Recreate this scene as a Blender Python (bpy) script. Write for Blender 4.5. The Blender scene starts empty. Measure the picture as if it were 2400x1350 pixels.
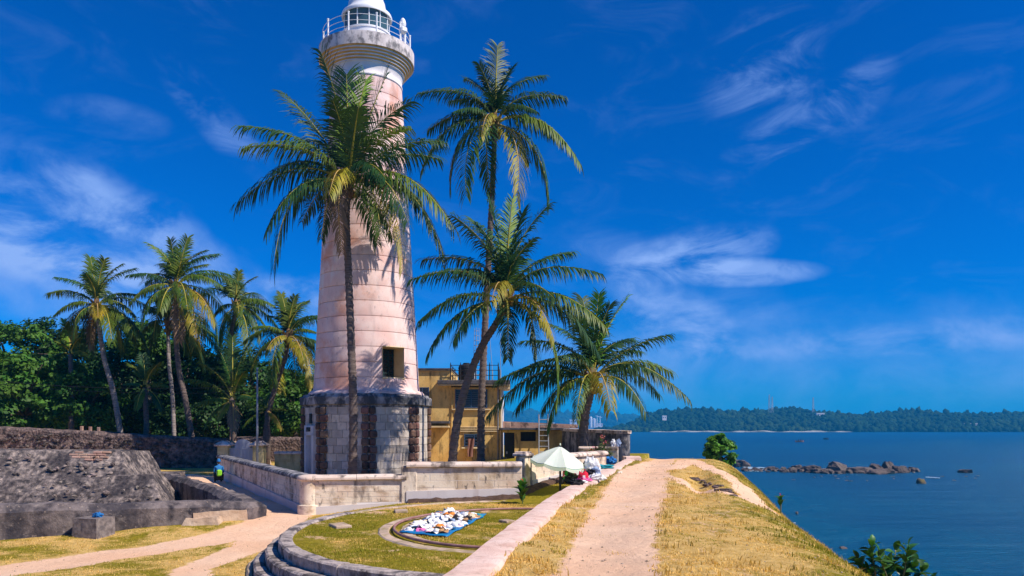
import bpy, bmesh, math, random
import numpy as np
from mathutils import Vector, Matrix, noise as mnoise

random.seed(7)
rng = np.random.default_rng(7)
C = bpy.context.scene.collection
S = bpy.context.scene
HAZE = True
R = math.radians

# ------------------------------------------------------------------ camera
EYE = 2.6            # eye height over the lighthouse yard (z = 0)
F = 1800.0           # focal length in pixels of the 2400 px wide photograph
HOR = 998.0          # pixel row of the horizon
cam_data = bpy.data.cameras.new('camera')
cam = bpy.data.objects.new('camera', cam_data)
C.objects.link(cam)
cam.location = (0, 0, EYE)
cam.rotation_euler = (R(90), 0, 0)
cam_data.sensor_width = 36
cam_data.lens = 36 * F / 2400
cam_data.shift_y = (HOR - 675) / 2400
cam_data.clip_start = 0.1
cam_data.clip_end = 30000
S.camera = cam

# ------------------------------------------------------------------ sun, sky, exposure
SUN = Vector((0.62, -0.29, 0.73)).normalized()
sd = bpy.data.lights.new('sun', 'SUN')
sd.energy = 5.0
sd.angle = R(0.5)
sd.color = (1.0, 0.91, 0.78)
so = bpy.data.objects.new('sun', sd)
C.objects.link(so)
so.location = (60, -50, 80)
so.rotation_euler = (-SUN).to_track_quat('-Z', 'Y').to_euler()

S.view_settings.view_transform = 'Standard'
S.view_settings.look = 'None'
S.view_settings.gamma = 1
S.view_settings.exposure = 0.25
S.view_settings.use_curve_mapping = False
S.cycles.max_bounces = 7
S.cycles.diffuse_bounces = 3
S.cycles.glossy_bounces = 3
S.cycles.transmission_bounces = 6
S.cycles.volume_bounces = 1
S.cycles.use_denoising = True
S.cycles.denoiser = 'OPENIMAGEDENOISE'
S.cycles.denoising_input_passes = 'RGB_ALBEDO_NORMAL'
S.cycles.denoising_prefilter = 'ACCURATE'
S.cycles.use_adaptive_sampling = True
S.cycles.adaptive_threshold = 0.01
S.cycles.sample_clamp_indirect = 6

W = bpy.data.worlds.new('World')
S.world = W
W.use_nodes = True


class NT:
    """small helper around a node tree"""
    def __init__(self, nt):
        self.nt = nt
        self.n = nt.nodes
        self.l = nt.links

    def node(self, kind, **kw):
        o = self.n.new(kind)
        for k, v in kw.items():
            setattr(o, k, v)
        return o

    def put(self, sock, v):
        if v is None:
            return
        if hasattr(v, 'is_output'):
            self.l.new(v, sock)
        else:
            if sock.type == 'RGBA' and not isinstance(v, (int, float)) and len(v) == 3:
                v = (*v, 1)
            sock.default_value = v

    def math(self, op, a, b=None, clamp=False):
        m = self.node('ShaderNodeMath', operation=op, use_clamp=clamp)
        self.put(m.inputs[0], a)
        self.put(m.inputs[1], b)
        return m.outputs[0]

    def vmath(self, op, a, b=None):
        m = self.node('ShaderNodeVectorMath', operation=op)
        self.put(m.inputs[0], a)
        self.put(m.inputs[1], b)
        return m.outputs['Value'] if op in ('DOT_PRODUCT', 'LENGTH', 'DISTANCE') else m.outputs[0]

    def noise(self, vec, scale, detail=6, rough=0.55, dist=0.0, lac=2.0):
        m = self.node('ShaderNodeTexNoise')
        self.put(m.inputs['Vector'], vec)
        m.inputs['Scale'].default_value = scale
        m.inputs['Detail'].default_value = detail
        m.inputs['Roughness'].default_value = rough
        m.inputs['Distortion'].default_value = dist
        m.inputs['Lacunarity'].default_value = lac
        return m.outputs['Fac']

    def map(self, v, lo, hi, a=0.0, b=1.0, smooth=True):
        m = self.node('ShaderNodeMapRange', interpolation_type='SMOOTHSTEP' if smooth else 'LINEAR')
        self.put(m.inputs['Value'], v)
        m.inputs['From Min'].default_value = lo
        m.inputs['From Max'].default_value = hi
        m.inputs['To Min'].default_value = a
        m.inputs['To Max'].default_value = b
        return m.outputs[0]

    def mix(self, f, a, b, kind='MIX'):
        m = self.node('ShaderNodeMix', data_type='RGBA', blend_type=kind)
        self.put(m.inputs['Factor'], f)
        self.put(m.inputs[6], a)
        self.put(m.inputs[7], b)
        return m.outputs[2]

    def scale(self, vec, s):
        m = self.node('ShaderNodeMapping')
        self.put(m.inputs['Vector'], vec)
        m.inputs['Scale'].default_value = s
        return m.outputs[0]


def build_world():
    t = NT(W.node_tree)
    t.n.clear()
    out = t.node('ShaderNodeOutputWorld')
    bg = t.node('ShaderNodeBackground')
    bg.inputs['Strength'].default_value = 0.105
    t.l.new(bg.outputs[0], out.inputs[0])
    sky = t.node('ShaderNodeTexSky', sky_type='NISHITA')
    sky.sun_disc = False
    sky.sun_elevation = math.asin(SUN.z)
    sky.sun_rotation = math.atan2(SUN.x, SUN.y)
    sky.altitude = 10
    sky.air_density = 1.0
    sky.dust_density = 0.25
    sky.ozone_density = 3.0
    d = t.node('ShaderNodeTexCoord').outputs['Generated']
    # a polarised, very clear tropical sky: the blue is deeper than the plain model
    col = t.mix(1.0, sky.outputs[0], (0.002, 0.385, 1.0), 'MULTIPLY')
    sep = t.node('ShaderNodeSeparateXYZ')
    t.l.new(d, sep.inputs[0])
    z = sep.outputs['Z']
    # clouds: wisps drawn out by the wind plus some loose banks low over the horizon
    st = t.node('ShaderNodeMapping')
    t.l.new(d, st.inputs['Vector'])
    st.inputs['Rotation'].default_value = (0, R(-24), 0)
    st.inputs['Scale'].default_value = (3.0, 3.0, 7.5)
    wisp = t.noise(st.outputs[0], 2.6, 9, 0.62, 0.9)
    puff = t.noise(t.scale(d, (1, 1, 1.7)), 9.0, 9, 0.58, 0.35)
    warp = t.noise(d, 5.0, 5, 0.6)

    def ray(px, py):
        return Vector(((px - 1200) / F, 1.0, (HOR - py) / F)).normalized()

    def blob(px, py, wx, wy, ang, tex, lo, hi, gain):
        c = ray(px, py)
        e1 = Vector((0, 0, 1)).cross(c).normalized() * -1
        e2 = e1.cross(c).normalized()
        if e2.z < 0:
            e2 = -e2
        a = R(ang)
        f1 = e1 * math.cos(a) + e2 * math.sin(a)
        f2 = -e1 * math.sin(a) + e2 * math.cos(a)
        k = F * c.y
        rel = t.vmath('SUBTRACT', d, tuple(c))
        p = t.math('MULTIPLY', t.vmath('DOT_PRODUCT', rel, tuple(f1)), k / wx)
        q = t.math('MULTIPLY', t.vmath('DOT_PRODUCT', rel, tuple(f2)), k / wy)
        r2 = t.math('ADD', t.math('MULTIPLY', p, p), t.math('MULTIPLY', q, q))
        r2 = t.math('ADD', r2, t.map(warp, 0.3, 0.7, -0.45, 0.45, False))
        m = t.map(r2, 0.0, 1.15, 1.0, 0.0)
        return t.math('MULTIPLY', t.math('MULTIPLY', m, t.map(tex, lo, hi)), gain)
    parts = [
        blob(130, 520, 330, 105, -17, puff, 0.36, 0.64, 0.95),
        blob(60, 640, 340, 90, -10, puff, 0.30, 0.75, 0.55),
        blob(470, 640, 330, 60, -14, wisp, 0.3, 0.8, 0.35),
        blob(500, 270, 150, 40, -45, wisp, 0.35, 0.75, 0.5),
        blob(260, 275, 90, 32, 0, puff, 0.35, 0.8, 0.35),
        blob(1600, 605, 200, 62, 12, wisp, 0.32, 0.66, 0.70),
        blob(1560, 660, 300, 90, -20, wisp, 0.25, 0.8, 0.35),
        blob(1730, 640, 170, 30, -2, wisp, 0.2, 0.5, 0.75),
        blob(1560, 740, 190, 80, -25, puff, 0.36, 0.66, 0.75),
        blob(1760, 150, 130, 100, 35, wisp, 0.4, 0.75, 0.45),
        blob(1840, 305, 130, 50, 28, wisp, 0.38, 0.75, 0.5),
        blob(2010, 220, 80, 45, 40, wisp, 0.4, 0.75, 0.4),
        blob(2020, 800, 330, 38, 1, puff, 0.30, 0.66, 0.48),
        blob(1900, 850, 600, 130, 0, puff, 0.2, 0.85, 0.45),
        blob(700, 700, 220, 60, 0, puff, 0.38, 0.64, 0.85),
        blob(1250, 830, 500, 90, 0, puff, 0.25, 0.8, 0.35),
    ]
    s = parts[0]
    for p in parts[1:]:
        s = t.math('ADD', s, p)
    # thin veil that is everywhere in the sky, also behind the camera
    veil = t.math('MULTIPLY', t.map(wisp, 0.48, 0.82), 0.09)
    veil = t.math('MULTIPLY', veil, t.map(z, 0.02, 0.15))
    s = t.math('ADD', s, veil, True)
    cloud = (2.2, 3.7, 7.6)
    col = t.mix(s, col, cloud)
    t.l.new(col, bg.inputs['Color'])


build_world()


# ------------------------------------------------------------------ materials
def material(name, cols, scale=3.0, detail=7, rough=0.85, bump=0.3, bscale=30.0, stretch=(1, 1, 1), stains=(), spec=0.3,
             lo=0.32, hi=0.68, coord='world', rand=0.0, metallic=0.0, translucent=0.0, tint=None, bdist=0.02, voronoi=0):
    m = bpy.data.materials.new(name)
    m.use_nodes = True
    t = NT(m.node_tree)
    b = t.n['Principled BSDF']
    if coord == 'world':
        p = t.node('ShaderNodeNewGeometry').outputs['Position']
    else:
        p = t.node('ShaderNodeTexCoord').outputs['Object']
    ps = t.scale(p, stretch)
    if isinstance(cols[0], (int, float)):
        cols = [cols]
    col = cols[0]
    if len(cols) > 1:
        nf = t.noise(ps, scale, detail)
        if len(cols) == 2:
            col = t.mix(t.map(nf, lo, hi), cols[0], cols[1])
        else:
            rp = t.node('ShaderNodeValToRGB')
            t.l.new(nf, rp.inputs[0])
            els = rp.color_ramp.elements
            for i, c in enumerate(cols):
                pos = lo + (hi - lo) * i / (len(cols) - 1)
                e = els[i] if i < 2 else els.new(pos)
                e.position = pos
                e.color = (*c, 1)
            col = rp.outputs[0]
    elif len(col) == 3:
        col = (*col, 1)
    for i, (sc, sscale, slo, shi, sstretch, amount) in enumerate(stains):
        nv = t.noise(t.scale(t.vmath('ADD', p, (13.1 * (i + 1), 7.7, 3.3)), sstretch), sscale, 7, 0.62)
        col = t.mix(t.math('MULTIPLY', t.map(nv, slo, shi), amount), col, sc)
    if tint:
        a = t.node('ShaderNodeAttribute', attribute_name=tint)
        col = t.mix(1.0, col, a.outputs['Color'], 'MULTIPLY')
    if rand:
        oi = t.node('ShaderNodeObjectInfo')
        hsv = t.node('ShaderNodeHueSaturation')
        t.put(hsv.inputs['Color'], col)
        t.put(hsv.inputs['Value'], t.map(oi.outputs['Random'], 0, 1, 1 - rand, 1 + rand, False))
        t.put(hsv.inputs['Hue'], t.map(t.math('FRACT', t.math('MULTIPLY', oi.outputs['Random'], 7.31)), 0, 1, 0.5 - rand * 0.05, 0.5 + rand * 0.05, False))
        col = hsv.outputs[0]
    t.put(b.inputs['Base Color'], col)
    b.inputs['Roughness'].default_value = rough
    b.inputs['Specular IOR Level'].default_value = spec
    b.inputs['Metallic'].default_value = metallic
    if bump:
        bn = t.node('ShaderNodeBump')
        bn.inputs['Strength'].default_value = bump
        bn.inputs['Distance'].default_value = bdist
        h = t.noise(ps, bscale, 8, 0.65)
        if voronoi:
            v = t.node('ShaderNodeTexVoronoi')
            t.put(v.inputs['Vector'], p)
            v.inputs['Scale'].default_value = voronoi
            h = t.math('ADD', h, v.outputs['Distance'])
        t.put(bn.inputs['Height'], h)
        t.l.new(bn.outputs[0], b.inputs['Normal'])
    if translucent:
        tr = t.node('ShaderNodeBsdfTranslucent')
        t.put(tr.inputs['Color'], t.mix(1.0, col, (1.5, 1.5, 0.5), 'MULTIPLY'))
        mx = t.node('ShaderNodeMixShader')
        mx.inputs[0].default_value = translucent
        t.l.new(b.outputs[0], mx.inputs[1])
        t.l.new(tr.outputs[0], mx.inputs[2])
        t.l.new(mx.outputs[0], t.n['Material Output'].inputs[0])
    return m


M = {}
V = (1, 1, 0.16)   # vertical streaks
M['plaster'] = material('pink_plaster', [(0.74, 0.45, 0.41), (0.84, 0.64, 0.61), (0.78, 0.52, 0.48)], 0.55, bump=0.35, bscale=22, rough=0.9, spec=0.15,
                        stains=[((0.66, 0.27, 0.15), 0.5, 0.50, 0.66, (1, 1, 1), 0.65), ((0.34, 0.25, 0.26), 1.2, 0.50, 0.72, (1, 1, 0.35), 0.5),
                                ((0.80, 0.76, 0.76), 0.8, 0.56, 0.68, (1, 1, 0.4), 0.6), ((0.08, 0.065, 0.08), 8, 0.58, 0.72, (1, 1, 0.35), 0.4)])
M['plaster_white'] = material('white_plaster', [(0.78, 0.72, 0.72), (0.62, 0.58, 0.62)], 1.2, bump=0.25, rough=0.85,
                              stains=[((0.30, 0.22, 0.2), 2.2, 0.58, 0.72, V, 0.35)])
M['ochre_trim'] = material('ochre_trim', [(0.76, 0.48, 0.17), (0.62, 0.36, 0.12)], 2, rough=0.8, bump=0.2)
M['gallery'] = material('gallery_concrete', [(0.58, 0.51, 0.50), (0.76, 0.68, 0.66)], 1.4, rough=0.9, bump=0.4,
                        stains=[((0.07, 0.07, 0.08), 1.6, 0.48, 0.62, (1, 1, 0.6), 0.8)])
M['white_paint'] = material('white_paint', [(0.80, 0.80, 0.82), (0.74, 0.74, 0.77)], 3, rough=0.45, bump=0.05, spec=0.4,
                            stains=[((0.42, 0.25, 0.18), 5, 0.66, 0.78, V, 0.35)])
M['cornice'] = material('weathered_cornice', [(0.20, 0.19, 0.21), (0.42, 0.39, 0.39)], 1.8, rough=0.92, bump=0.5,
                        stains=[((0.04, 0.045, 0.06), 2.6, 0.40, 0.58, (1, 1, 0.6), 0.9), ((0.7, 0.66, 0.64), 5, 0.62, 0.72, (1, 1, 0.4), 0.5)])
M['ashlar'] = material('grey_ashlar', [(0.38, 0.335, 0.30), (0.58, 0.51, 0.455), (0.47, 0.39, 0.32)], 1.2, rough=0.92, bump=0.5, bscale=18, rand=0.22,
                       stains=[((0.10, 0.09, 0.09), 2.4, 0.52, 0.70, (1, 1, 0.5), 0.55)])
M['mortar'] = material('pale_mortar', [(0.72, 0.66, 0.60), (0.50, 0.45, 0.42)], 3, rough=0.95, bump=0.3)
M['quoin'] = material('dark_quoin', [(0.055, 0.04, 0.04), (0.19, 0.105, 0.08), (0.10, 0.065, 0.06)], 4, rough=0.95, bump=0.8, bscale=14, rand=0.45, bdist=0.05)
M['door_grey'] = material('grey_door_paint', [(0.40, 0.42, 0.48), (0.34, 0.36, 0.42)], 2, rough=0.6, bump=0.1,
                          stains=[((0.18, 0.17, 0.2), 3, 0.55, 0.7, V, 0.5)])
M['surround'] = material('white_door_surround', [(0.62, 0.62, 0.66), (0.52, 0.52, 0.58)], 2, rough=0.8, bump=0.15,
                         stains=[((0.25, 0.2, 0.2), 3, 0.55, 0.72, V, 0.5)])
M['black'] = material('black_paint', [(0.012, 0.012, 0.014), (0.02, 0.02, 0.024)], 4, rough=0.6, bump=0.1)
M['ink'] = material('sign_ink', [(0.015, 0.015, 0.02)], rough=0.7, bump=0)
M['shutter_green'] = material('dark_green_shutter', [(0.012, 0.03, 0.035), (0.02, 0.045, 0.05)], 3, rough=0.45, bump=0.1)
M['glass_dark'] = material('dark_glass', [(0.01, 0.014, 0.02)], rough=0.08, bump=0, spec=0.6)
M['compound'] = material('stained_compound_block', [(0.72, 0.55, 0.41), (0.84, 0.71, 0.56), (0.66, 0.49, 0.36)], 1.0, rough=0.93, bump=0.5, bscale=20, rand=0.07,
                         stains=[((0.15, 0.11, 0.09), 1.5, 0.51, 0.66, (1, 1, 0.40), 0.85), ((0.42, 0.27, 0.13), 0.9, 0.52, 0.70, V, 0.55),
                                 ((0.36, 0.24, 0.14), 3.0, 0.50, 0.64, (0.6, 0.6, 1), 0.65), ((0.045, 0.04, 0.04), 5.2, 0.57, 0.67, (1, 1, 0.5), 0.8)])
M['coping'] = material('stained_coping', [(0.66, 0.50, 0.41), (0.78, 0.64, 0.54)], 1.5, rough=0.93, bump=0.5,
                       stains=[((0.07, 0.055, 0.05), 1.5, 0.49, 0.62, (1, 1, 1), 0.85), ((0.03, 0.03, 0.03), 6, 0.55, 0.68, (1, 1, 0.3), 0.6)])
M['plinth'] = material('pale_plinth_render', [(0.60, 0.54, 0.53), (0.68, 0.62, 0.60)], 1.3, rough=0.9, bump=0.25,
                       stains=[((0.34, 0.24, 0.2), 1.8, 0.55, 0.72, V, 0.6)])
M['moss_wall'] = material('mossy_block', [(0.46, 0.36, 0.16), (0.58, 0.48, 0.26), (0.34, 0.30, 0.12)], 2.0, rough=0.93, bump=0.4, rand=0.1,
                          stains=[((0.12, 0.10, 0.05), 2.4, 0.52, 0.68, V, 0.6)])
M['old_stone'] = material('blackened_rampart_stone', [(0.040, 0.031, 0.033), (0.15, 0.105, 0.095), (0.30, 0.21, 0.18)], 4.2, detail=10, rough=0.96, bump=1.0, bscale=9,
                          bdist=0.06, lo=0.34, hi=0.72, voronoi=7,
                          stains=[((0.42, 0.31, 0.25), 1.7, 0.62, 0.72, (1, 1, 1), 0.6), ((0.30, 0.20, 0.15), 9, 0.60, 0.70, (1, 1, 1), 0.6)])
M['glacis'] = material('mottled_coral_stone', [(0.040, 0.035, 0.036), (0.18, 0.145, 0.135), (0.42, 0.335, 0.29)], 5.0, detail=11, rough=0.96, bump=1.0, bscale=8, bdist=0.06,
                       lo=0.34, hi=0.70, voronoi=6,
                       stains=[((0.50, 0.40, 0.33), 6.0, 0.57, 0.66, (1, 1, 1.6), 0.6), ((0.028, 0.024, 0.03), 0.9, 0.46, 0.62, (1, 1, 0.7), 0.8)])
M['dark_set_stone'] = material('blackened_field_stone', [(0.022, 0.018, 0.02), (0.12, 0.092, 0.085), (0.05, 0.04, 0.04)], 3.0, detail=9, rough=0.95, bump=0.9, bscale=12, bdist=0.04, rand=0.6)
M['set_stone'] = material('weathered_field_stone', [(0.05, 0.042, 0.042), (0.26, 0.205, 0.18), (0.12, 0.095, 0.088)], 3.0, detail=9, rough=0.95, bump=0.9, bscale=12, bdist=0.04, rand=0.5)
M['parapet'] = material('dark_lime_render', [(0.030, 0.027, 0.035), (0.19, 0.155, 0.15), (0.07, 0.058, 0.062)], 2.4, detail=10, rough=0.95, bump=0.8, bscale=12, bdist=0.04,
                        stains=[((0.028, 0.026, 0.035), 0.9, 0.45, 0.62, (1, 1, 0.5), 0.8), ((0.45, 0.35, 0.28), 11, 0.60, 0.70, (1, 1, 1), 0.6), ((0.30, 0.25, 0.23), 2.2, 0.52, 0.66, (1, 1, 1), 0.5)])
M['patch'] = material('exposed_coral_block', [(0.46, 0.32, 0.22), (0.60, 0.45, 0.33)], 3, rough=0.95, bump=0.8, bscale=10, bdist=0.04,
                      stains=[((0.15, 0.10, 0.08), 4, 0.58, 0.70, (1, 1, 1), 0.6)])
M['red_brick'] = material('old_red_brick', [(0.30, 0.17, 0.125), (0.42, 0.27, 0.21)], 4, rough=0.95, bump=0.5, rand=0.2)
M['step_stone'] = material('worn_step_stone', [(0.20, 0.165, 0.16), (0.46, 0.385, 0.35), (0.28, 0.225, 0.21)], 5, detail=10, rough=0.94, bump=0.9, bscale=10, bdist=0.04, rand=0.10,
                           stains=[((0.035, 0.03, 0.034), 2.2, 0.46, 0.60, (1, 1, 1), 0.85), ((0.62, 0.52, 0.47), 9, 0.58, 0.68, (1, 1, 1), 0.5)])
M['kerb_stone'] = material('pale_kerb_stone', [(0.40, 0.29, 0.21), (0.56, 0.42, 0.32)], 3, rough=0.94, bump=0.5, rand=0.12,
                           stains=[((0.26, 0.21, 0.06), 4, 0.48, 0.62, (1, 1, 1), 0.7)])
M['curb'] = material('pink_curb_render', [(0.66, 0.43, 0.35), (0.76, 0.54, 0.45), (0.60, 0.38, 0.30)], 2.2, detail=9, rough=0.95, bump=0.6, bscale=25,
                     stains=[((0.34, 0.24, 0.18), 5, 0.56, 0.68, (1, 1, 1), 0.5), ((0.80, 0.62, 0.54), 1.6, 0.5, 0.62, (1, 1, 1), 0.6), ((0.22, 0.16, 0.12), 14, 0.60, 0.70, (1, 1, 1), 0.6)])
M['iron'] = material('rusty_iron_rail', [(0.24, 0.11, 0.10), (0.36, 0.19, 0.17)], 6, rough=0.6, bump=0.3, spec=0.5)
M['yellow'] = material('yellow_house_wall', [(0.72, 0.44, 0.13), (0.80, 0.53, 0.19), (0.66, 0.39, 0.12)], 0.9, rough=0.92, bump=0.3,
                       stains=[((0.36, 0.22, 0.08), 1.3, 0.48, 0.66, (1, 1, 0.35), 0.7), ((0.10, 0.07, 0.04), 3.2, 0.56, 0.68, V, 0.7), ((0.09, 0.065, 0.05), 12, 0.59, 0.69, (1, 1, 0.6), 0.55)])
M['cream'] = material('cream_trim', [(0.70, 0.55, 0.34), (0.62, 0.46, 0.26)], 2, rough=0.85, bump=0.15,
                      stains=[((0.2, 0.14, 0.09), 3, 0.56, 0.7, V, 0.5)])
M['roof_dark'] = material('blackened_roof_slab', [(0.035, 0.035, 0.042), (0.11, 0.10, 0.11)], 2.5, rough=0.9, bump=0.4)
M['blue_frame'] = material('blue_window_paint', [(0.035, 0.07, 0.15), (0.05, 0.09, 0.18)], 3, rough=0.55, bump=0.05)
M['roof_red'] = material('reddish_roof_edge', [(0.50, 0.28, 0.20), (0.62, 0.40, 0.30)], 2, rough=0.9, bump=0.3,
                         stains=[((0.06, 0.05, 0.05), 2, 0.5, 0.64, (1, 1, 1), 0.8)])
M['brown_cloth'] = material('brown_cloth', [(0.20, 0.09, 0.07), (0.26, 0.12, 0.09)], 5, rough=0.9, bump=0.2)
M['maroon'] = material('maroon_cloth', [(0.20, 0.012, 0.02), (0.14, 0.01, 0.015)], 8, rough=0.9, bump=0.2)
M['metal'] = material('galvanised_steel', [(0.42, 0.43, 0.46), (0.36, 0.37, 0.40)], 4, rough=0.5, bump=0.05, metallic=0.3)
M['pole_grey'] = material('grey_pole_paint', [(0.22, 0.24, 0.28), (0.28, 0.30, 0.34)], 4, rough=0.55, bump=0.05)
M['black_metal'] = material('black_metal', [(0.018, 0.018, 0.022), (0.03, 0.028, 0.03)], 4, rough=0.5, bump=0.05)
M['umbrella'] = material('mint_umbrella_cloth', [(0.80, 0.88, 0.83), (0.86, 0.90, 0.87)], 3, rough=0.8, bump=0.1, translucent=0.35, coord='object')
M['umbrella_trim'] = material('umbrella_trim', [(0.55, 0.52, 0.25), (0.22, 0.5, 0.38)], 9, rough=0.8, bump=0, coord='object')
M['skin'] = material('brown_skin', [(0.19, 0.085, 0.05), (0.22, 0.10, 0.06)], 8, rough=0.6, bump=0.05)
M['hair'] = material('black_hair', [(0.008, 0.007, 0.008)], rough=0.5, bump=0.2)
for nm, c in dict(white=(0.82, 0.80, 0.78), cream=(0.78, 0.62, 0.42), orange=(0.80, 0.26, 0.04), pink=(0.80, 0.16, 0.40), black=(0.02, 0.018, 0.022), blue=(0.02, 0.16, 0.42),
                  teal=(0.02, 0.30, 0.36), red=(0.70, 0.02, 0.05), green=(0.03, 0.26, 0.07), tan=(0.50, 0.28, 0.13), bluegrey=(0.28, 0.36, 0.52), lime=(0.25, 0.62, 0.03)).items():
    M['cloth_' + nm] = material(nm + '_cloth', [c, tuple(v * 0.86 for v in c)], 9, rough=0.85, bump=0.3, bscale=60, bdist=0.005)
M['tarp'] = material('blue_tarpaulin', [(0.01, 0.15, 0.40), (0.015, 0.22, 0.48)], 5, rough=0.45, bump=0.3, bscale=12)
M['granite'] = material('rough_granite_block', [(0.12, 0.10, 0.10), (0.24, 0.20, 0.19)], 9, detail=9, rough=0.95, bump=0.7, bscale=22)
M['earth'] = material('dark_soil', [(0.06, 0.035, 0.025), (0.12, 0.07, 0.05)], 6, rough=1, bump=0.9, bscale=16, bdist=0.05)
M['sea_rock'] = material('dark_sea_rock', [(0.03, 0.026, 0.028), (0.13, 0.10, 0.09), (0.07, 0.055, 0.05)], 0.8, detail=10, rough=0.9, bump=0.9, bscale=2.5, bdist=0.25, rand=0.25)
M['moss_rock'] = material('mossy_sea_rock', [(0.20, 0.16, 0.06), (0.12, 0.085, 0.06)], 1.2, rough=0.9, bump=0.9, bscale=3, bdist=0.2)
M['trunk'] = material('palm_trunk_bark', [(0.075, 0.055, 0.05), (0.19, 0.145, 0.13), (0.11, 0.08, 0.07)], 2.2, detail=9, rough=0.95, bump=0.9, bscale=14, stretch=(1, 1, 5), bdist=0.05)
M['trunk_pale'] = material('pale_palm_bark', [(0.20, 0.165, 0.15), (0.36, 0.31, 0.29)], 2.2, detail=9, rough=0.95, bump=0.9, bscale=14, stretch=(1, 1, 5), bdist=0.03)
M['bark'] = material('grey_bark', [(0.07, 0.055, 0.045), (0.13, 0.105, 0.085)], 3, rough=0.95, bump=0.8, bscale=12)
M['rachis'] = material('frond_midrib', [(0.42, 0.34, 0.05), (0.30, 0.28, 0.04)], 3, rough=0.5, bump=0)
M['rachis_old'] = material('old_frond_midrib', [(0.48, 0.30, 0.09), (0.34, 0.22, 0.08)], 3, rough=0.6, bump=0)
LF = dict(scale=1.3, bump=0, rough=0.5, spec=0.28, translucent=0.16, rand=0.22)
M['frond_green'] = material('green_palm_leaf', [(0.018, 0.062, 0.022), (0.045, 0.105, 0.022)], **LF)
M['frond_mid'] = material('mid_green_palm_leaf', [(0.055, 0.115, 0.014), (0.115, 0.155, 0.016)], **LF)
M['frond_yellow'] = material('yellowing_palm_leaf', [(0.16, 0.17, 0.015), (0.36, 0.27, 0.02)], **LF)
M['frond_young'] = material('young_palm_leaf', [(0.12, 0.27, 0.025), (0.22, 0.36, 0.05)], **LF)
M['frond_dry'] = material('dry_palm_leaf', [(0.28, 0.19, 0.11), (0.17, 0.11, 0.07)], **dict(LF, translucent=0.05, rough=0.7))
M['coconut'] = material('coconut_husk', [(0.30, 0.17, 0.03), (0.24, 0.19, 0.03)], 4, rough=0.6, bump=0.1, rand=0.2)
M['fibre'] = material('crown_fibre', [(0.10, 0.06, 0.03), (0.18, 0.11, 0.05)], 9, rough=0.95, bump=0.6)
LT = dict(scale=0.9, bump=0, rough=0.55, spec=0.22, translucent=0.18, tint='tint')
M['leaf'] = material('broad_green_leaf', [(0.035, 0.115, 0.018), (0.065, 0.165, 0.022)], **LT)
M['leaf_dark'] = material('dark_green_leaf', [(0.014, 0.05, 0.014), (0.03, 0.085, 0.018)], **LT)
M['leaf_bush'] = material('glossy_bush_leaf', [(0.05, 0.17, 0.015), (0.10, 0.26, 0.03)], **LT)
M['leaf_big'] = material('large_bush_leaf', [(0.03, 0.10, 0.02), (0.055, 0.15, 0.025)], scale=6, bump=0, rough=0.42, spec=0.28, translucent=0.2, rand=0.35)
M['flower_red'] = material('red_flower', [(0.62, 0.02, 0.03)], rough=0.6, bump=0, translucent=0.2)
M['flower_pink'] = material('pink_flower', [(0.75, 0.17, 0.33), (0.80, 0.3, 0.45)], 20, rough=0.6, bump=0, translucent=0.2)
M['stem'] = material('green_stem', [(0.10, 0.14, 0.04), (0.16, 0.12, 0.06)], 6, rough=0.7, bump=0)
M['forest'] = material('far_forest', [(0.003, 0.018, 0.011), (0.014, 0.044, 0.018)], 0.05, detail=8, rough=0.95, bump=0, spec=0.1, stains=[((0.030, 0.060, 0.018), 0.012, 0.5, 0.66, (1, 1, 1), 0.7)])
M['sand_far'] = material('far_beach_sand', [(0.34, 0.33, 0.31), (0.07, 0.08, 0.07)], 0.05, lo=.42, hi=.6, rough=0.95, bump=0)
M['foam'] = material('sea_foam', [(0.55, 0.64, 0.70), (0.16, 0.32, 0.42)], 0.8, rough=0.8, bump=0.3, bscale=3)


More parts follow.
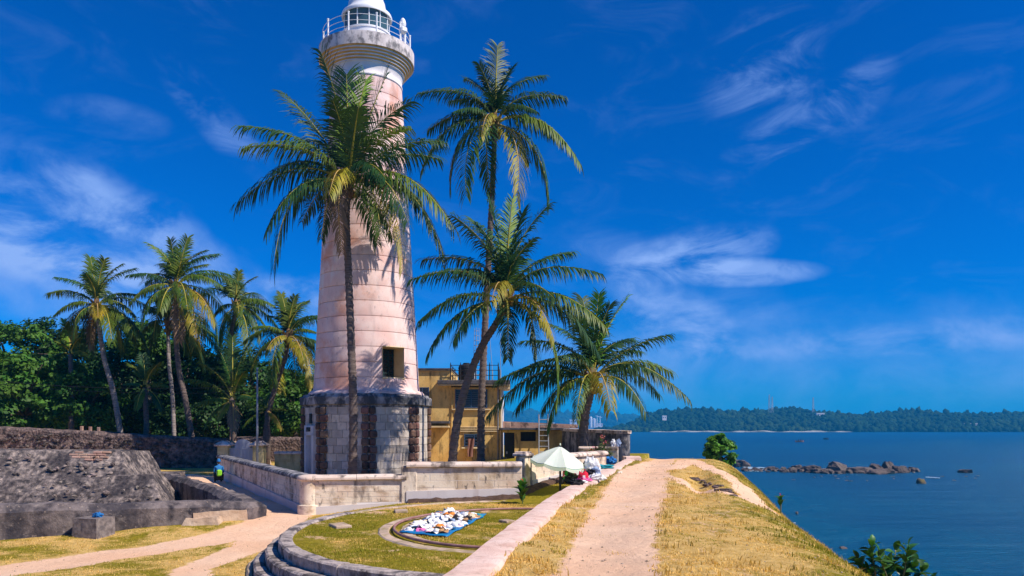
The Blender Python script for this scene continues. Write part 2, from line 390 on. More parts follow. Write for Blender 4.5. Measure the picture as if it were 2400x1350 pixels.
def ground_material():
    m = bpy.data.materials.new('dry_grass_and_sand')
    m.use_nodes = True
    t = NT(m.node_tree)
    b = t.n['Principled BSDF']
    p = t.node('ShaderNodeNewGeometry').outputs['Position']
    sand_a = t.node('ShaderNodeAttribute', attribute_name='sand').outputs['Fac']
    green_a = t.node('ShaderNodeAttribute', attribute_name='green').outputs['Fac']
    n1 = t.noise(p, 1.1, 8, 0.62)
    n2 = t.noise(p, 7.0, 9, 0.7)
    n3 = t.noise(p, 60.0, 6, 0.7)
    n4 = t.noise(p, 0.45, 5, 0.6)
    straw = t.mix(t.map(n2, 0.3, 0.7), (0.56, 0.34, 0.09), (0.80, 0.54, 0.20))
    green = t.mix(t.map(n2, 0.3, 0.7), (0.19, 0.165, 0.010), (0.34, 0.26, 0.02))
    gf = t.math('ADD', green_a, t.map(n1, 0.3, 0.7, -0.75, 0.75, False))
    grass = t.mix(t.map(gf, 0.25, 0.8), straw, green)
    grass = t.mix(t.map(n3, 0.45, 0.75, 0, 0.45), grass, (0.16, 0.10, 0.03))
    sand = t.mix(t.map(n4, 0.3, 0.7), (0.85, 0.52, 0.33), (0.91, 0.62, 0.43))
    sand = t.mix(t.map(n2, 0.52, 0.8, 0, 0.5), sand, (0.90, 0.63, 0.46))
    sand = t.mix(t.map(n3, 0.58, 0.72, 0, 0.3), sand, (0.48, 0.29, 0.18))
    sand = t.mix(t.map(n1, 0.50, 0.66, 0, 0.35), sand, (0.66, 0.41, 0.26))
    v = t.node('ShaderNodeTexVoronoi')
    t.put(v.inputs['Vector'], p)
    v.inputs['Scale'].default_value = 14
    sand = t.mix(t.map(v.outputs['Distance'], 0.04, 0.12, 0.3, 0.0), sand, (0.36, 0.24, 0.17))
    fac = t.math('ADD', sand_a, t.math('ADD', t.map(n2, 0.2, 0.8, -0.30, 0.30, False), t.map(n1, 0.2, 0.8, -0.34, 0.34, False)))
    fac = t.map(fac, 0.38, 0.62)
    t.put(b.inputs['Base Color'], t.mix(fac, grass, sand))
    b.inputs['Roughness'].default_value = 0.97
    b.inputs['Specular IOR Level'].default_value = 0.1
    bn = t.node('ShaderNodeBump')
    bn.inputs['Strength'].default_value = 0.8
    bn.inputs['Distance'].default_value = 0.055
    n5 = t.noise(p, 2.6, 5, 0.55)
    h = t.math('ADD', t.math('ADD', t.math('MULTIPLY', n3, 0.6), t.math('MULTIPLY', n2, 1.2)), t.math('MULTIPLY', n5, 1.6))
    sand_dark = None
    t.put(bn.inputs['Height'], h)
    t.l.new(bn.outputs[0], b.inputs['Normal'])
    return m


M['ground'] = ground_material()


def water_material():
    m = bpy.data.materials.new('sea_water')
    m.use_nodes = True
    t = NT(m.node_tree)
    b = t.n['Principled BSDF']
    p = t.node('ShaderNodeNewGeometry').outputs['Position']
    sep = t.node('ShaderNodeSeparateXYZ')
    t.l.new(p, sep.inputs[0])
    # deep colour, paler where the bottom is shallow along the foot of the rampart
    line = t.math('SUBTRACT', sep.outputs['X'], t.math('MULTIPLY', sep.outputs['Y'], 0.23))
    line = t.math('ADD', line, t.map(t.noise(p, 0.10, 6), 0.2, 0.8, -14, 14, False))
    near = t.map(sep.outputs['Y'], 60, 190, 1.0, 0.25)
    sh = t.math('MULTIPLY', t.map(line, 2, 36, 1.0, 0.0), near)
    deep = t.mix(t.map(t.noise(t.scale(p, (0.25, 1, 1)), 0.03, 6), 0.35, 0.7), (0.001, 0.056, 0.138), (0.0015, 0.073, 0.158))
    col = t.mix(sh, deep, (0.002, 0.100, 0.185))
    w1 = t.noise(t.scale(p, (0.6, 1.3, 1)), 2.0, 6, 0.62, 0.5)
    w2 = t.noise(t.scale(p, (0.45, 1.2, 1)), 0.13, 4, 0.55, 0.3)
    bn = t.node('ShaderNodeBump')
    bn.inputs['Strength'].default_value = 1.0
    bn.inputs['Distance'].default_value = 1.0
    t.put(bn.inputs['Height'], t.math('ADD', t.math('MULTIPLY', w1, 0.75), t.math('MULTIPLY', w2, 2.4)))
    t.n.remove(b)
    df = t.node('ShaderNodeBsdfDiffuse')
    t.put(df.inputs['Color'], col)
    t.l.new(bn.outputs[0], df.inputs['Normal'])
    gl = t.node('ShaderNodeBsdfGlossy')
    gl.inputs['Roughness'].default_value = 0.20
    t.put(gl.inputs['Color'], (0.45, 0.85, 1.0))
    t.l.new(bn.outputs[0], gl.inputs['Normal'])
    fr = t.node('ShaderNodeFresnel')
    fr.inputs['IOR'].default_value = 1.33
    t.l.new(bn.outputs[0], fr.inputs['Normal'])
    mx = t.node('ShaderNodeMixShader')
    t.put(mx.inputs[0], t.math('MULTIPLY', fr.outputs[0], 0.26))
    t.l.new(df.outputs[0], mx.inputs[1])
    t.l.new(gl.outputs[0], mx.inputs[2])
    t.l.new(mx.outputs[0], t.n['Material Output'].inputs[0])
    return m


M['water'] = water_material()


# ------------------------------------------------------------------ mesh helpers
class MB:
    """collects shapes for ONE mesh"""
    def __init__(self):
        self.v, self.f, self.m = [], [], []

    def add(self, vs, fs, mi=0):
        o = len(self.v)
        self.v.extend(tuple(v) for v in vs)
        self.f.extend(tuple(i + o for i in f) for f in fs)
        self.m.extend([mi] * len(fs))

    def box(self, c, s, rz=0.0, mi=0, ch=0.0, M4=None):
        hx, hy, hz = s[0] / 2, s[1] / 2, s[2] / 2
        if ch <= 0:
            vs = [(x, y, z) for x in (-hx, hx) for y in (-hy, hy) for z in (-hz, hz)]
            fs = [(0, 1, 3, 2), (4, 6, 7, 5), (0, 4, 5, 1), (2, 3, 7, 6), (0, 2, 6, 4), (1, 5, 7, 3)]
        else:
            vs, idx = [], {}
            for sx in (-1, 1):
                for sy in (-1, 1):
                    for sz in (-1, 1):
                        for ax in range(3):
                            h = [hx - ch, hy - ch, hz - ch]
                            h[ax] += ch
                            idx[(sx, sy, sz, ax)] = len(vs)
                            vs.append((sx * h[0], sy * h[1], sz * h[2]))
            fs = []
            sg = (-1, 1)
            for a in sg:
                fs.append(tuple(idx[(a, y, z, 0)] for y, z in ((-1, -1), (1, -1), (1, 1), (-1, 1)))[::a])
                fs.append(tuple(idx[(x, a, z, 1)] for x, z in ((-1, -1), (-1, 1), (1, 1), (1, -1)))[::a])
                fs.append(tuple(idx[(x, y, a, 2)] for x, y in ((-1, -1), (1, -1), (1, 1), (-1, 1)))[::a])
            for a in sg:
                for b in sg:
                    fs.append((idx[(a, b, -1, 0)], idx[(a, b, 1, 0)], idx[(a, b, 1, 1)], idx[(a, b, -1, 1)]))
                    fs.append((idx[(a, -1, b, 0)], idx[(a, 1, b, 0)], idx[(a, 1, b, 2)], idx[(a, -1, b, 2)]))
                    fs.append((idx[(-1, a, b, 1)], idx[(1, a, b, 1)], idx[(1, a, b, 2)], idx[(-1, a, b, 2)]))
                    for d in sg:
                        fs.append((idx[(a, b, d, 0)], idx[(a, b, d, 1)], idx[(a, b, d, 2)]))
        if M4 is None:
            M4 = Matrix.Translation(c) @ Matrix.Rotation(rz, 4, 'Z')
        self.add([M4 @ Vector(v) for v in vs], fs, mi)

    def tube(self, pts, r, n=8, mi=0, cap=True):
        pts = [Vector(p) for p in pts]
        k = len(pts)
        rs = r if isinstance(r, (list, tuple)) else [r] * k
        vs, fs = [], []
        ref = None
        for i, p in enumerate(pts):
            t = (pts[min(i + 1, k - 1)] - pts[max(i - 1, 0)]).normalized()
            if ref is None:
                ref = Vector((0, 0, 1)) if abs(t.z) < 0.9 else Vector((1, 0, 0))
            a = (ref - t * ref.dot(t)).normalized()
            b = t.cross(a)
            ref = a
            for j in range(n):
                w = 2 * math.pi * j / n
                vs.append(p + (a * math.cos(w) + b * math.sin(w)) * rs[i])
        for i in range(k - 1):
            for j in range(n):
                fs.append((i * n + j, i * n + (j + 1) % n, (i + 1) * n + (j + 1) % n, (i + 1) * n + j))
        if cap:
            fs.append(tuple(range(n))[::-1])
            fs.append(tuple((k - 1) * n + j for j in range(n)))
        self.add(vs, fs, mi)

    def lathe(self, prof, n=48, c=(0, 0, 0), a0=0.0, a1=2 * math.pi, mi=0, closed=False):
        """prof: list of (r, z); closed: last point joins the first"""
        full = abs(a1 - a0 - 2 * math.pi) < 1e-6
        na = n if full else n + 1
        vs = []
        for j in range(na):
            w = a0 + (a1 - a0) * j / n
            for r, z in prof:
                vs.append((c[0] + r * math.sin(w), c[1] - r * math.cos(w), c[2] + z))
        k = len(prof)
        fs = []
        for j in range(n):
            j2 = (j + 1) % na
            for i in range(k if closed else k - 1):
                i2 = (i + 1) % k
                fs.append((j * k + i, j2 * k + i, j2 * k + i2, j * k + i2))
        if closed and not full:
            fs.append(tuple(range(k)))
            fs.append(tuple((na - 1) * k + i for i in range(k))[::-1])
        self.add(vs, fs, mi)

    def build(self, name, mats, parent=None, smooth=False, loc=None, **props):
        me = bpy.data.meshes.new(name)
        me.from_pydata(self.v, [], self.f)
        if not isinstance(mats, (list, tuple)):
            mats = [mats]
        for m in mats:
            me.materials.append(m)
        if len(mats) > 1:
            me.polygons.foreach_set('material_index', self.m)
        if smooth:
            me.polygons.foreach_set('use_smooth', [True] * len(self.f))
        me.update()
        return link(name, me, parent, loc, **props)


def link(name, me, parent=None, loc=None, **props):
    o = bpy.data.objects.new(name, me)
    C.objects.link(o)
    if parent is not None:
        o.parent = parent
    if loc is not None:
        o.location = loc
    for k, v in props.items():
        o[k] = v
    return o


def fix_normals(o):
    bm = bmesh.new()
    bm.from_mesh(o.data)
    bmesh.ops.recalc_face_normals(bm, faces=bm.faces)
    bm.to_mesh(o.data)
    bm.free()
    return o


def thing(name, label, cat, loc=(0, 0, 0), rz=0.0, group=None):
    o = bpy.data.objects.new(name, None)
    C.objects.link(o)
    o.location = loc
    o.rotation_euler = (0, 0, rz)
    o.empty_display_size = 0.3
    return tag(o, label, cat, group)


def tag(o, label, cat, group=None):
    o['label'] = label
    o['category'] = cat
    if group:
        o['group'] = group
    return o


def np_mesh(name, verts, faces, mats, parent=None, attrs=None, smooth=False, loc=None, mat_idx=None, **props):
    """fast mesh from numpy arrays; faces is (n, k)"""
    me = bpy.data.meshes.new(name)
    verts = np.asarray(verts, dtype=np.float32)
    faces = np.asarray(faces, dtype=np.int32)
    n, k = faces.shape
    me.vertices.add(len(verts))
    me.vertices.foreach_set('co', verts.ravel())
    me.loops.add(n * k)
    me.loops.foreach_set('vertex_index', faces.ravel())
    me.polygons.add(n)
    me.polygons.foreach_set('loop_start', np.arange(0, n * k, k, dtype=np.int32))
    me.polygons.foreach_set('loop_total', np.full(n, k, dtype=np.int32))
    for m in (mats if isinstance(mats, (list, tuple)) else [mats]):
        me.materials.append(m)
    if mat_idx is not None:
        me.polygons.foreach_set('material_index', np.asarray(mat_idx, dtype=np.int32))
    if smooth:
        me.polygons.foreach_set('use_smooth', np.ones(n, dtype=bool))
    for an, (kind, data) in (attrs or {}).items():
        a = me.attributes.new(an, kind, 'POINT')
        a.data.foreach_set('color' if kind == 'FLOAT_COLOR' else 'value', np.asarray(data, dtype=np.float32).ravel())
    me.update(calc_edges=True)
    me.validate()
    return link(name, me, parent, loc, **props)


def ss(a, b, x):
    t = np.clip((np.asarray(x, dtype=float) - a) / (b - a), 0, 1)
    return t * t * (3 - 2 * t)


def at(px, py, y):
    """point at distance y along the view direction of photograph pixel (px, py)"""
    return Vector(((px - 1200) / F * y, y, EYE - (py - HOR) / F * y))


def rough_grid(mb, p00, p10, p11, p01, res, amp, freq=1.2, mi=0, seed=0.0):
    """a quad patch, finely divided and roughened by a noise that depends on position only"""
    p00, p10, p11, p01 = map(Vector, (p00, p10, p11, p01))
    nu = max(1, int(max((p10 - p00).length, (p11 - p01).length) / res))
    nv = max(1, int(max((p01 - p00).length, (p11 - p10).length) / res))
    vs, fs = [], []
    off = Vector((seed, seed * 1.7, seed * 0.3))
    for j in range(nv + 1):
        for i in range(nu + 1):
            a, b = i / nu, j / nv
            p = (p00 * (1 - a) + p10 * a) * (1 - b) + (p01 * (1 - a) + p11 * a) * b
            q = p * freq + off
            vs.append(p + mnoise.noise_vector(q) * amp + mnoise.noise_vector(q * 3.7) * amp * 0.45)
    for j in range(nv):
        for i in range(nu):
            o = j * (nu + 1) + i
            fs.append((o, o + 1, o + nu + 2, o + nu + 1))
    mb.add(vs, fs, mi)


def rough_prism(mb, bot, top, res=0.35, amp=0.06, freq=1.2, mi=0):
    """bot, top: matching rings of points, counter-clockwise from above"""
    n = len(bot)
    for i in range(n):
        j = (i + 1) % n
        rough_grid(mb, bot[i], bot[j], top[j], top[i], res, amp, freq, mi)
    if n == 4:
        rough_grid(mb, top[0], top[1], top[2], top[3], res, amp, freq, mi)


# ------------------------------------------------------------------ terrain
CY = np.array([-40, 0, 8.18, 11.4, 14.6, 18.6, 25.3, 36.0, 60, 140])
CX = np.array([-8.8, -2.0, -0.66, -0.12, 0.44, 1.22, 2.84, 5.36, 11.2, 30.0])


def curb_x(y):
    y = np.asarray(y, dtype=float)
    return (np.interp(y - 1.2, CY, CX) + np.interp(y, CY, CX) + np.interp(y + 1.2, CY, CX)) / 3


CIRC = (0.2, 17.2)     # centre of the round gun platform
EL = 1.19              # it is slightly longer along the rampart
SEA = -7.0


def fnoise(x, y, s, seed=0.0):
    """cheap smooth value made of a few sines, for numpy arrays"""
    x = np.asarray(x) * s + seed
    y = np.asarray(y) * s + seed * 1.3
    return (np.sin(x * 1.3 + 1.7 * np.sin(y * 0.9 + seed)) + np.sin(y * 1.7 + 1.3 * np.sin(x * 1.1)) + np.sin((x + y) * 2.3 + seed)) / 3


def terrain_z(x, y):
    x = np.asarray(x, dtype=float)
    y = np.asarray(y, dtype=float)
    u = x - curb_x(y)
    low = -0.25 + 0.25 * ss(18, 22, y)
    high = 0.30 + 0.42 * ss(21.5, 26, y) * ss(-3.5, 2.0, x)
    f = ss(-6.0, -2.8, x) * ss(15.5, 20.5, y)
    zl = low * (1 - f) + high * f
    zl = zl + 0.025 * fnoise(x, y, 1.1)
    v = np.clip(u - 2.2, 0, None)
    w = np.clip(u - 4.0, 0, None)
    zr = 1.0 - 0.02 * v ** 2 - np.where(w < 2.2, 0.25 * w ** 2, 0.25 * 2.2 ** 2 + 1.1 * (w - 2.2))
    zr = zr + 0.05 * fnoise(x, y, 0.9, 2.0) + 0.02 * fnoise(x, y, 3.1, 5.0) - 0.06 * np.exp(-((u - 1.45) / 0.55) ** 2)
    e = np.clip(y - 37.5, 0, None)
    zr = zr - 0.03 * e ** 2
    # eroded hollow beside the small side path
    zr = zr - 0.22 * np.exp(-(((u - 3.35) / 0.35) ** 2 + ((y - 22.5) / 4.0) ** 2)) + 0.10 * np.exp(-(((u - 3.85) / 0.4) ** 2 + ((y - 23) / 4.5) ** 2))
    t = ss(0.06, 0.34, u)
    z = zl * (1 - t) + zr * t
    court = ss(.25, .65, -((x + 7.05) * 12.1 + (y - 22.1) * 7.85) / 14.42) * ss(.25, .65, y - 18.9 - (x + 12.6) * .465) * ss(34.2, 33.4, y) * ss(-17.5, -16.5, x)
    z = z - 1.1 * court
    z = z - 12 * ss(2, 8, x) * ss(52, 60, y) * (u < 0.3) - 12 * ss(85, 110, y) * ss(-25, -6, x)
    return np.maximum(z, -10.0)


def ground_at(px, py):
    """where the view ray of a photograph pixel meets the ground"""
    y = 6.0
    while y < 60:
        p = at(px, py, y)
        if p.z <= float(terrain_z(p.x, p.y)):
            break
        y += 0.05
    return p


def seg_dist(x, y, pts):
    """distance to a polyline whose points are (x, y, half width); returns d / half width"""
    best = np.full(x.shape, 99.0)
    for (x0, y0, w0), (x1, y1, w1) in zip(pts[:-1], pts[1:]):
        dx, dy = x1 - x0, y1 - y0
        t = np.clip(((x - x0) * dx + (y - y0) * dy) / (dx * dx + dy * dy), 0, 1)
        d = np.hypot(x - x0 - t * dx, y - y0 - t * dy) / (w0 + t * (w1 - w0))
        best = np.minimum(best, d)
    return best


# paths, in metres: (x, y, half width)
PATHS = [
    [(-1.0, 0, .55), (0.0, 4, .55), (1.0, 8.2, .56), (1.55, 11.5, .60), (2.25, 15, .68), (3.05, 19, .78), (3.9, 23.5, .85), (4.85, 28, .85), (6.2, 33, .7), (7.6, 38, .55)],
    [(4.7, 27.5, .3), (6.2, 29, .3), (8.3, 36, .5), (7.6, 29, .35), (7.0, 24, .42), (6.25, 20, .42), (5.7, 17.3, .45)],
    [(5.7, 17.3, .40), (5.35, 18.4, .22), (4.9, 21.5, .20), (4.9, 25.0, .25)],
    [(-12.5, 12.2, .85), (-10.2, 14.8, .75), (-8.75, 17.0, .70), (-7.4, 19.0, .70), (-6.5, 20.8, .85), (-6.6, 22.6, .8), (-8.8, 26.4, .8), (-11.4, 31, .8), (-15.4, 38.5, .9), (-22, 44, 1.2), (-40, 47, 1.2)],
    [(-5.6, 13.2, .45), (-6.4, 15.4, .35), (-6.1, 17.8, .5), (-6.3, 20.4, .7)],
]


def sand_mask(x, y):
    s = np.zeros(x.shape)
    for p in PATHS:
        s = np.maximum(s, 1 - ss(0.55, 1.45, seg_dist(x, y, p)))
    return s


def green_mask(x, y):
    u = x - curb_x(y)
    r = np.hypot(x - CIRC[0], (y - CIRC[1]) / EL)
    g = 0.45 + 0.0 * x
    g = np.where(r < 5.0, 0.92 - 0.6 * ss(19.6, 21.5, y), g)
    g = np.where((u < 0.2) & (y > 22.4) & (x > -2.4), 1.05, g)
    g = np.where((u > 0.2) & (u < 2.6), -0.05, g)
    g = np.where(u > 2.6, 0.05 + 0.55 * ss(2.9, 4.6, u), g)
    g = np.where((u > 0.3) & (u < 0.75) & (y > 17), 0.75, g)
    g = np.where((u < 0) & (x < -6), 0.42, g)
    return g


def build_terrain():
    us = np.concatenate([np.arange(-90, -24, 3.0), np.arange(-24, -14, 0.8), np.arange(-14, -0.1, 0.22), [0.02, 0.36],
                         np.arange(0.5, 6.3, 0.12), np.arange(6.5, 24, 1.2)])
    ys = np.concatenate([np.arange(-14, 7, 1.0), np.arange(7, 40, 0.2), np.arange(40, 60, 0.8), np.arange(60, 118, 3.0)])
    U, Y = np.meshgrid(us, ys)
    X = U + curb_x(Y)
    Z = terrain_z(X, Y)
    sand = sand_mask(X, Y)
    sand = np.maximum(sand, .30 * (U > .4) * (U < 5.6))
    green = green_mask(X, Y)
    nv, nu = X.shape
    idx = np.arange(nv * nu).reshape(nv, nu)
    q = np.stack([idx[:-1, :-1], idx[:-1, 1:], idx[1:, 1:], idx[1:, :-1]], -1).reshape(-1, 4)
    verts = np.stack([X, Y, Z], -1).reshape(-1, 3)
    sv, gv = sand.ravel(), green.ravel()
    fs = sv[q].mean(1)
    fu = U.ravel()[q].mean(1)
    is_path = fs > 0.5

    def part(name, sel):
        f = q[sel]
        used, inv = np.unique(f, return_inverse=True)
        o = np_mesh(name, verts[used], inv.reshape(-1, 4), M['ground'], smooth=True, kind='structure',
                    attrs={'sand': ('FLOAT', sv[used]), 'green': ('FLOAT', gv[used])})
        return o
    part('ground', ~is_path & (fu < 0.2))
    part('rampart_bank', ~is_path & (fu >= 0.2))
    part('sandy_path', is_path & (fu > 0.2))
    part('lane', is_path & (fu <= 0.2))


build_terrain()

# lawn inside the gun platform: a slightly uneven disc
def build_lawn():
    nr, na = 44, 150
    rr = np.linspace(0.02, 4.86, nr)
    aa = np.linspace(0, 2 * np.pi, na, endpoint=False)
    Rr, A = np.meshgrid(rr, aa, indexing='ij')
    X = CIRC[0] + Rr * np.sin(A)
    Y = CIRC[1] - EL * Rr * np.cos(A)
    Z = 0.325 + 0.018 * fnoise(X, Y, 1.3, 3.0)
    idx = np.arange(nr * na).reshape(nr, na)
    a, b = idx[:-1], idx[1:]
    q = np.stack([a, np.roll(a, -1, 1), np.roll(b, -1, 1), b], -1).reshape(-1, 4)
    sand = np.clip(0.30 + 0.9 * (fnoise(X, Y, 1.7, 8.0) - 0.45), 0, 0.42)
    np_mesh('lawn', np.stack([X, Y, Z], -1).reshape(-1, 3), q, M['ground'], smooth=True, kind='structure',
            attrs={'sand': ('FLOAT', sand), 'green': ('FLOAT', green_mask(X, Y))})


build_lawn()

# the sea: a plane out to the horizon, broken into rings so the near part has no huge faces
def build_sea():
    b = MB()
    b.lathe([(0.01, 0), (60, 0), (200, 0), (800, 0), (3000, 0), (9000, 0)], 64, (0, 0, SEA))
    b.build('sea', M['water'], kind='structure')


build_sea()


# ------------------------------------------------------------------ far shore
def build_hills():
    def ridge(name, y0, x0, x1, width, hfun, base, nx, ny, cell):
        xs = np.linspace(x0, x1, nx)
        vs = np.linspace(0, 1, ny)
        X, Vv = np.meshgrid(xs, vs)
        h = hfun(X)
        prof = np.sin(np.clip(Vv * 1.25, 0, 1) * np.pi / 2)
        Z = SEA - 1 + h * prof + 1.2 * fnoise(X, Vv * width, 0.05) * prof
        Yv = y0 + Vv * width + 14 * fnoise(X, X, 0.012, 4.0)
        idx = np.arange(nx * ny).reshape(ny, nx)
        q = np.stack([idx[:-1, :-1], idx[:-1, 1:], idx[1:, 1:], idx[1:, :-1]], -1).reshape(-1, 4)
        np_mesh(name, np.stack([X, Yv, Z], -1).reshape(-1, 3), q, M['forest'], smooth=True, kind='structure')
        # tree crowns over it
        n = int((x1 - x0) * width / cell ** 2)
        px = rng.uniform(x0, x1, n)
        pv = rng.uniform(0.03, 1, n) ** 1.2
        ph = hfun(px) * np.sin(np.clip(pv * 1.25, 0, 1) * np.pi / 2)
        py = y0 + pv * width + 14 * fnoise(px, px, 0.012, 4.0)
        phi = (1 + 5 ** 0.5) / 2
        ico = np.array([(-1, phi, 0), (1, phi, 0), (-1, -phi, 0), (1, -phi, 0), (0, -1, phi), (0, 1, phi), (0, -1, -phi), (0, 1, -phi), (phi, 0, -1), (phi, 0, 1), (-phi, 0, -1), (-phi, 0, 1)]) / 1.9
        icf = np.array([(0, 11, 5), (0, 5, 1), (0, 1, 7), (0, 7, 10), (0, 10, 11), (1, 5, 9), (5, 11, 4), (11, 10, 2), (10, 7, 6), (7, 1, 8), (3, 9, 4), (3, 4, 2), (3, 2, 6), (3, 6, 8), (3, 8, 9), (4, 9, 5), (2, 4, 11), (6, 2, 10), (8, 6, 7), (9, 8, 1)])
        s = (0.35 + 0.85 * rng.random(n) ** 2) * cell * 0.95
        jit = 1 + rng.uniform(-0.3, 0.3, (n, 12, 1))
        c = np.stack([px, py, SEA - 1 + ph + s * 0.5], -1)
        tall = np.where(rng.random(n) < 0.12, 1.9, 1.0)
        sc = np.stack([s, s, s * tall], -1)
        v = c[:, None, :] + ico[None] * jit * sc[:, None, :]
        f = icf[None] + (np.arange(n) * 12)[:, None, None]
        o = np_mesh(base, v.reshape(-1, 3), f.reshape(-1, 3), M['forest'], kind='stuff')
        return tag(o, 'dark wooded headland across the bay, one mass of trees' if base == 'forest' else 'pale blue far wooded shore beyond the bay', 'woodland')
    head = lambda x: (26 * ss(165, 300, x) + 8 * ss(250, 330, x) - 6 * ss(430, 640, x) + 3 * np.sin(x / 37) + 2 * np.sin(x / 13)) * ss(150, 230, x)
    ridge('headland', 1180, 160, 1150, 330, head, 'forest', 240, 18, 5.2)
    far = lambda x: 20 + 26 * np.exp(-((x + 150) / 330) ** 2) + 12 * np.exp(-((x - 520) / 200) ** 2) + 4 * np.sin(x / 90)
    ridge('far_hills', 3100, -1700, 1100, 700, far, 'far_woodland', 160, 10, 26)
    b = MB()
    xs = np.linspace(212, 520, 60)
    vs = []
    for x in xs:
        y = 1168 + 14 * float(fnoise(x, x, 0.012, 4.0))
        w = 2 + 4 * math.sin(x / 19) * math.sin(x / 31)
        vs += [(x, y - w, SEA - 0.3), (x, y + 14, SEA + 1.6 + 1.2 * math.sin(x / 23) * math.sin(x / 9))]
    b.add(vs, [(2 * i, 2 * i + 2, 2 * i + 3, 2 * i + 1) for i in range(59)])
    b.build('beach', M['sand_far'], kind='structure')


build_hills()


# ------------------------------------------------------------------ lighthouse
LX, LY = (860 - 1200) / F * 42, 42.0
K42 = 42 / F


def zy(py, y=42):
    return EYE + (HOR - py) / F * y


LW = thing('lighthouse', 'tall pink and white lighthouse on an octagonal stone base', 'lighthouse', (LX, LY, 0))


def build_lighthouse():
    RC = 3.38
    zc0, zc1 = 3.58, 4.28
    ang = [R(12.5) + i * math.pi / 4 for i in range(8)]     # corner directions, 0 = towards the photographer

    def corner(r, a):
        return Vector((r * math.sin(a), -r * math.cos(a), 0))
    # masonry core, a little behind the face of the stones
    b = MB()
    ring = [corner(RC - 0.06, a) for a in ang]
    vs = [(p.x, p.y, -0.3) for p in ring] + [(p.x, p.y, zc0) for p in ring]
    b.add(vs, [(i, (i + 1) % 8, 8 + (i + 1) % 8, 8 + i) for i in range(8)])
    b.build('base_core', M['mortar'], LW)
    # ashlar blocks and rusticated corner stones, shared unit meshes
    ub = MB()
    ub.box((0, 0, 0), (1, 1, 1), ch=0.03)
    unit = ub.build('stone_block', M['ashlar'], LW).data
    first = bpy.data.objects['stone_block']
    uq = MB()
    for _ in range(1):
        uq.box((0, 0, 0), (1, 1, 1), ch=0.17)
    uq.v = [tuple(Vector(v) + mnoise.noise_vector(Vector(v) * 2.1) * 0.06) for v in uq.v]
    qme = uq.build('quoin', M['quoin'], LW)
    qfirst = qme
    nb = nq = 0
    rows, h = 9, zc0 / 9
    for i in range(8):
        if i in (3, 4):
            continue                                    # back faces look on to the house
        p0, p1 = corner(RC, ang[i]), corner(RC, ang[(i + 1) % 8])
        e = (p1 - p0)
        L = e.length
        e.normalize()
        nrm = Vector((e.y, -e.x, 0))
        rz = math.atan2(e.y, e.x)
        qw = 0.30
        door = (i == 6)
        for k in range(rows):
            z = (k + 0.5) * h
            for side in (0, 1):
                w = qw + (0.07 if (k + side) % 2 else -0.03) + random.uniform(-0.02, 0.02)
                s = w / 2 + 0.015 if side == 0 else L - w / 2 - 0.015
                if door and z < 2.2 and side == 0 and False:
                    continue
                o = qfirst if nq == 0 else qfirst.copy()
                if nq:
                    C.objects.link(o)
                nq += 1
                o.parent = LW
                o.location = p0 + e * s + nrm * random.uniform(0.0, 0.035) + Vector((0, 0, z))
                o.scale = (w * 1.02, 0.26 + random.uniform(0, 0.05), h * 0.94)
                o.rotation_euler = (random.uniform(-.03, .03), random.uniform(-.02, .02), rz + (0 if random.random() < .5 else math.pi))
            s0, s1 = qw + 0.06, L - qw - 0.06
            cuts = [s0]
            x = s0 + (0.28 if k % 2 else 0.5) + random.uniform(-.06, .06)
            while x < s1 - 0.22:
                cuts.append(x)
                x += random.choice([0.42, 0.5, 0.58])
            cuts.append(s1)
            for c0, c1 in zip(cuts[:-1], cuts[1:]):
                if door and z < 2.5 and c1 > L / 2 - 0.45 and c0 < L / 2 + 0.45:
                    continue
                o = first if nb == 0 else first.copy()
                if nb:
                    C.objects.link(o)
                nb += 1
                o.parent = LW
                o.location = p0 + e * (c0 + c1) / 2 + nrm * (random.uniform(-0.012, 0.012) - 0.055) + Vector((0, 0, z))
                o.scale = (c1 - c0 - 0.018, 0.16, h - 0.018)
                o.rotation_euler = (0, random.uniform(-.006, .006), rz)
        if door:
            c = p0 + e * L / 2
            m = Matrix.Translation(c) @ Matrix.Rotation(rz, 4, 'Z')

            def put(x, yy, zz, sx, sy, sz, ch=0.01):
                bb.box(None, (sx, sy, sz), ch=ch, M4=m @ Matrix.Translation((x, yy, zz)))
            bb = MB()
            put(-0.52, -0.02, 1.1, 0.26, 0.30, 2.2)
            put(0.52, -0.02, 1.1, 0.26, 0.30, 2.2)
            put(0, -0.02, 2.36, 1.30, 0.30, 0.52)
            bb.build('door_surround', M['surround'], LW)
            bb = MB()
            put(0, 0.06, 1.05, 0.78, 0.06, 2.1)
            d = bb.build('door', M['door_grey'], LW)
            bb = MB()
            put(0.28, 0.015, 1.05, 0.06, 0.05, 0.12)
            bb.build('handle', M['black_metal'], d)
            bb = MB()
            put(0, -0.178, 2.40, 0.62, 0.012, 0.34, 0.004)
            sign = bb.build('date_panel', M['surround'], LW)
            cu = bpy.data.curves.new('date_figures', 'FONT')
            cu.body = '1938'
            cu.size = 0.30
            cu.align_x = 'CENTER'
            cu.align_y = 'CENTER'
            cu.extrude = 0.012
            cu.offset = 0.012
            cu.space_character = 1.05
            to = bpy.data.objects.new('tmp_text', cu)
            C.objects.link(to)
            dg = bpy.context.evaluated_depsgraph_get()
            me = bpy.data.meshes.new_from_object(to.evaluated_get(dg))
            bpy.data.objects.remove(to)
            me.materials.clear()
            me.materials.append(M['ink'])
            me.transform(m @ Matrix.Translation((0, -0.195, 2.40)) @ Matrix.Rotation(R(90), 4, 'X'))
            link('date_figures', me, sign)
            bb = MB()
            put(0, -0.03, 2.98, 0.30, 0.10, 0.52, 0.004)
            bb.build('slit_window', M['black'], LW)
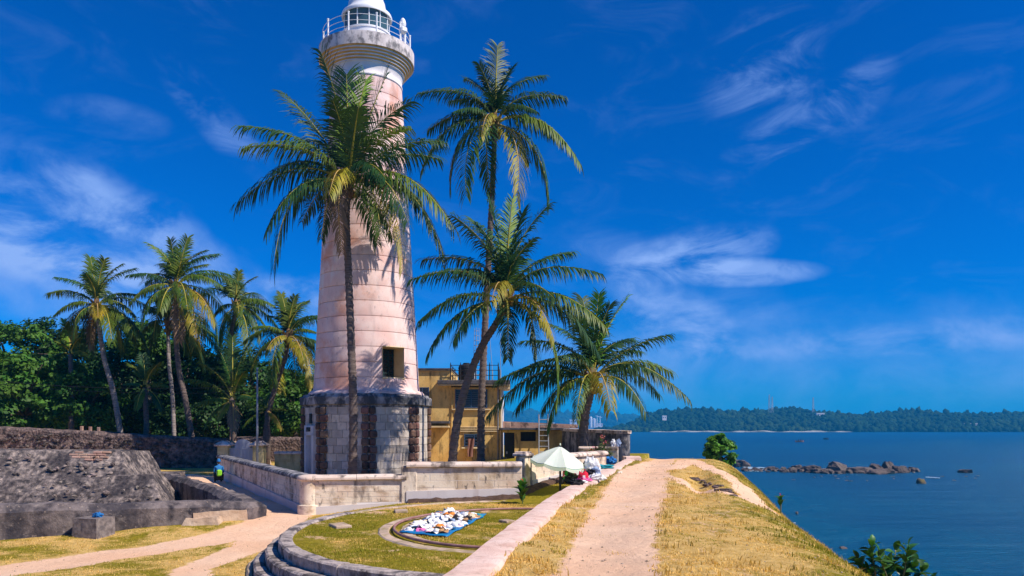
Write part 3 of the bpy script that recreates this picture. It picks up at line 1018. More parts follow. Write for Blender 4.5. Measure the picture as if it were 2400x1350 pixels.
    # cornice slab with a sloping top
    def octa(b, prof):
        vs, fs = [], []
        for r, z in prof:
            for a in ang:
                p = corner(r, a)
                vs.append((p.x, p.y, z))
        for j in range(len(prof) - 1):
            for i in range(8):
                fs.append((j * 8 + i, j * 8 + (i + 1) % 8, (j + 1) * 8 + (i + 1) % 8, (j + 1) * 8 + i))
        b.add(vs, fs)
    b = MB()
    octa(b, [(RC - 0.1, zc0 - .02), (RC + 0.04, zc0 - .02), (RC + 0.04, zc0 + 0.07), (RC + 0.17, zc0 + 0.13), (RC + 0.17, zc0 + 0.50), (RC + 0.10, zc0 + 0.56), (RC + 0.02, zc0 + 0.57), (RC - .02, zc0 + .68), (2.2, zc0 + 0.74)])
    b.build('cornice', M['cornice'], LW)
    b = MB()
    b.lathe([(3.12, 4.2), (3.10, 4.34), (2.98, 4.46), (2.6, 4.47)], 72)
    b.build('footing_ring', M['plaster'], LW, smooth=False)

    # shaft: rings of plastered masonry with a sunk joint between them
    zb, ct = zy(925), 34.0 * K42
    rad = lambda z: 2.86 - (2.86 - 1.90) * (z - zb) / (zy(213) - zb)
    ga, gh = R(40.5), R(13.5)
    wz0, wz1 = zb + ct, zb + 3 * ct
    for k in range(21):
        z0, z1 = zb + k * ct, zb + (k + 1) * ct
        r0, r1 = rad(z0), rad(z1)
        fl = 0.10 if k == 0 else 0
        prof = [(r0 - 0.06 + fl, z0), (r0 - 0.006 + fl, z0 + 0.018), (r0 + fl * 0.3, z0 + 0.06), ((r0 + r1) / 2, (z0 + z1) / 2), (r1, z1 - 0.06), (r1 - 0.006, z1 - 0.018), (r1 - 0.06, z1)]
        b = MB()
        if k in (1, 2):
            b.lathe(prof, 84, a0=ga + gh, a1=ga - gh + 2 * math.pi)
        else:
            b.lathe(prof, 96)
        o = b.build('masonry_ring', M['plaster'], LW)
        o.data.polygons.foreach_set('use_smooth', [True] * len(o.data.polygons))
        o.data.set_sharp_from_angle(angle=R(30))
    # window niche through two rings
    r = rad((wz0 + wz1) / 2)
    hw = r * math.sin(gh)
    mw = Matrix.Rotation(ga, 4, 'Z')          # local -y points out of the wall
    ro = r * math.cos(gh)
    b = MB()
    vs = [(-hw, -ro - .05, wz0), (hw, -ro - .05, wz0), (hw, -ro - .05, wz1), (-hw, -ro - .05, wz1), (-hw, -ro + 1.25, wz0), (hw, -ro + 1.25, wz0), (hw, -ro + 1.25, wz1), (-hw, -ro + 1.25, wz1)]
    b.add([mw @ Vector(v) for v in vs], [(0, 4, 5, 1), (1, 5, 6, 2), (2, 6, 7, 3), (3, 7, 4, 0), (4, 7, 6, 5)])
    wn = b.build('window_niche', M['cream'], LW)
    b = MB()
    b.box(None, (2 * hw + .06, .10, .09), M4=mw @ Matrix.Translation((0, -ro - .06, wz0 - .02)), ch=.02)
    b.build('sill', M['cream'], wn)
    b = MB()
    b.box(None, (2 * hw + .02, .06, .05), M4=mw @ Matrix.Translation((0, -ro - .05, wz1 + .02)), ch=.01)
    b.build('sill', M['cream'], wn)
    b = MB()
    wf = 2 * hw * 0.96
    b.box(None, (wf, .06, wz1 - wz0 - .06), M4=mw @ Matrix.Translation((0, -ro + 1.02, (wz0 + wz1) / 2)))
    sh = b.build('window', M['glass_dark'], LW)
    b = MB()
    for i in range(5):
        b.box(None, (.05, .05, wz1 - wz0 - .06), M4=mw @ Matrix.Translation((-wf / 2 + .03 + i * (wf - .06) / 4, -ro + .97, (wz0 + wz1) / 2)))
    for i in range(7):
        b.box(None, (wf, .04, .05), M4=mw @ Matrix.Translation((0, -ro + .965, wz0 + .06 + i * (wz1 - wz0 - .12) / 6)))
    b.build('window_frame', M['shutter_green'], sh)

    # neck and stepped corbel under the gallery
    zt = zb + 21 * ct
    zg0, zg1 = zy(155), zy(126)
    rt = rad(zt)
    RG = 2.56
    b = MB()
    b.lathe([(rt - .05, zt), (rt + .02, zt + .03), (rt + .03, zt + .12), (rt - .01, zt + .14), (rt, zt + .42), (rt + .05, zt + .62), (rt + .12, zt + .74)], 96)
    b.build('neck', M['plaster_white'], LW, smooth=True)
    rr, z = rt + 0.10, zt + 0.70
    steps = 5
    for i in range(steps):
        r0 = rr + (RG - 0.06 - rr) * i / steps
        r1 = rr + (RG - 0.06 - rr) * (i + 1) / steps
        za = z + (zg0 - z) * i / steps
        zb2 = z + (zg0 - z) * (i + 1) / steps
        b = MB()
        zm = za + (zb2 - za) * 0.45
        b.lathe([(r0 - .02, za), (r0 + .05, za), (r0 + .05, zm)], 96)
        b.lathe([(r0 + .05, zm), (r0 + .05, zb2 - .01), (r1 + .03, zb2)], 96, mi=1)
        b.build('corbel_ring', [M['plaster_white'], M['ochre_trim']] if i % 1 == 0 else M['ochre_trim'], LW)
    b = MB()
    b.lathe([(RG - .12, zg0 - .005), (RG, zg0), (RG, zg1), (RG - .03, zg1 + .02), (1.2, zg1 + .06)], 120)
    b.build('gallery', M['gallery'], LW)
    # railing
    rp = 100 * K42
    for i in range(10):
        a = R(-49 + 36 * i)
        b = MB()
        p = corner(rp, a)
        b.tube([p + Vector((0, 0, zg1 + .02)), p + Vector((0, 0, zg1 + 1.05))], .045, 8)
        b.tube([p + Vector((0, 0, zg1 + 1.05)), p + Vector((0, 0, zg1 + 1.10))], .06, 8)
        b.build('railing_post', M['white_paint'], LW)
    for zz in (.34, .64, .95):
        b = MB()
        n = 96
        b.tube([corner(rp, 2 * math.pi * j / n) + Vector((0, 0, zg1 + zz)) for j in range(n + 1)], .014, 6, cap=False)
        b.build('railing_bar', M['white_paint'], LW)
    # white horn on the right of the railing
    a = R(64)
    p = corner(rp + .02, a)
    b = MB()
    b.lathe([(.001, .62), (.07, .60), (.14, .48), (.17, .30), (.15, .16), (.09, .12)], 16, p + Vector((0, 0, zg1 + .78)))
    b.box(p + Vector((0.02, -.06, zg1 + .72)), (.36, .36, .30), .6, ch=.06)
    b.tube([p + Vector((.1, 0, zg1)), p + Vector((.1, 0, zg1 + .75))], .07, 8)
    b.tube([p + Vector((-.1, -.02, zg1)), p + Vector((-.06, 0, zg1 + .62))], .035, 6)
    b.build('horn', M['white_paint'], LW)
    # lantern
    z1 = zg1 + 0.05
    rd = 55 * K42
    zgl0, zgl1 = zy(85), zy(43)
    b = MB()
    b.lathe([(rd + .06, z1 - .03), (rd + .06, z1 + .12), (rd, z1 + .15), (rd, zgl0 - .10), (rd + .05, zgl0 - .08), (rd + .05, zgl0), (rd - .1, zgl0 + .02)], 72)
    b.build('lantern_drum', M['white_paint'], LW, smooth=False)
    rg = 51 * K42
    for i in range(12):
        b = MB()
        b.lathe([(rg, zgl0 + .01), (rg, zgl1)], 6, a0=R(-104 + 30 * i) + .02, a1=R(-74 + 30 * i) - .02)
        b.build('lantern_pane', LGLASS, LW)
    for i in range(12):
        b = MB()
        p = corner(rg + .01, R(-104 + 30 * i))
        b.tube([p + Vector((0, 0, zgl0)), p + Vector((0, 0, zgl1))], .032, 6)
        b.build('glazing_bar', M['white_paint'], LW)
    b = MB()
    b.lathe([(.001, 1.0), (.22, .98), (.42, .8), (.47, .5), (.42, .2), (.22, .02), (.2, -.55), (.001, -.55)], 20, (0, 0, zgl0 + .35))
    b.lathe([(rg - .06, -.03), (.5, .03), (.001, .03)], 40, (0, 0, zgl0))
    b.build('lamp_lens', M['glass_dark'], LW, smooth=True)
    re = 58 * K42
    zd = zgl1
    b = MB()
    b.lathe([(.001, zd + .02), (rg - .05, zd + .02), (re - .12, zd - .06), (re, zd - .10), (re + .02, zd), (re - .02, zd + .10), (45 * K42, zd + .36), (44 * K42, zd + .46), (42 * K42, zd + .75), (36 * K42, zd + 1.08), (25 * K42, zd + 1.32), (10 * K42, zd + 1.44), (.12, zd + 1.46), (.10, zd + 1.6), (.001, zd + 1.62)], 72)
    dm = b.build('lantern_dome', M['white_paint'], LW, smooth=True)
    dm.data.set_sharp_from_angle(angle=R(35))
    b = MB()
    p = corner(.35, R(70))
    b.tube([p + Vector((0, 0, zd + 1.3)), p + Vector((0.04, 0, zd + 2.4))], .02, 6)
    b.build('lightning_rod', M['white_paint'], dm)


LGLASS = bpy.data.materials.new('lantern_glass')
LGLASS.use_nodes = True
_b = LGLASS.node_tree.nodes['Principled BSDF']
_b.inputs['Base Color'].default_value = (0.10, 0.22, 0.30, 1)
_b.inputs['Roughness'].default_value = 0.03
_b.inputs['Transmission Weight'].default_value = 0.55
_b.inputs['IOR'].default_value = 1.1
_b.inputs['Specular IOR Level'].default_value = 0.8
build_lighthouse()


# ------------------------------------------------------------------ compound walls
UNIT = None


def unit_block(mat):
    global UNIT
    UNIT = UNIT or {}
    if mat.name not in UNIT:
        b = MB()
        b.box((0, 0, 0), (1, 1, 1), ch=0.012)
        o = b.build('block', mat)
        UNIT[mat.name] = o.data
        bpy.data.objects.remove(o)
    return UNIT[mat.name]


def block_wall(name, label, p0, p1, zb0, zb1, zt, thick=0.34, plinth=(0.34, 0.34), coping=0.16, course=0.165, mat='compound', cop='coping', blen=(0.7, 1.1), proud=0.05, group=None, coplen=1.1, cat='wall'):
    p0, p1 = Vector((*p0, 0)), Vector((*p1, 0))
    e = p1 - p0
    L = e.length
    e.normalize()
    rz = math.atan2(e.y, e.x)
    n = Vector((e.y, -e.x, 0))            # towards the photographer for walls drawn left to right
    w = thing(name, label, cat, p0, rz, group)
    ztop = zt - coping
    b = MB()
    th = thick - 0.014
    vs = [(0, 0, zb0 - .3), (L, 0, zb1 - .3), (L, th, zb1 - .3), (0, th, zb0 - .3), (0, 0, ztop), (L, 0, ztop), (L, th, ztop), (0, th, ztop)]
    vs = [(x, y - th / 2, z) for x, y, z in vs]
    b.add(vs, [(0, 1, 5, 4), (1, 2, 6, 5), (2, 3, 7, 6), (3, 0, 4, 7), (4, 5, 6, 7)])
    b.build('wall_core', M['mortar'] if mat != 'moss_wall' else M[mat], w)
    if plinth[0] > 0:
        b = MB()
        t = thick / 2 + proud
        vs = [(-.0, -t, zb0 - .35), (L, -t, zb1 - .35), (L, t, zb1 - .35), (0, t, zb0 - .35), (0, -t, zb0 + plinth[0]), (L, -t, zb1 + plinth[1]), (L, t, zb1 + plinth[1]), (0, t, zb0 + plinth[0])]
        b.add(vs, [(0, 1, 5, 4), (1, 2, 6, 5), (2, 3, 7, 6), (3, 0, 4, 7), (4, 5, 6, 7)])
        b.build('plinth', M['plinth'], w)
    me = unit_block(M[mat])
    k = 0
    z = ztop
    while True:
        z1, z0 = z, z - course
        s = 0.0
        x = random.uniform(*blen) * (0.5 if k % 2 else 1)
        cuts = [0.0]
        while x < L - 0.3:
            cuts.append(x)
            x += random.uniform(*blen)
        cuts.append(L)
        done = True
        for c0, c1 in zip(cuts[:-1], cuts[1:]):
            m = (c0 + c1) / 2 / L
            zp = (zb0 + plinth[0]) * (1 - m) + (zb1 + plinth[1]) * m
            if z1 < zp + 0.03:
                continue
            done = False
            o = link('block', me, w)
            o.location = ((c0 + c1) / 2, random.uniform(-.005, .005), (z0 + z1) / 2)
            o.scale = (c1 - c0 - 0.009, thick, course - 0.010)
            o.rotation_euler = (0, random.uniform(-.003, .003), 0)
        z -= course
        k += 1
        if done or k > 30:
            break
    # coping slabs: a roll and a fillet, in lengths
    x = 0.0
    prof = [(-thick / 2 - .05, 0), (-thick / 2 - .10, .03), (-thick / 2 - .10, coping * .55), (-thick / 2 - .06, coping * .85), (-thick / 2 + .02, coping), (thick / 2 - .02, coping), (thick / 2 + .06, coping * .85), (thick / 2 + .10, coping * .55), (thick / 2 + .10, .03), (thick / 2 + .05, 0)]
    while x < L - 0.05:
        x1 = min(L, x + coplen * random.uniform(.9, 1.1))
        if L - x1 < .3:
            x1 = L
        b = MB()
        dz = random.uniform(-.006, .006)
        q = len(prof)
        g = .006
        vs = [(x + g, y, ztop + z + dz) for y, z in prof] + [(x1 - g, y, ztop + z + dz) for y, z in prof]
        fs = [(i, (i + 1) % q, q + (i + 1) % q, q + i) for i in range(q)] + [tuple(range(q))[::-1], tuple(range(q, 2 * q))]
        b.add(vs, fs)
        b.build('coping_slab', M[cop], w)
        x = x1
    return w


def pier(parent, x, y, zb, zt, w, mat='compound', name='pier', cap=True):
    """square masonry pier in world metres under a thing at the origin of its wall"""
    b = MB()
    inv = parent.matrix_basis.inverted()
    rz = parent.rotation_euler.z
    c = inv @ Vector((x, y, 0))
    b.box((c.x, c.y, (zb + zt) / 2 - .1), (w, w, zt - zb + .2), ch=.02)
    o = b.build(name, M[mat], parent)
    if cap:
        b = MB()
        b.box((c.x, c.y, zt + .05), (w + .16, w + .16, .10), ch=.025)
        b.box((c.x, c.y, zt + .125), (w + .06, w + .06, .05), ch=.02)
        b.build('pier_cap', M['coping'], parent)
    return o


CORN = (-6.0, 22.75)
FL = block_wall('compound_wall', 'low stained block wall section from the rounded corner to the taller section', (CORN[0] + .18, CORN[1]), (-3.2, 23.25), 0.0, 0.30, 1.14, plinth=(0.22, 0.02), course=.165, blen=(.9, 1.5))
TALL = block_wall('compound_wall', 'taller stained block wall section in front of the two crossing palms', (-3.2, 23.25), (0.28, 23.7), 0.30, 0.56, 1.50, plinth=(0.34, 0.14), course=.20, thick=.42, blen=(1.1, 1.8))
SIDE = block_wall('compound_wall', 'long shaded block wall along the lane, with dark coping', (-14.7, 38.9), (CORN[0] - .12, CORN[1] + .22), 0.05, 0.0, 1.14, plinth=(0.42, 0.24), course=.165, blen=(.5, .9), coplen=.7, cop='cornice')
UMB = block_wall('compound_wall', 'block wall section with pale plinth behind the mint umbrella', (0.50, 25.0), (3.55, 30.2), 0.50, 0.75, 1.62, plinth=(0.34, 0.34), course=.21, blen=(1.0, 1.7))
BACK = block_wall('compound_wall', 'yellowish mossy block wall between the gate and the lighthouse door', (-12.75, 41.4), (-11.1, 41.4), 0.0, 0.0, 1.22, plinth=(0, 0), course=.21, mat='moss_wall', blen=(.4, .7))


def corner_pier():
    # rounded corner where the two walls meet
    b = MB()
    inv = FL.matrix_basis.inverted()
    c = inv @ Vector((CORN[0], CORN[1] + .05, 0))
    b.lathe([(.36, -.3), (.36, .26), (.30, .28), (.30, .98)], 24, c)
    b.build('corner_pier', M['compound'], FL, smooth=True).data.set_sharp_from_angle(angle=R(40))
    b = MB()
    b.lathe([(.28, .975), (.34, .985), (.37, 1.01), (.37, 1.07), (.33, 1.115), (.2, 1.15), (.01, 1.15)], 24, c)
    b.build('corner_cap', M['coping'], FL, smooth=True)
    pier(UMB, 0.36, 24.75, 0.5, 1.62, .36, cap=True)
    pier(TALL, -3.12, 23.26, 0.2, 1.38, .46, cap=False)


corner_pier()


# ------------------------------------------------------------------ gate beside the lane
def build_gate():
    w = thing('gateway', 'grey metal gate between two capped pillars behind the lane wall', 'gate', (-14.0, 40.2, 0))
    for x in (-1.05, 0.78):
        b = MB()
        b.box((x, 0, .75), (.55, .55, 1.6), ch=.02)
        p = b.build('pillar', M['moss_wall'], w)
        b = MB()
        b.box((x, 0, 1.59), (.82, .82, .10), ch=.03)
        vs = [(x - .38, -.38, 1.64), (x + .38, -.38, 1.64), (x + .38, .38, 1.64), (x - .38, .38, 1.64), (x - .12, -.12, 1.83), (x + .12, -.12, 1.83), (x + .12, .12, 1.83), (x - .12, .12, 1.83)]
        b.add(vs, [(0, 1, 5, 4), (1, 2, 6, 5), (2, 3, 7, 6), (3, 0, 4, 7), (4, 5, 6, 7)])
        b.build('pillar_cap', M['coping'], p)
    b = MB()
    b.box((-.14, 0, .72), (1.28, .05, 1.38))
    b.box((-.14, -.03, 1.40), (1.28, .06, .06))
    for i in range(8):
        b.box((-.72 + i * .165, -.035, .72), (.03, .03, 1.34))
    g = b.build('gate_leaf', M['door_grey'], w)
    b = MB()
    n = 14
    vs, fs = [], []
    for y in (-.03, .03):
        for i in range(n + 1):
            a = math.pi * i / n
            vs.append((-.10 + .40 * math.cos(a), y, 1.435 + .16 + .30 * math.sin(a)))
        vs += [(-.50, y, 1.435), (.30, y, 1.435)]
    k = n + 3
    fs = [tuple(range(k)), tuple(range(k, 2 * k))[::-1]] + [(i, (i + 1) % k, k + (i + 1) % k, k + i) for i in range(k)]
    b.add(vs, fs)
    for x in (-.30, -.10, .10):
        b.box((x, -.04, 1.62), (.02, .02, .38))
    fix_normals(b.build('arched_top', M['door_grey'], g))


build_gate()


# ------------------------------------------------------------------ yellow keeper's house, annex and bastion
def window_unit(parent, x0, x1, z0, z1, y, ncol, nrow, name='window', open_leaf=False):
    b = MB()
    cx, cz = (x0 + x1) / 2, (z0 + z1) / 2
    b.box((cx, y - .012, cz), (x1 - x0, .03, z1 - z0))
    o = b.build(name, M['glass_dark'], parent)
    b = MB()
    t = .06
    for x in (x0 + t / 2, x1 - t / 2):
        b.box((x, y - .04, cz), (t, .12, z1 - z0 + .02))
    for z in (z0 + t / 2, z1 - t / 2):
        b.box((cx, y - .037, z), (x1 - x0 - 2 * t, .11, t))
    for i in range(1, ncol):
        b.box((x0 + (x1 - x0) * i / ncol, y - .04, cz), (.055, .09, z1 - z0 - .1))
    b.build('window_frame', M['blue_frame'], o)
    for c in range(ncol):
        a0 = x0 + (x1 - x0) * c / ncol + .06
        a1 = x0 + (x1 - x0) * (c + 1) / ncol - .06
        for r_ in range(nrow):
            zc = z0 + .1 + (z1 - z0 - .2) * (r_ + .5) / nrow
            b = MB()
            b.box((0, 0, 0), (a1 - a0, .02, (z1 - z0 - .2) / nrow * .72))
            s = b.build('slat', M['blue_frame'], o)
            s.location = ((a0 + a1) / 2, y - .06, zc)
            s.rotation_euler = (R(32), 0, 0)
    return o


def build_house():
    D = 48.0
    k = D / F
    X = lambda px: (px - 1200) * k
    Z = lambda py: EYE + (HOR - py) * k
    h = thing('house', 'yellow two-storey flat-roofed keeper house behind the lighthouse', 'house', (0, D, 0))
    xa, xb, xc = -9.2, X(1057), X(1172)
    za, zb = Z(868), Z(908)
    b = MB()
    b.box(((xa + xb) / 2, 3.0, (za - .4) / 2), (xb - xa, 6, za + .4))
    b.build('wall', M['yellow'], h)
    b = MB()
    b.box(((xb + xc) / 2 + .002, 2.95, (zb - .4) / 2), (xc - xb - .004, 5.86, zb + .4))
    b.build('wall', M['yellow'], h)
    b = MB()
    b.box(((xa + xb) / 2, 3.0, za + .065), (xb - xa + .14, 6.3, .13), ch=.02)
    rf = b.build('roof', M['roof_dark'], h)
    b = MB()
    b.box(((xa + xb) / 2, 3.0, za - .025), (xb - xa + .06, 6.16, .05))
    b.build('eave_band', M['cream'], rf)
    # lower roof slab that oversails the front
    x0, x1 = X(1027), X(1196)
    b = MB()
    b.box(((x0 + x1) / 2, 2.55, zb + .30), (x1 - x0, 6.3, .26), ch=.03)
    rf = b.build('roof', M['roof_dark'], h)
    b = MB()
    b.box(((x0 + x1) / 2, 2.55, zb + .13), (x1 - x0 - .05, 6.2, .08))
    b.box((xc + .25, 1.0, zb - .02), (.66, 2.6, .2), ch=.02)
    b.build('eave_band', M['cream'], rf)
    # corner pilaster, white return wall and downpipes
    b = MB()
    b.box((xc + .085, 2.9, zb / 2 - .1), (.17, 5.7, zb + .1))
    b.build('white_return_wall', M['plaster_white'], h)
    for x, r_, mt in ((xc - .13, .035, 'pole_grey'), (xc + .05, .045, 'cream'), (xb + .06, .03, 'yellow')):
        b = MB()
        b.tube([(x, -.06, .1), (x, -.06, zb - .05)], r_, 8)
        b.build('downpipe', M[mt], h)
    # string courses
    for i, py in enumerate((1001, 1006, 1011)):
        b = MB()
        b.box(((X(1070) + X(1171)) / 2, -.03, Z(py)), (X(1171) - X(1070), .08, .06), ch=.012)
        b.build('string_course', M['cream'], h)
    # canopy over the ground floor
    b = MB()
    b.box(((X(998) + X(1055)) / 2, -.42, Z(990)), (X(1055) - X(998), .86, .16), ch=.02)
    c = b.build('canopy', M['roof_dark'], h)
    b = MB()
    b.box(((X(998) + X(1055)) / 2, -.42, Z(1000)), (X(1055) - X(998) - .04, .82, .10))
    b.build('canopy_edge', M['cream'], c)
    window_unit(h, X(975), X(1006), Z(940), Z(908), -.0, 2, 6)
    window_unit(h, X(1067), X(1142), Z(956), Z(913), -.0, 4, 7)
    b = MB()
    b.box(((X(1060) + X(1149)) / 2, -.07, Z(960)), (X(1149) - X(1060), .18, .08), ch=.015)
    b.build('sill', M['cream'], h)
    w = window_unit(h, X(1088), X(1136), Z(1046), Z(1018), -.0, 2, 3)
    b = MB()
    b.box(((X(1082) + X(1140)) / 2, -.16, Z(1050)), (X(1140) - X(1082), .36, .10), ch=.02)
    b.build('sill', M['cream'], w)
    # cloth hung out at the lower window
    b = MB()
    n, m = 8, 10
    vs = []
    for j in range(m + 1):
        for i in range(n + 1):
            u, v = i / n, j / m
            vs.append((X(1097) + (X(1112) - X(1097)) * (u * (1 - .25 * v) + .04 * math.sin(v * 7)), D - .37 - .06 * math.sin(u * 9 + v * 2), Z(1028) - v * (Z(1028) - Z(1070))))
    b.add(vs, [(j * (n + 1) + i, j * (n + 1) + i + 1, (j + 1) * (n + 1) + i + 1, (j + 1) * (n + 1) + i) for j in range(m) for i in range(n)])
    o = b.build('hanging_cloth', M['brown_cloth'])
    tag(o, 'brown cloth hung from the lower window of the yellow house', 'cloth')
    md = o.modifiers.new('thickness', 'SOLIDIFY')
    md.thickness = 0.015
    # rails round the flat roof, water tank, aerial masts
    zr = zb + .43
    rl = thing('roof_railing', 'dark metal railing around the water tank on the flat roof', 'railing', (0, D, 0))
    xs = [X(1057), X(1080), X(1115), X(1148), X(1168)]
    for i, x in enumerate(xs):
        b = MB()
        b.tube([(x, -.30, zr), (x, -.30, zr + .98)], .035, 6)
        b.tube([(x, -.30, zr + .98), (x, -.30, zr + 1.12)], [.035, .008], 6)
        b.build('post', M['black_metal'], rl)
    for y in (1.5, 3.4):
        for x in (xs[0], xs[-1]):
            b = MB()
            b.tube([(x, y, zr), (x, y, zr + .98)], .035, 6)
            b.build('post', M['black_metal'], rl)
    for zz in (.30, .62, .93):
        b = MB()
        b.tube([(xs[0], 3.4, zr + zz), (xs[0], -.30, zr + zz), (xs[0] + .01, -.30, zr + zz)], .02, 6)
        b.tube([(xs[0], -.30, zr + zz), (xs[-1], -.30, zr + zz)], .02, 6)
        b.tube([(xs[-1], -.30, zr + zz), (xs[-1], 3.4, zr + zz)], .02, 6)
        b.build('rail', M['black_metal'], rl)
    tk = thing('water_tank', 'black ribbed plastic water tank on the flat roof', 'tank', (X(1091), D + 1.0, zr))
    b = MB()
    pr = [(.001, 0), (.50, 0)]
    for i in range(6):
        z = .04 + i * .15
        pr += [(.52, z), (.52, z + .09), (.50, z + .11), (.50, z + .14)]
    pr += [(.50, .95), (.42, 1.04), (.22, 1.10)]
    b.lathe(pr, 28)
    b.build('tank_body', M['black'], tk, smooth=False)
    b = MB()
    b.lathe([(.22, 1.09), (.22, 1.16), (.18, 1.18), (.001, 1.19)], 20)
    b.build('lid', M['black'], tk)
    b = MB()
    b.tube([(0.42, -.35, .1), (.55, -.5, .15), (.55, -.5, .6), (.40, -.38, .8)], .03, 6)
    b.build('pipe', M['white_paint'], tk)
    # lattice aerial mast and three whip aerials
    ms = thing('aerial_mast', 'thin white lattice aerial mast standing on the house roof', 'mast', (X(1113), D + 2.4, zr))
    b = MB()
    top = 3.6
    legs = [(0, -.22), (.24, .12), (-.24, .12)]
    for lx, ly in legs:
        b.tube([(lx, ly, 0), (lx * .6, ly * .6, top)], .018, 5)
    b.build('mast_legs', M['metal'], ms)
    for i in range(11):
        b = MB()
        z = .2 + i * .32
        f = 1 - .4 * z / top
        pts = [(lx * f, ly * f, z) for lx, ly in legs]
        b.tube(pts + [pts[0]], .012, 4, cap=False)
        b.build('rung', M['metal'], ms)
    for nm, px, hh, lean in (('beside the lattice mast', 1139, 3.3, -.16), ('taller and leaning, between the other two', 1152, 3.6, -.22), ('at the right corner of the house roof', 1172, 3.2, 0.0)):
        a = thing('aerial', 'thin white whip aerial ' + nm, 'aerial', (X(px), D + 2.0, zr))
        b = MB()
        b.tube([(0, 0, 0), (0, 0, .8)], .04, 6)
        b.build('socket', M['metal'], a)
        b = MB()
        b.tube([(0, 0, .8), (lean, 0, hh)], [.022, .012], 5)
        b.build('rod', M['metal'], a)


build_house()


def build_annex():
    D = 47.0
    k = D / F
    X = lambda px: (px - 1200) * k
    Z = lambda py: EYE + (HOR - py) * k
    a = thing('annex', 'single-storey yellow annex with a dark door and a reddish roof edge', 'outbuilding', (0, D, 0))
    x0, x1 = X(1182), X(1330)
    zt = Z(1008)
    d0, d1 = X(1178), X(1206)
    w0, w1 = X(1220), X(1256)
    b = MB()

    def seg(xa, xb, za, zc):
        b.box(((xa + xb) / 2, 1.5, (za + zc) / 2), (xb - xa, 3, zc - za))
    seg(d1, w0, -.4, zt)
    seg(w1, x1, -.4, zt)
    seg(w0, w1, -.4, Z(1034))
    seg(w0, w1, Z(1012), zt)
    seg(x0 - .12, d1, Z(1014), zt)
    b.build('wall', M['yellow'], a)
    b = MB()
    b.box(((x0 + d1) / 2, .25, Z(1014) / 2 - .1), (d1 - x0 + .0, .06, Z(1014) + .2))
    dr = b.build('door', M['black'], a)
    b = MB()
    b.box((x0 + .15, .20, .95), (.08, .05, .14))
    b.build('handle', M['metal'], dr)
    b = MB()
    b.box(((w0 + w1) / 2, .3, Z(1023)), (w1 - w0, .06, Z(1012) - Z(1034)))
    w = b.build('window', M['black'], a)
    b = MB()
    for i in range(5):
        b.box((w0 + (w1 - w0) * (i + .5) / 5, .1, Z(1023)), (.03, .03, Z(1012) - Z(1034)))
    b.build('window_bars', M['black_metal'], w)
    b = MB()
    b.box(((x0 + x1) / 2 - .1, 1.35, zt + .07), (x1 - x0 + .4, 3.6, .14), ch=.02)
    b.build('roof', M['roof_dark'], a)
    b = MB()
    vs = [(x0 - .1, 1.2, zt + .14), (x1 + .7, .6, zt + .12), (x1 + .7, .9, zt + .12), (x0 - .1, 1.5, zt + .14)]
    vs += [(v[0], v[1], v[2] + (.40 if i in (0, 3) else .22)) for i, v in enumerate(vs)]
    b.add(vs, [(0, 1, 5, 4), (1, 2, 6, 5), (2, 3, 7, 6), (3, 0, 4, 7), (4, 5, 6, 7)])
    b.build('roof_parapet', M['roof_red'], a)
    b = MB()
    b.box((X(1190), .1, zt + .31), (.34, .40, .34), ch=.02)
    o = b.build('brick_block', M['red_brick'], None)
    o.location = (0, D, 0)
    tag(o, 'small red block at the left end of the annex roof', 'block')
    # ladder
    l = thing('ladder', 'grey metal ladder leaning against the annex', 'ladder', (X(1273), D - 1.1, .2))
    for s in (-.30, .30):
        b = MB()
        b.tube([(s, 0, 0), (s * .9, .75, 3.1)], .035, 6)
        b.build('rail', M['metal'], l)
    for i in range(9):
        b = MB()
        f = (i + .6) / 9.6
        b.tube([(-.30, .75 * f, 3.1 * f), (.30, .75 * f, 3.1 * f)], .025, 6)
        b.build('rung', M['metal'], l)


build_annex()


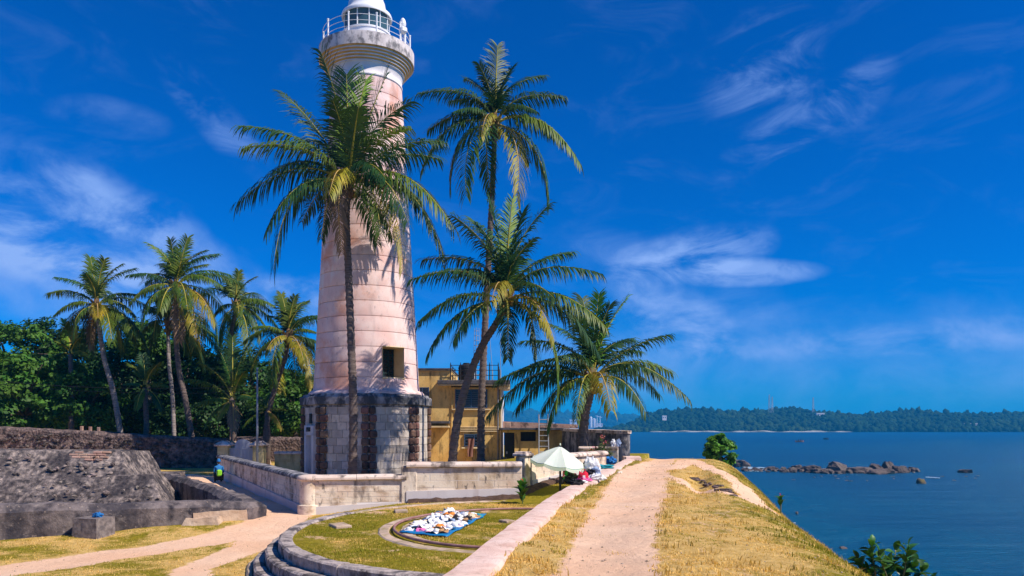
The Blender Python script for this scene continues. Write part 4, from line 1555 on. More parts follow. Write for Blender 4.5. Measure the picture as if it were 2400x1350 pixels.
def rough_wall(name, label, pts, zb, zt, thick, mat, res=.3, amp=.05, cat='wall', round_end=False, round_top=.0):
    """free-standing rough wall along pts (x, y), thickness to the left of the walking direction"""
    b = MB()
    P = [Vector((*p, 0)) for p in pts]
    sec = []
    for i, p in enumerate(P):
        t = (P[min(i + 1, len(P) - 1)] - P[max(i - 1, 0)]).normalized()
        n = Vector((-t.y, t.x, 0))
        if 0 < i < len(P) - 1:
            t1 = (P[i] - P[i - 1]).normalized()
            c = max(.35, n.dot(Vector((-t1.y, t1.x, 0))))
            n = n / c
        sec.append((p, p + n * thick))
    zbs = zb if isinstance(zb, (list, tuple)) else [zb] * len(P)
    zts = zt if isinstance(zt, (list, tuple)) else [zt] * len(P)
    rt = round_top
    up = lambda v, z: Vector((v.x, v.y, z))
    for i in range(len(P) - 1):
        a0, a1 = sec[i]
        c0, c1 = sec[i + 1]
        rough_grid(b, up(a0, zbs[i]), up(c0, zbs[i + 1]), up(c0, zts[i + 1] - rt), up(a0, zts[i] - rt), res, amp)
        rough_grid(b, up(c1, zbs[i + 1]), up(a1, zbs[i]), up(a1, zts[i] - rt), up(c1, zts[i + 1] - rt), res, amp)
        if rt:
            ia0, ia1 = a0.lerp(a1, rt / thick), a1.lerp(a0, rt / thick)
            ic0, ic1 = c0.lerp(c1, rt / thick), c1.lerp(c0, rt / thick)
            rough_grid(b, up(a0, zts[i] - rt), up(c0, zts[i + 1] - rt), up(ic0, zts[i + 1]), up(ia0, zts[i]), res, amp)
            rough_grid(b, up(ia0, zts[i]), up(ic0, zts[i + 1]), up(ic1, zts[i + 1]), up(ia1, zts[i]), res, amp)
            rough_grid(b, up(ia1, zts[i]), up(ic1, zts[i + 1]), up(c1, zts[i + 1] - rt), up(a1, zts[i] - rt), res, amp)
        else:
            rough_grid(b, up(a0, zts[i]), up(c0, zts[i + 1]), up(c1, zts[i + 1]), up(a1, zts[i]), res, amp)
    for i in (0, -1):
        a0, a1 = sec[i]
        q = (a1, a0) if i == 0 else (a0, a1)
        rough_grid(b, up(q[0], zbs[i]), up(q[1], zbs[i]), up(q[1], zts[i]), up(q[0], zts[i]), res, amp)
    o = b.build(name, mat, smooth=False)
    fix_normals(o)
    o.data.polygons.foreach_set('use_smooth', [True] * len(o.data.polygons))
    return tag(o, label, cat)


def build_bastion():
    w = thing('bastion_wall', 'dark weathered bastion wall with a rounded right end above the sea', 'wall')
    b = MB()
    p0, p1 = Vector((3.0, 47.2, 0)), Vector((5.35, 38.9, 0))
    t = (p1 - p0).normalized()
    n = Vector((t.y, -t.x, 0)) * -1
    th = .62
    up = lambda v, z: Vector((v.x, v.y, z))
    a0, a1 = p0, p1
    c0, c1 = p0 + n * th, p1 + n * th
    rough_grid(b, up(a0, .2), up(a1, .2), up(a1, 2.22), up(a0, 2.30), .3, .04)
    rough_grid(b, up(c1, .2), up(c0, .2), up(c0, 2.30), up(c1, 2.22), .3, .04)
    # rounded end
    cen = p1 + n * th / 2
    ax = -n
    vs, fs = [], []
    m = 16
    for i in range(m + 1):
        a = math.pi * i / m
        d = ax * math.cos(a) + t * math.sin(a)
        for z in (.2, .8, 1.4, 1.9, 2.22):
            q = cen + d * (th / 2 + .03) + Vector((0, 0, z))
            vs.append(q + mnoise.noise_vector(q * 1.3) * .03)
    fs = [(i * 5 + j, (i + 1) * 5 + j, (i + 1) * 5 + j + 1, i * 5 + j + 1) for i in range(m) for j in range(4)]
    b.add(vs, fs)
    o = fix_normals(b.build('wall_body', M['cornice'], w, smooth=True))
    b = MB()
    k = 14
    out = [cen + (ax * math.cos(math.pi * i / k) + t * math.sin(math.pi * i / k)) * (th / 2 + .10) for i in range(k + 1)]
    ring = [a0 - n * .10] + out + [c0 + n * .10]
    q = len(ring)
    for z0, z1, s in ((2.20, 2.36, 1.0),):
        vs = [up(v, z0 + (.08 if i in (0, q - 1) else 0)) for i, v in enumerate(ring)] + [up(v, z1 + (.08 if i in (0, q - 1) else 0)) for i, v in enumerate(ring)]
        b.add(vs, [(i, i + 1, q + i + 1, q + i) for i in range(q - 1)] + [tuple(range(q, 2 * q)), tuple(range(q))[::-1]])
    fix_normals(b.build('coping', M['coping'], w))
    # planter wall before it
    pw = block_wall('planter_wall', 'low grey planter wall in front of the rounded bastion wall', (3.2, 36.6), (5.0, 36.2), .75, .8, 1.62, plinth=(0, 0), course=.22, mat='compound', blen=(.6, 1.0))


build_bastion()


# ------------------------------------------------------------------ old rampart works on the left
def build_rampart():
    rw = rough_wall('rampart_wall', 'long blackened rampart wall in front of the palm trees', [(-38, 46.2), (-31, 46.6), (-24, 46.9), (-17.9, 47.2)], -.2, [2.85, 2.52, 2.12, 1.76], 1.7, M['old_stone'], res=.28, amp=.11, round_top=.12)
    rough_wall('rampart_wall', 'low dark rampart wall beyond the gate and the lamp pole', [(-20.4, 55.5), (-17, 55.5), (-13.6, 55.2)], -.2, [1.78, 1.78, 1.70], 1.5, M['old_stone'], res=.35, amp=.1, round_top=.2)
    # sunlit rubble slope behind the wall end
    b = MB()
    rough_prism(b, [(-17.9, 48.4, -.2), (-16.2, 48.2, -.2), (-16.2, 52, -.2), (-17.9, 52, -.2)], [(-17.85, 48.6, 1.65), (-16.5, 48.6, .95), (-16.5, 52, .95), (-17.85, 52, 1.6)], .3, .08)
    tag(b.build('rubble_buttress', M['patch'], smooth=True), 'sunlit sandy rubble buttress at the end of the long rampart wall', 'buttress')
    # battered masonry mass: two tiers
    g = thing('glacis', 'sloping mottled stone mass of the old rampart works', 'masonry')
    b = MB()
    rough_prism(b, [(-24, 23.8, -1.3), (-11.6, 24.1, -1.3), (-12.8, 31.0, -1.3), (-24, 31.5, -1.3)], [(-24, 27.3, 1.74), (-14.0, 27.5, 1.70), (-14.4, 30.4, 1.62), (-24, 31.0, 1.70)], .14, .055, 1.6)
    b.build('upper_tier', M['glacis'], g, smooth=True)
    b = MB()
    rough_prism(b, [(-23.5, 23.4, -1.3), (-10.1, 23.7, -1.3), (-11.0, 27.2, -1.3), (-23.5, 26.2, -1.3)], [(-23.5, 25.4, .50), (-12.25, 26.0, .95), (-12.5, 27.0, .90), (-23.5, 26.1, .50)], .14, .055, 1.6)
    b.build('lower_tier', M['glacis'], g, smooth=True)
    bb = MB()
    bb.box((0, 0, 0), (.30, .10, .085), ch=.012)
    me = bb.build('brick', M['red_brick'], g)
    first = True
    for r_ in range(4):
        for c in range(4):
            if (r_ == 3 and c > 1) or (r_ == 0 and c == 2):
                continue
            o = me if first else me.copy()
            if not first:
                C.objects.link(o)
            first = False
            f = r_ * .052
            o.parent = g
            o.location = (-14.45 - c * .33 - (r_ % 2) * .15 + random.uniform(-.01, .01), 27.41 - r_ * .096, 1.64 - r_ * .084)
            o.rotation_euler = (R(-40), random.uniform(-.04, .04), random.uniform(-.03, .03))
    # field stones standing proud of the weathered faces
    stones = []
    for i in range(7):
        b2 = MB()
        n_, k_ = 8, 5
        vs = []
        for a_ in range(k_ + 1):
            for j in range(n_):
                th_, w_ = math.pi * a_ / k_, 2 * math.pi * j / n_
                d = Vector((math.sin(th_) * math.cos(w_), math.sin(th_) * math.sin(w_), math.cos(th_)))
                vs.append(d * (1 + .45 * mnoise.noise(d * 1.5 + Vector((i * 7.3, 0, 0)))))
        b2.add(vs, [(a_ * n_ + j, a_ * n_ + (j + 1) % n_, (a_ + 1) * n_ + (j + 1) % n_, (a_ + 1) * n_ + j) for a_ in range(k_) for j in range(n_)])
        o = b2.build('stone', M['set_stone'])
        stones.append(o.data)
        bpy.data.objects.remove(o)
    rnd = random.Random(5)
    dark = {}

    def stud(parent, bl, br, tr, tl, count, smin, smax, out, mt='set_stone'):
        bl, br, tr, tl = map(Vector, (bl, br, tr, tl))
        nrm = (br - bl).cross(tl - bl).normalized()
        for _ in range(count):
            u, v = rnd.random(), rnd.random() ** .9
            p = (bl * (1 - u) + br * u) * (1 - v) + (tl * (1 - u) + tr * u) * v
            me_ = rnd.choice(stones)
            if mt != 'set_stone':
                me_ = dark.setdefault(me_.name, me_.copy())
                me_.materials[0] = M[mt]
            o = link('stone', me_, parent)
            s_ = rnd.uniform(smin, smax) * (.55 + .45 * rnd.random())
            o.location = p + nrm * rnd.uniform(-.3, .25) * out
            o.scale = (s_ * rnd.uniform(.9, 1.6), s_ * .7, s_ * rnd.uniform(.5, .8))
            o.rotation_euler = (rnd.uniform(-.5, .1), rnd.uniform(-.4, .4), rnd.uniform(-.5, .5))
    stud(g, (-20, 24.6, -.6), (-12.1, 24.9, -.6), (-14.1, 27.25, 1.6), (-20, 27.1, 1.6), 130, .05, .12, .07)
    stud(g, (-16, 23.9, -.6), (-10.4, 24.2, -.6), (-12.2, 25.9, .85), (-16, 25.5, .7), 40, .05, .12, .07)
    stud(rw, (-31, 46.5, .0), (-18.0, 47.1, .0), (-18.0, 47.1, 1.6), (-31, 46.5, 2.35), 250, .06, .15, .2, 'dark_set_stone')
    # parapet: front arm and right arm, with a thick rounded top
    p = [(-22, 14.6), (-16.5, 17.1), (-12.6, 18.9), (-8.3, 20.9), (-7.25, 21.45), (-7.05, 22.1), (-9.9, 26.8), (-14.9, 34.2)]
    rough_wall('parapet', 'thick dark rounded parapet enclosing the sunken court beside the lane', p, -1.5, [.74, .70, .64, .52, .47, .46, .46, .50], .62, M['parapet'], res=.11, amp=.055, round_top=.16)
    rough_wall('parapet', 'grey back wall of the sunken court, at the head of the parapet', [(-20.5, 34.6), (-14.9, 34.4)], -1.5, .50, .6, M['parapet'], res=.3, amp=.05, round_top=.1)
    rough_wall('ledge', 'pale ledge inside the sunken court against its back wall', [(-16.9, 30.9), (-13.6, 30.9)], -1.5, -.05, .8, M['kerb_stone'], res=.3, amp=.04)
    # exposed block let into the right end, and a fallen stone
    b = MB()
    t = Vector((4.3, 2.0, 0)).normalized()
    n = Vector((t.y, -t.x, 0))
    q0 = Vector((-8.62, 20.75, 0)) + n * .05
    q1 = Vector((-7.32, 21.40, 0)) + n * .05
    q0.y -= 0.0
    up = lambda v, z: Vector((v.x, v.y, z))
    rough_prism(b, [up(q0, -.3), up(q1, -.3), up(q1 - n * .3, -.3), up(q0 - n * .3, -.3)], [up(q0, .26), up(q1 - t * .1, .28), up(q1 - n * .3, .28), up(q0 - n * .3, .26)], .12, .04, 2.2)
    tag(b.build('coral_block', M['patch'], smooth=True), 'pale exposed coral block let into the right end of the parapet', 'stone')
    b = MB()
    q = ground_at(470, 1232)
    rough_prism(b, [q + Vector((-.55, -.12, -.1)), q + Vector((.5, -.02, -.1)), q + Vector((.45, .5, -.1)), q + Vector((-.5, .4, -.1))], [q + Vector((-.42, .0, .16)), q + Vector((.42, .08, .22)), q + Vector((.4, .45, .2)), q + Vector((-.45, .38, .16))], .09, .05, 2.5)
    tag(b.build('fallen_stone', M['patch'], smooth=True), 'flat fallen stone in the grass below the parapet', 'stone')
    # three small pegs on the long wall
    k = 46.9 / F
    for i, (px, nm) in enumerate(((186, 'left'), (206, 'middle'), (226, 'right'))):
        b = MB()
        x = (px - 1200) * k * 1.005
        zt = float(np.interp(x, [-31, -24, -17.9], [2.52, 2.12, 1.76]))
        b.box((0, 0, .16), (.16, .16, .36), ch=.02)
        b.box((.13, -.02, .02), (.14, .12, .08), ch=.02)
        o = b.build('stub_post', M['red_brick'], loc=(x, 47.4, zt - .03))
        tag(o, f'short brick stub post on the rampart wall, {nm} one of three', 'post', 'stub posts on the rampart wall')


build_rampart()


# ------------------------------------------------------------------ round gun platform
def arc_stone(b, r0, r1, z0, z1, a0, a1, jit=.02, n=3):
    """a stone cut from a ring; angles measured at the platform centre, 0 towards the camera"""
    vs = []
    ch = .03
    for j in range(n + 1):
        a = a0 + (a1 - a0) * j / n
        dz = random.uniform(-jit, jit) * .5
        dr = random.uniform(-jit, jit)
        for r_, z in ((r0, z0), (r1 + dr * .3, z0), (r1 + dr, z1 - ch), (r1 + dr - ch * 1.2, z1 + dz), (r0 + ch, z1 + dz), (r0, z1 - ch)):
            vs.append((CIRC[0] + r_ * math.sin(a), CIRC[1] - EL * r_ * math.cos(a), z))
    fs = []
    for j in range(n):
        for i in range(6):
            fs.append((j * 6 + i, (j + 1) * 6 + i, (j + 1) * 6 + (i + 1) % 6, j * 6 + (i + 1) % 6))
    fs += [tuple(range(6)), tuple(range(n * 6, n * 6 + 6))[::-1]]
    b.add(vs, fs)


def build_platform():
    pl = thing('gun_platform', 'round grassed gun platform ringed by worn curving stone steps', 'platform', (0, 0, 0))

    def ring(r0, r1, z0, z1, a0, a1, step, mat, name, jit=.02):
        a = R(a0)
        while a < R(a1):
            d = random.uniform(.85, 1.15) * step / r1
            b = MB()
            arc_stone(b, r0, r1, z0, z1, a, min(a + d, R(a1)) - .008 / r1, jit)
            b.build(name, mat, pl)
            a += d
    ring(4.84, 5.11, -.3, .37, -118, 30, .75, M['step_stone'], 'step_stone', .018)
    ring(5.11, 5.35, -.35, .17, -112, 30, .8, M['step_stone'], 'step_stone', .018)
    ring(5.35, 5.57, -.4, -.03, -106, 25, .85, M['step_stone'], 'step_stone', .018)
    ring(5.57, 5.71, -.5, -.18, -98, 20, .9, M['kerb_stone'], 'step_stone', .03)
    ring(4.80, 5.04, .0, .355, -196, -118, .9, M['kerb_stone'], 'kerb_stone', .012)
    # inner stone kerb that carried the gun's traversing rail
    ring(2.90, 3.15, .1, .348, -150, 62, .62, M['kerb_stone'], 'kerb_stone', .012)
    ring(2.46, 2.68, .1, .342, -110, -20, .8, M['kerb_stone'], 'kerb_stone', .012)
    rl = MB()
    n = 90
    pts = [(CIRC[0] + 2.80 * math.sin(a), CIRC[1] - EL * 2.80 * math.cos(a), .385) for a in np.linspace(R(-206), R(60), n)]
    rl.tube(pts, .03, 8)
    o = rl.build('iron_rail', M['iron'], smooth=True)
    tag(o, 'curved rusty iron rail set in the lawn around the hats', 'rail')
    # flat slabs lying in the lawn
    for px, py, sx, sy, rz, nm in ((797, 1232, .36, .62, .5, 'square grey stone slab in the lawn left of the hats'), (940, 1198, .34, .5, .2, 'small stone slab at the far edge of the round lawn'), (1188, 1222, .25, .35, .6, 'small stone slab in the lawn beside the kerb wall'), (825, 1240, .0, 0, 0, '')):
        if not sx:
            continue
        d = (EYE - .35) * F / (py - HOR)
        p = at(px, py, d)
        b = MB()
        b.box((0, 0, 0), (sx, sy, .08), ch=.015)
        o = b.build('stone_slab', M['kerb_stone'], loc=(p.x, p.y, .345))
        o.rotation_euler = (0, 0, rz)
        tag(o, nm, 'slab')


build_platform()


# ------------------------------------------------------------------ pink kerb wall between lawn and rampart path
def build_curb():
    b = MB()
    ys = np.arange(3.0, 36.2, .22)
    prof = [(-.03, -.4), (-.03, .4), (-.03, 1.035), (-.012, 1.058), (.10, 1.066), (.24, 1.066), (.38, 1.06), (.43, 1.045), (.45, 1.0), (.45, .4)]
    n = len(prof)
    vs = []
    for y in ys:
        cx = float(curb_x(y))
        for u, z in prof:
            p = Vector((cx + u, y, z))
            q = mnoise.noise_vector(p * 1.2) * .014 + mnoise.noise_vector(p * 6.0) * .008
            if z > .95:
                p += q
            vs.append(p)
    fs = [(j * n + i, j * n + i + 1, (j + 1) * n + i + 1, (j + 1) * n + i) for j in range(len(ys) - 1) for i in range(n - 1)]
    b.add(vs, fs)
    k = len(ys) - 1
    b.add([vs[k * n + i] for i in range(n)], [tuple(range(n))])
    o = b.build('kerb_wall', M['curb'], smooth=True)
    fix_normals(o)
    o.data.set_sharp_from_angle(angle=R(28))
    tag(o, 'long low pink kerb wall between the round lawn and the rampart path', 'wall')
    b = MB()
    cx = float(curb_x(36.0))
    rough_prism(b, [Vector((cx - .15, 35.2, .5)), Vector((cx + .62, 35.2, .5)), Vector((cx + .8, 36.9, .5)), Vector((cx - .1, 36.9, .5))], [Vector((cx - .12, 35.25, 1.16)), Vector((cx + .55, 35.25, 1.15)), Vector((cx + .75, 36.85, 1.15)), Vector((cx - .08, 36.85, 1.15))], .12, .03, 2)
    o = b.build('kerb_end_block', M['curb'], smooth=True)
    tag(o, 'broken pink end block of the kerb wall by the bastion', 'block')


build_curb()


# ------------------------------------------------------------------ coconut palms
def bezier(p0, p1, p2, t):
    t = np.asarray(t)[:, None]
    return p0 * (1 - t) ** 2 + 2 * p1 * t * (1 - t) + p2 * t ** 2


def bez_tan(p0, p1, p2, t):
    t = np.asarray(t)[:, None]
    d = 2 * (1 - t) * (p1 - p0) + 2 * t * (p2 - p1)
    return d / np.linalg.norm(d, axis=1, keepdims=True)


def norm(v):
    return v / np.maximum(np.linalg.norm(v, axis=-1, keepdims=True), 1e-9)


def frond_arrays(p0, p1, p2, leaf=1.0, droop=0.8, pairs=58, twist=0.0, wid=0.062):
    """midrib along a quadratic curve with leaflets on both sides; returns verts, quads, material index"""
    p0, p1, p2 = (np.asarray(p, dtype=float) for p in (p0, p1, p2))
    t = np.linspace(0, 1, 15)
    c = bezier(p0, p1, p2, t)
    tn = bez_tan(p0, p1, p2, t)
    side = np.cross(tn, (0, 0, 1.0))
    bad = np.linalg.norm(side, axis=1) < 0.08
    alt = np.cross(norm(p2 - p0 + 1e-6), norm(np.array([p2[0] - p0[0] + .01, p2[1] - p0[1], 0.3])))
    side[bad] = norm(alt) if np.linalg.norm(alt) > 1e-4 else (1, 0, 0)
    side = norm(side)
    up = np.cross(side, tn)
    w = 0.055 * (1 - t) ** 0.8 + 0.010
    w[0] *= 1.7
    ring = np.stack([c + side * w[:, None], c + up * (w * .7)[:, None], c - side * w[:, None], c - up * (w * .7)[:, None]], 1)
    n = len(t)
    idx = np.arange(n * 4).reshape(n, 4)
    q = np.stack([idx[:-1], np.roll(idx[:-1], -1, 1), np.roll(idx[1:], -1, 1), idx[1:]], -1).reshape(-1, 4)
    V = [ring.reshape(-1, 3)]
    Q = [q]
    MI = [np.ones(len(q), int)]
    off = n * 4
    chord = np.linalg.norm(p2 - p0)
    for s in (-1, 1):
        u = np.linspace(0.14, 0.995, pairs) + rng.uniform(-.004, .004, pairs)
        u = np.clip(u, 0, 1)
        b = bezier(p0, p1, p2, u)
        T = bez_tan(p0, p1, p2, u)
        S_ = np.cross(T, (0, 0, 1.0))
        bad = np.linalg.norm(S_, axis=1) < 0.12
        S_[bad] = side[-1]
        S_ = norm(S_)
        # keep the sides continuous along the frond
        flip = np.sign((S_ * side[np.minimum((u * 14).astype(int), 14)]).sum(1, keepdims=True))
        S_ = S_ * np.where(flip == 0, 1, flip)
        U = norm(np.cross(S_, T))
        L = leaf * chord * .31 * (0.42 + 0.58 * np.sin(np.pi * np.clip(u * 0.95 - 0.02, 0, 1) ** 0.8)) * rng.uniform(.72, 1.15, pairs)
        fwd = 0.45 + 0.85 * u ** 2 + rng.uniform(-.2, .2, pairs)
        lift = 0.28 - 0.25 * droop + rng.uniform(-.14, .14, pairs)
        D = norm(S_ * s * np.cos(twist) + T * fwd[:, None] + U * lift[:, None] + U * s * np.sin(twist))
        dr = (droop * rng.uniform(.75, 1.9, pairs))[:, None]
        D2 = norm(D + np.array([0, 0, -1.0]) * dr * .75)
        D3 = norm(D + np.array([0, 0, -1.0]) * dr * 1.7)
        a0 = b
        a1 = a0 + D * (L * .34)[:, None]
        a2 = a1 + D2 * (L * .36)[:, None]
        a3 = a2 + D3 * (L * .30)[:, None]
        Wv = norm(T - D * (T * D).sum(1, keepdims=True) + 0.35 * U)
        wd = wid * rng.uniform(.8, 1.15, pairs)[:, None]
        vs = np.stack([a0 - Wv * wd * .25, a0 + Wv * wd * .25, a1 - Wv * wd * .5, a1 + Wv * wd * .5, a2 - Wv * wd * .38, a2 + Wv * wd * .38, a3 - Wv * wd * .04, a3 + Wv * wd * .04], 1)
        base = off + np.arange(pairs)[:, None] * 8
        for k in (0, 2, 4):
            Q.append(base + np.array([[k, k + 1, k + 3, k + 2]]))
            MI.append(np.zeros(pairs, int))
        V.append(vs.reshape(-1, 3))
        off += pairs * 8
    return np.concatenate(V), np.concatenate(Q), np.concatenate(MI)


def add_frond(parent, p0, p1, p2, kind='green', leaf=1.0, droop=0.8, pairs=58, twist=0.0, wid=0.062):
    v, q, mi = frond_arrays(p0, p1, p2, leaf, droop, pairs, twist, wid)
    old = kind in ('yellow', 'dry')
    return np_mesh('frond', v, q, [M['frond_' + kind], M['rachis_old' if old else 'rachis']], parent, mat_idx=mi)


def trunk_mesh(parent, pts, r0, r1, mat='trunk', flare=1.5):
    """ringed, slightly crooked trunk through pts (relative to the parent)"""
    P = [Vector(p) for p in pts]
    L = sum((b - a).length for a, b in zip(P[:-1], P[1:]))
    n = int(L / .085)
    # Catmull-Rom through the points
    ext = [P[0] * 2 - P[1]] + P + [P[-1] * 2 - P[-2]]
    out = []
    for i in range(n + 1):
        f = i / n * (len(P) - 1)
        k = min(int(f), len(P) - 2)
        u = f - k
        a, b, c, d = ext[k:k + 4]
        out.append(0.5 * ((2 * b) + (c - a) * u + (2 * a - 5 * b + 4 * c - d) * u * u + (3 * b - 3 * c + d - a) * u ** 3))
    rs = []
    for i in range(n + 1):
        f = i / n
        r = r0 + (r1 - r0) * f ** .8 + r0 * (flare - 1) * max(0, 1 - f * L / 0.9) ** 2
        r *= 1 + (.11 if i % 3 == 0 else -.03) + random.uniform(-.025, .025)
        rs.append(r)
    b = MB()
    b.tube(out, rs, 12)
    return b.build('trunk', M[mat], parent, smooth=True)


def crown_core(parent, top, r, nuts=8, seed=1):
    rnd = random.Random(seed)
    b = MB()
    for i in range(9):
        a = rnd.uniform(0, 6.28)
        p = top + Vector((math.cos(a) * r * .5, math.sin(a) * r * .5, -.25))
        b.tube([p, p + Vector((math.cos(a) * r * .9, math.sin(a) * r * .9, .5)), p + Vector((math.cos(a) * r * 1.6, math.sin(a) * r * 1.6, .7))], [.10, .07, .02], 5)
    b.tube([top + Vector((0, 0, -.7)), top + Vector((0, 0, -.1)), top + Vector((0, 0, .6))], [r * .9, r * 1.25, r * .5], 10)
    b.build('crown_heart', M['fibre'], parent, smooth=True)
    first = None
    for i in range(nuts):
        a = rnd.uniform(0, 6.28)
        p = top + Vector((math.cos(a) * r * rnd.uniform(1.1, 1.8), math.sin(a) * r * rnd.uniform(1.1, 1.8), rnd.uniform(-.65, -.1)))
        if first is None:
            b = MB()
            b.lathe([(.001, -.15), (.08, -.12), (.125, -.02), (.11, .09), (.05, .15), (.001, .16)], 10)
            first = o = b.build('coconut', M['coconut'], parent, smooth=True)
        else:
            o = first.copy()
            C.objects.link(o)
            o.parent = parent
        o.location = p
        o.rotation_euler = (rnd.uniform(-.5, .5), rnd.uniform(-.5, .5), 0)


def aimed_frond(palm, top, D, px, py, dd, kind='green', droop=None, leaf=1.0, rise=None, pairs=60, twist=None):
    """frond from the crown to the point seen at (px, py), dd metres nearer (-) or farther (+) than the crown"""
    tip = at(px, py, D + dd) - palm.location
    d = tip - top
    hor = Vector((d.x, d.y, 0))
    hl = hor.length
    e = math.atan2(d.z, max(hl, .01))
    L = d.length
    if rise is None:
        rise = 38 + 8 * math.sin(px * 1.7 + py)
    e0 = min(R(87), e + R(rise))
    hd = hor.normalized() if hl > .05 else Vector((math.cos(px), math.sin(px), 0))
    ctl = top + (hd * math.cos(e0) + Vector((0, 0, 1)) * math.sin(e0)) * L * .56
    if droop is None:
        droop = float(np.interp(math.degrees(e), [-80, -30, 10, 50, 90], [.55, 1.25, 1.15, .55, .18]))
    if twist is None:
        twist = random.uniform(-.25, .25)
    st = top + (ctl - top).normalized() * .22
    return add_frond(palm, st, ctl, tip, kind, leaf, droop, pairs, twist)


def main_palm(label, D, base_px, mids, crown_px, r0, r1, fronds, zb=0.0, mat='trunk', nuts=8, nm='coconut_palm', seed=1, extra=0, flen=4.6):
    b = at(base_px[0], base_px[1], D)
    palm = thing(nm, label, 'palm tree', (b.x, D, zb), group='coconut palms around the lighthouse')
    top = at(*crown_px, D) - palm.location
    pts = [Vector((0, 0, -.15))]
    for m in mids:
        pts.append(at(m[0], m[1], D + (m[2] if len(m) > 2 else 0)) - palm.location)
    pts.append(top + Vector((0, 0, -.25)))
    trunk_mesh(palm, pts, r0, r1, mat)
    crown_core(palm, top, r1 * 1.35, nuts, seed)
    for f in fronds:
        aimed_frond(palm, top, D, *f[:3], **(f[3] if len(f) > 3 else {}))
    rnd = random.Random(seed * 31)
    for i in range(extra):
        # fronds on the far side of the crown
        a = rnd.uniform(.15 * math.pi, .85 * math.pi)
        e = R(rnd.uniform(-50, 55))
        L = flen * rnd.uniform(.7, .95)
        d = Vector((math.cos(a) * math.cos(e), math.sin(a) * math.cos(e), math.sin(e))) * L
        e0 = min(R(86), e + R(38))
        ctl = top + Vector((math.cos(a) * math.cos(e0), math.sin(a) * math.cos(e0), math.sin(e0))) * L * .55
        add_frond(palm, top + (ctl - top).normalized() * .2, ctl, top + d, 'green', 1.0, float(np.interp(math.degrees(e), [-50, 10, 60], [1.1, 1.0, .4])), 52)
    return palm


Y_ = dict(kind='yellow')
MD = dict(kind='mid')
YG = dict(kind='young', droop=.12, rise=6, leaf=.62)
main_palm('tall coconut palm standing in front of the lighthouse tower', 36.8, (826, 1104), [(828, 960), (823, 800), (816, 620), (812, 510)], (817, 432), .215, .15, [
    (752, 122, -1.0, dict(droop=.35, rise=26)), (812, 175, .6, dict(droop=.2)), (858, 188, -.4, dict(kind='young', droop=.2, rise=8)), (905, 178, .6, dict(droop=.25, rise=4)), (962, 238, -1.2, dict(droop=.5, rise=30)), (780, 235, -2.4, dict(droop=.3)), (840, 255, -2.6, dict(droop=.3, rise=12)),
    (668, 222, 1.0, dict(rise=10)), (568, 296, -1.2), (575, 345, -2.2, MD), (555, 478, -1.0, dict(rise=48)), (624, 545, -2.0, dict(rise=46)), (641, 632, -1.0, dict(kind='green', rise=62)), (700, 330, 1.8), (640, 400, 2.2),
    (772, 455, -3.6, dict(kind='yellow', rise=44)), (708, 520, 1.5), (1038, 332, -1.0), (1030, 372, 1.4), (1062, 532, -1.4, dict(kind='mid', rise=52)), (1040, 600, -.6, dict(rise=58)), (955, 520, -2.6, dict(rise=50)),
    (944, 632, -1.6, dict(kind='yellow', rise=60, leaf=.8)), (893, 548, -2.4, dict(kind='mid', rise=60)), (800, 590, -1.0, dict(kind='dry', rise=66, leaf=.8)), (752, 560, 2.0, dict(rise=60)), (960, 300, -2.4, MD), (905, 420, -3.4, dict(rise=40)), (985, 470, 1.8)], seed=3, extra=3, nuts=6)

main_palm('tallest slim coconut palm rising right of the tower, crown against open sky', 40.0, (1127, 1084), [(1128, 960), (1136, 780), (1148, 560), (1155, 420)], (1160, 290), .21, .125, [
    (1166, 108, -.4, dict(droop=.25, rise=8)), (1090, 184, .6), (985, 218, -.8, dict(rise=50)), (1065, 262, -1.6), (1275, 178, .8), (1322, 228, -.6, dict(rise=44)), (1258, 262, -2.2), (1200, 160, .6, dict(droop=.2)),
    (1122, 150, -.8, dict(droop=.3)), (1004, 304, 1.0), (990, 395, -1.2, dict(rise=46)), (1056, 448, -.6, dict(rise=46)), (1092, 458, -1.6, dict(kind='mid', rise=44)), (1150, 452, -.6, dict(rise=60)), (1358, 382, -.6, dict(kind='mid', rise=50)),
    (1284, 480, -.4, dict(rise=40)), (1212, 466, -1.4, dict(kind='yellow', rise=44)), (1318, 330, 1.4), (1128, 320, -2.6, dict(kind='yellow', leaf=.75, rise=46)), (1240, 380, 2.0), (1186, 215, 1.8)], seed=5, extra=3, nuts=8, flen=4.2)

main_palm('leaning coconut palm with a curved trunk, in front of the yellow house', 35.5, (1056, 1082), [(1068, 1010), (1092, 905), (1128, 815), (1162, 760)], (1184, 705), .21, .15, [
    (1150, 474, .4, dict(droop=.25, rise=8)), (1201, 468, -.4, YG), (1224, 500, .8, dict(droop=.2)), (1282, 484, -.6, dict(droop=.35, rise=22)), (1112, 520, 1.4, dict(droop=.3)), (1066, 508, -.6, dict(droop=.6, rise=26)), (965, 655, -1.0), (992, 608, 1.2),
    (984, 752, -1.2), (1002, 832, -.6, dict(rise=34)), (1062, 800, -2.2, dict(kind='mid', rise=30)), (1152, 706, -3.6, dict(kind='yellow', rise=48)), (1340, 592, .8), (1402, 640, -.8), (1416, 762, -1.2, dict(kind='mid', rise=38)), (1300, 700, -2.8),
    (1402, 830, .6, dict(rise=44)), (1300, 800, -2.2, dict(kind='yellow', rise=50)), (1304, 946, -.8, dict(kind='mid', rise=46, leaf=.8)), (1190, 842, -1.2, dict(rise=66)), (1258, 842, -1.4, dict(rise=52)), (1230, 650, 2.4), (1120, 640, 2.2), (1250, 560, -1.6)], seed=8, extra=3, nuts=7)

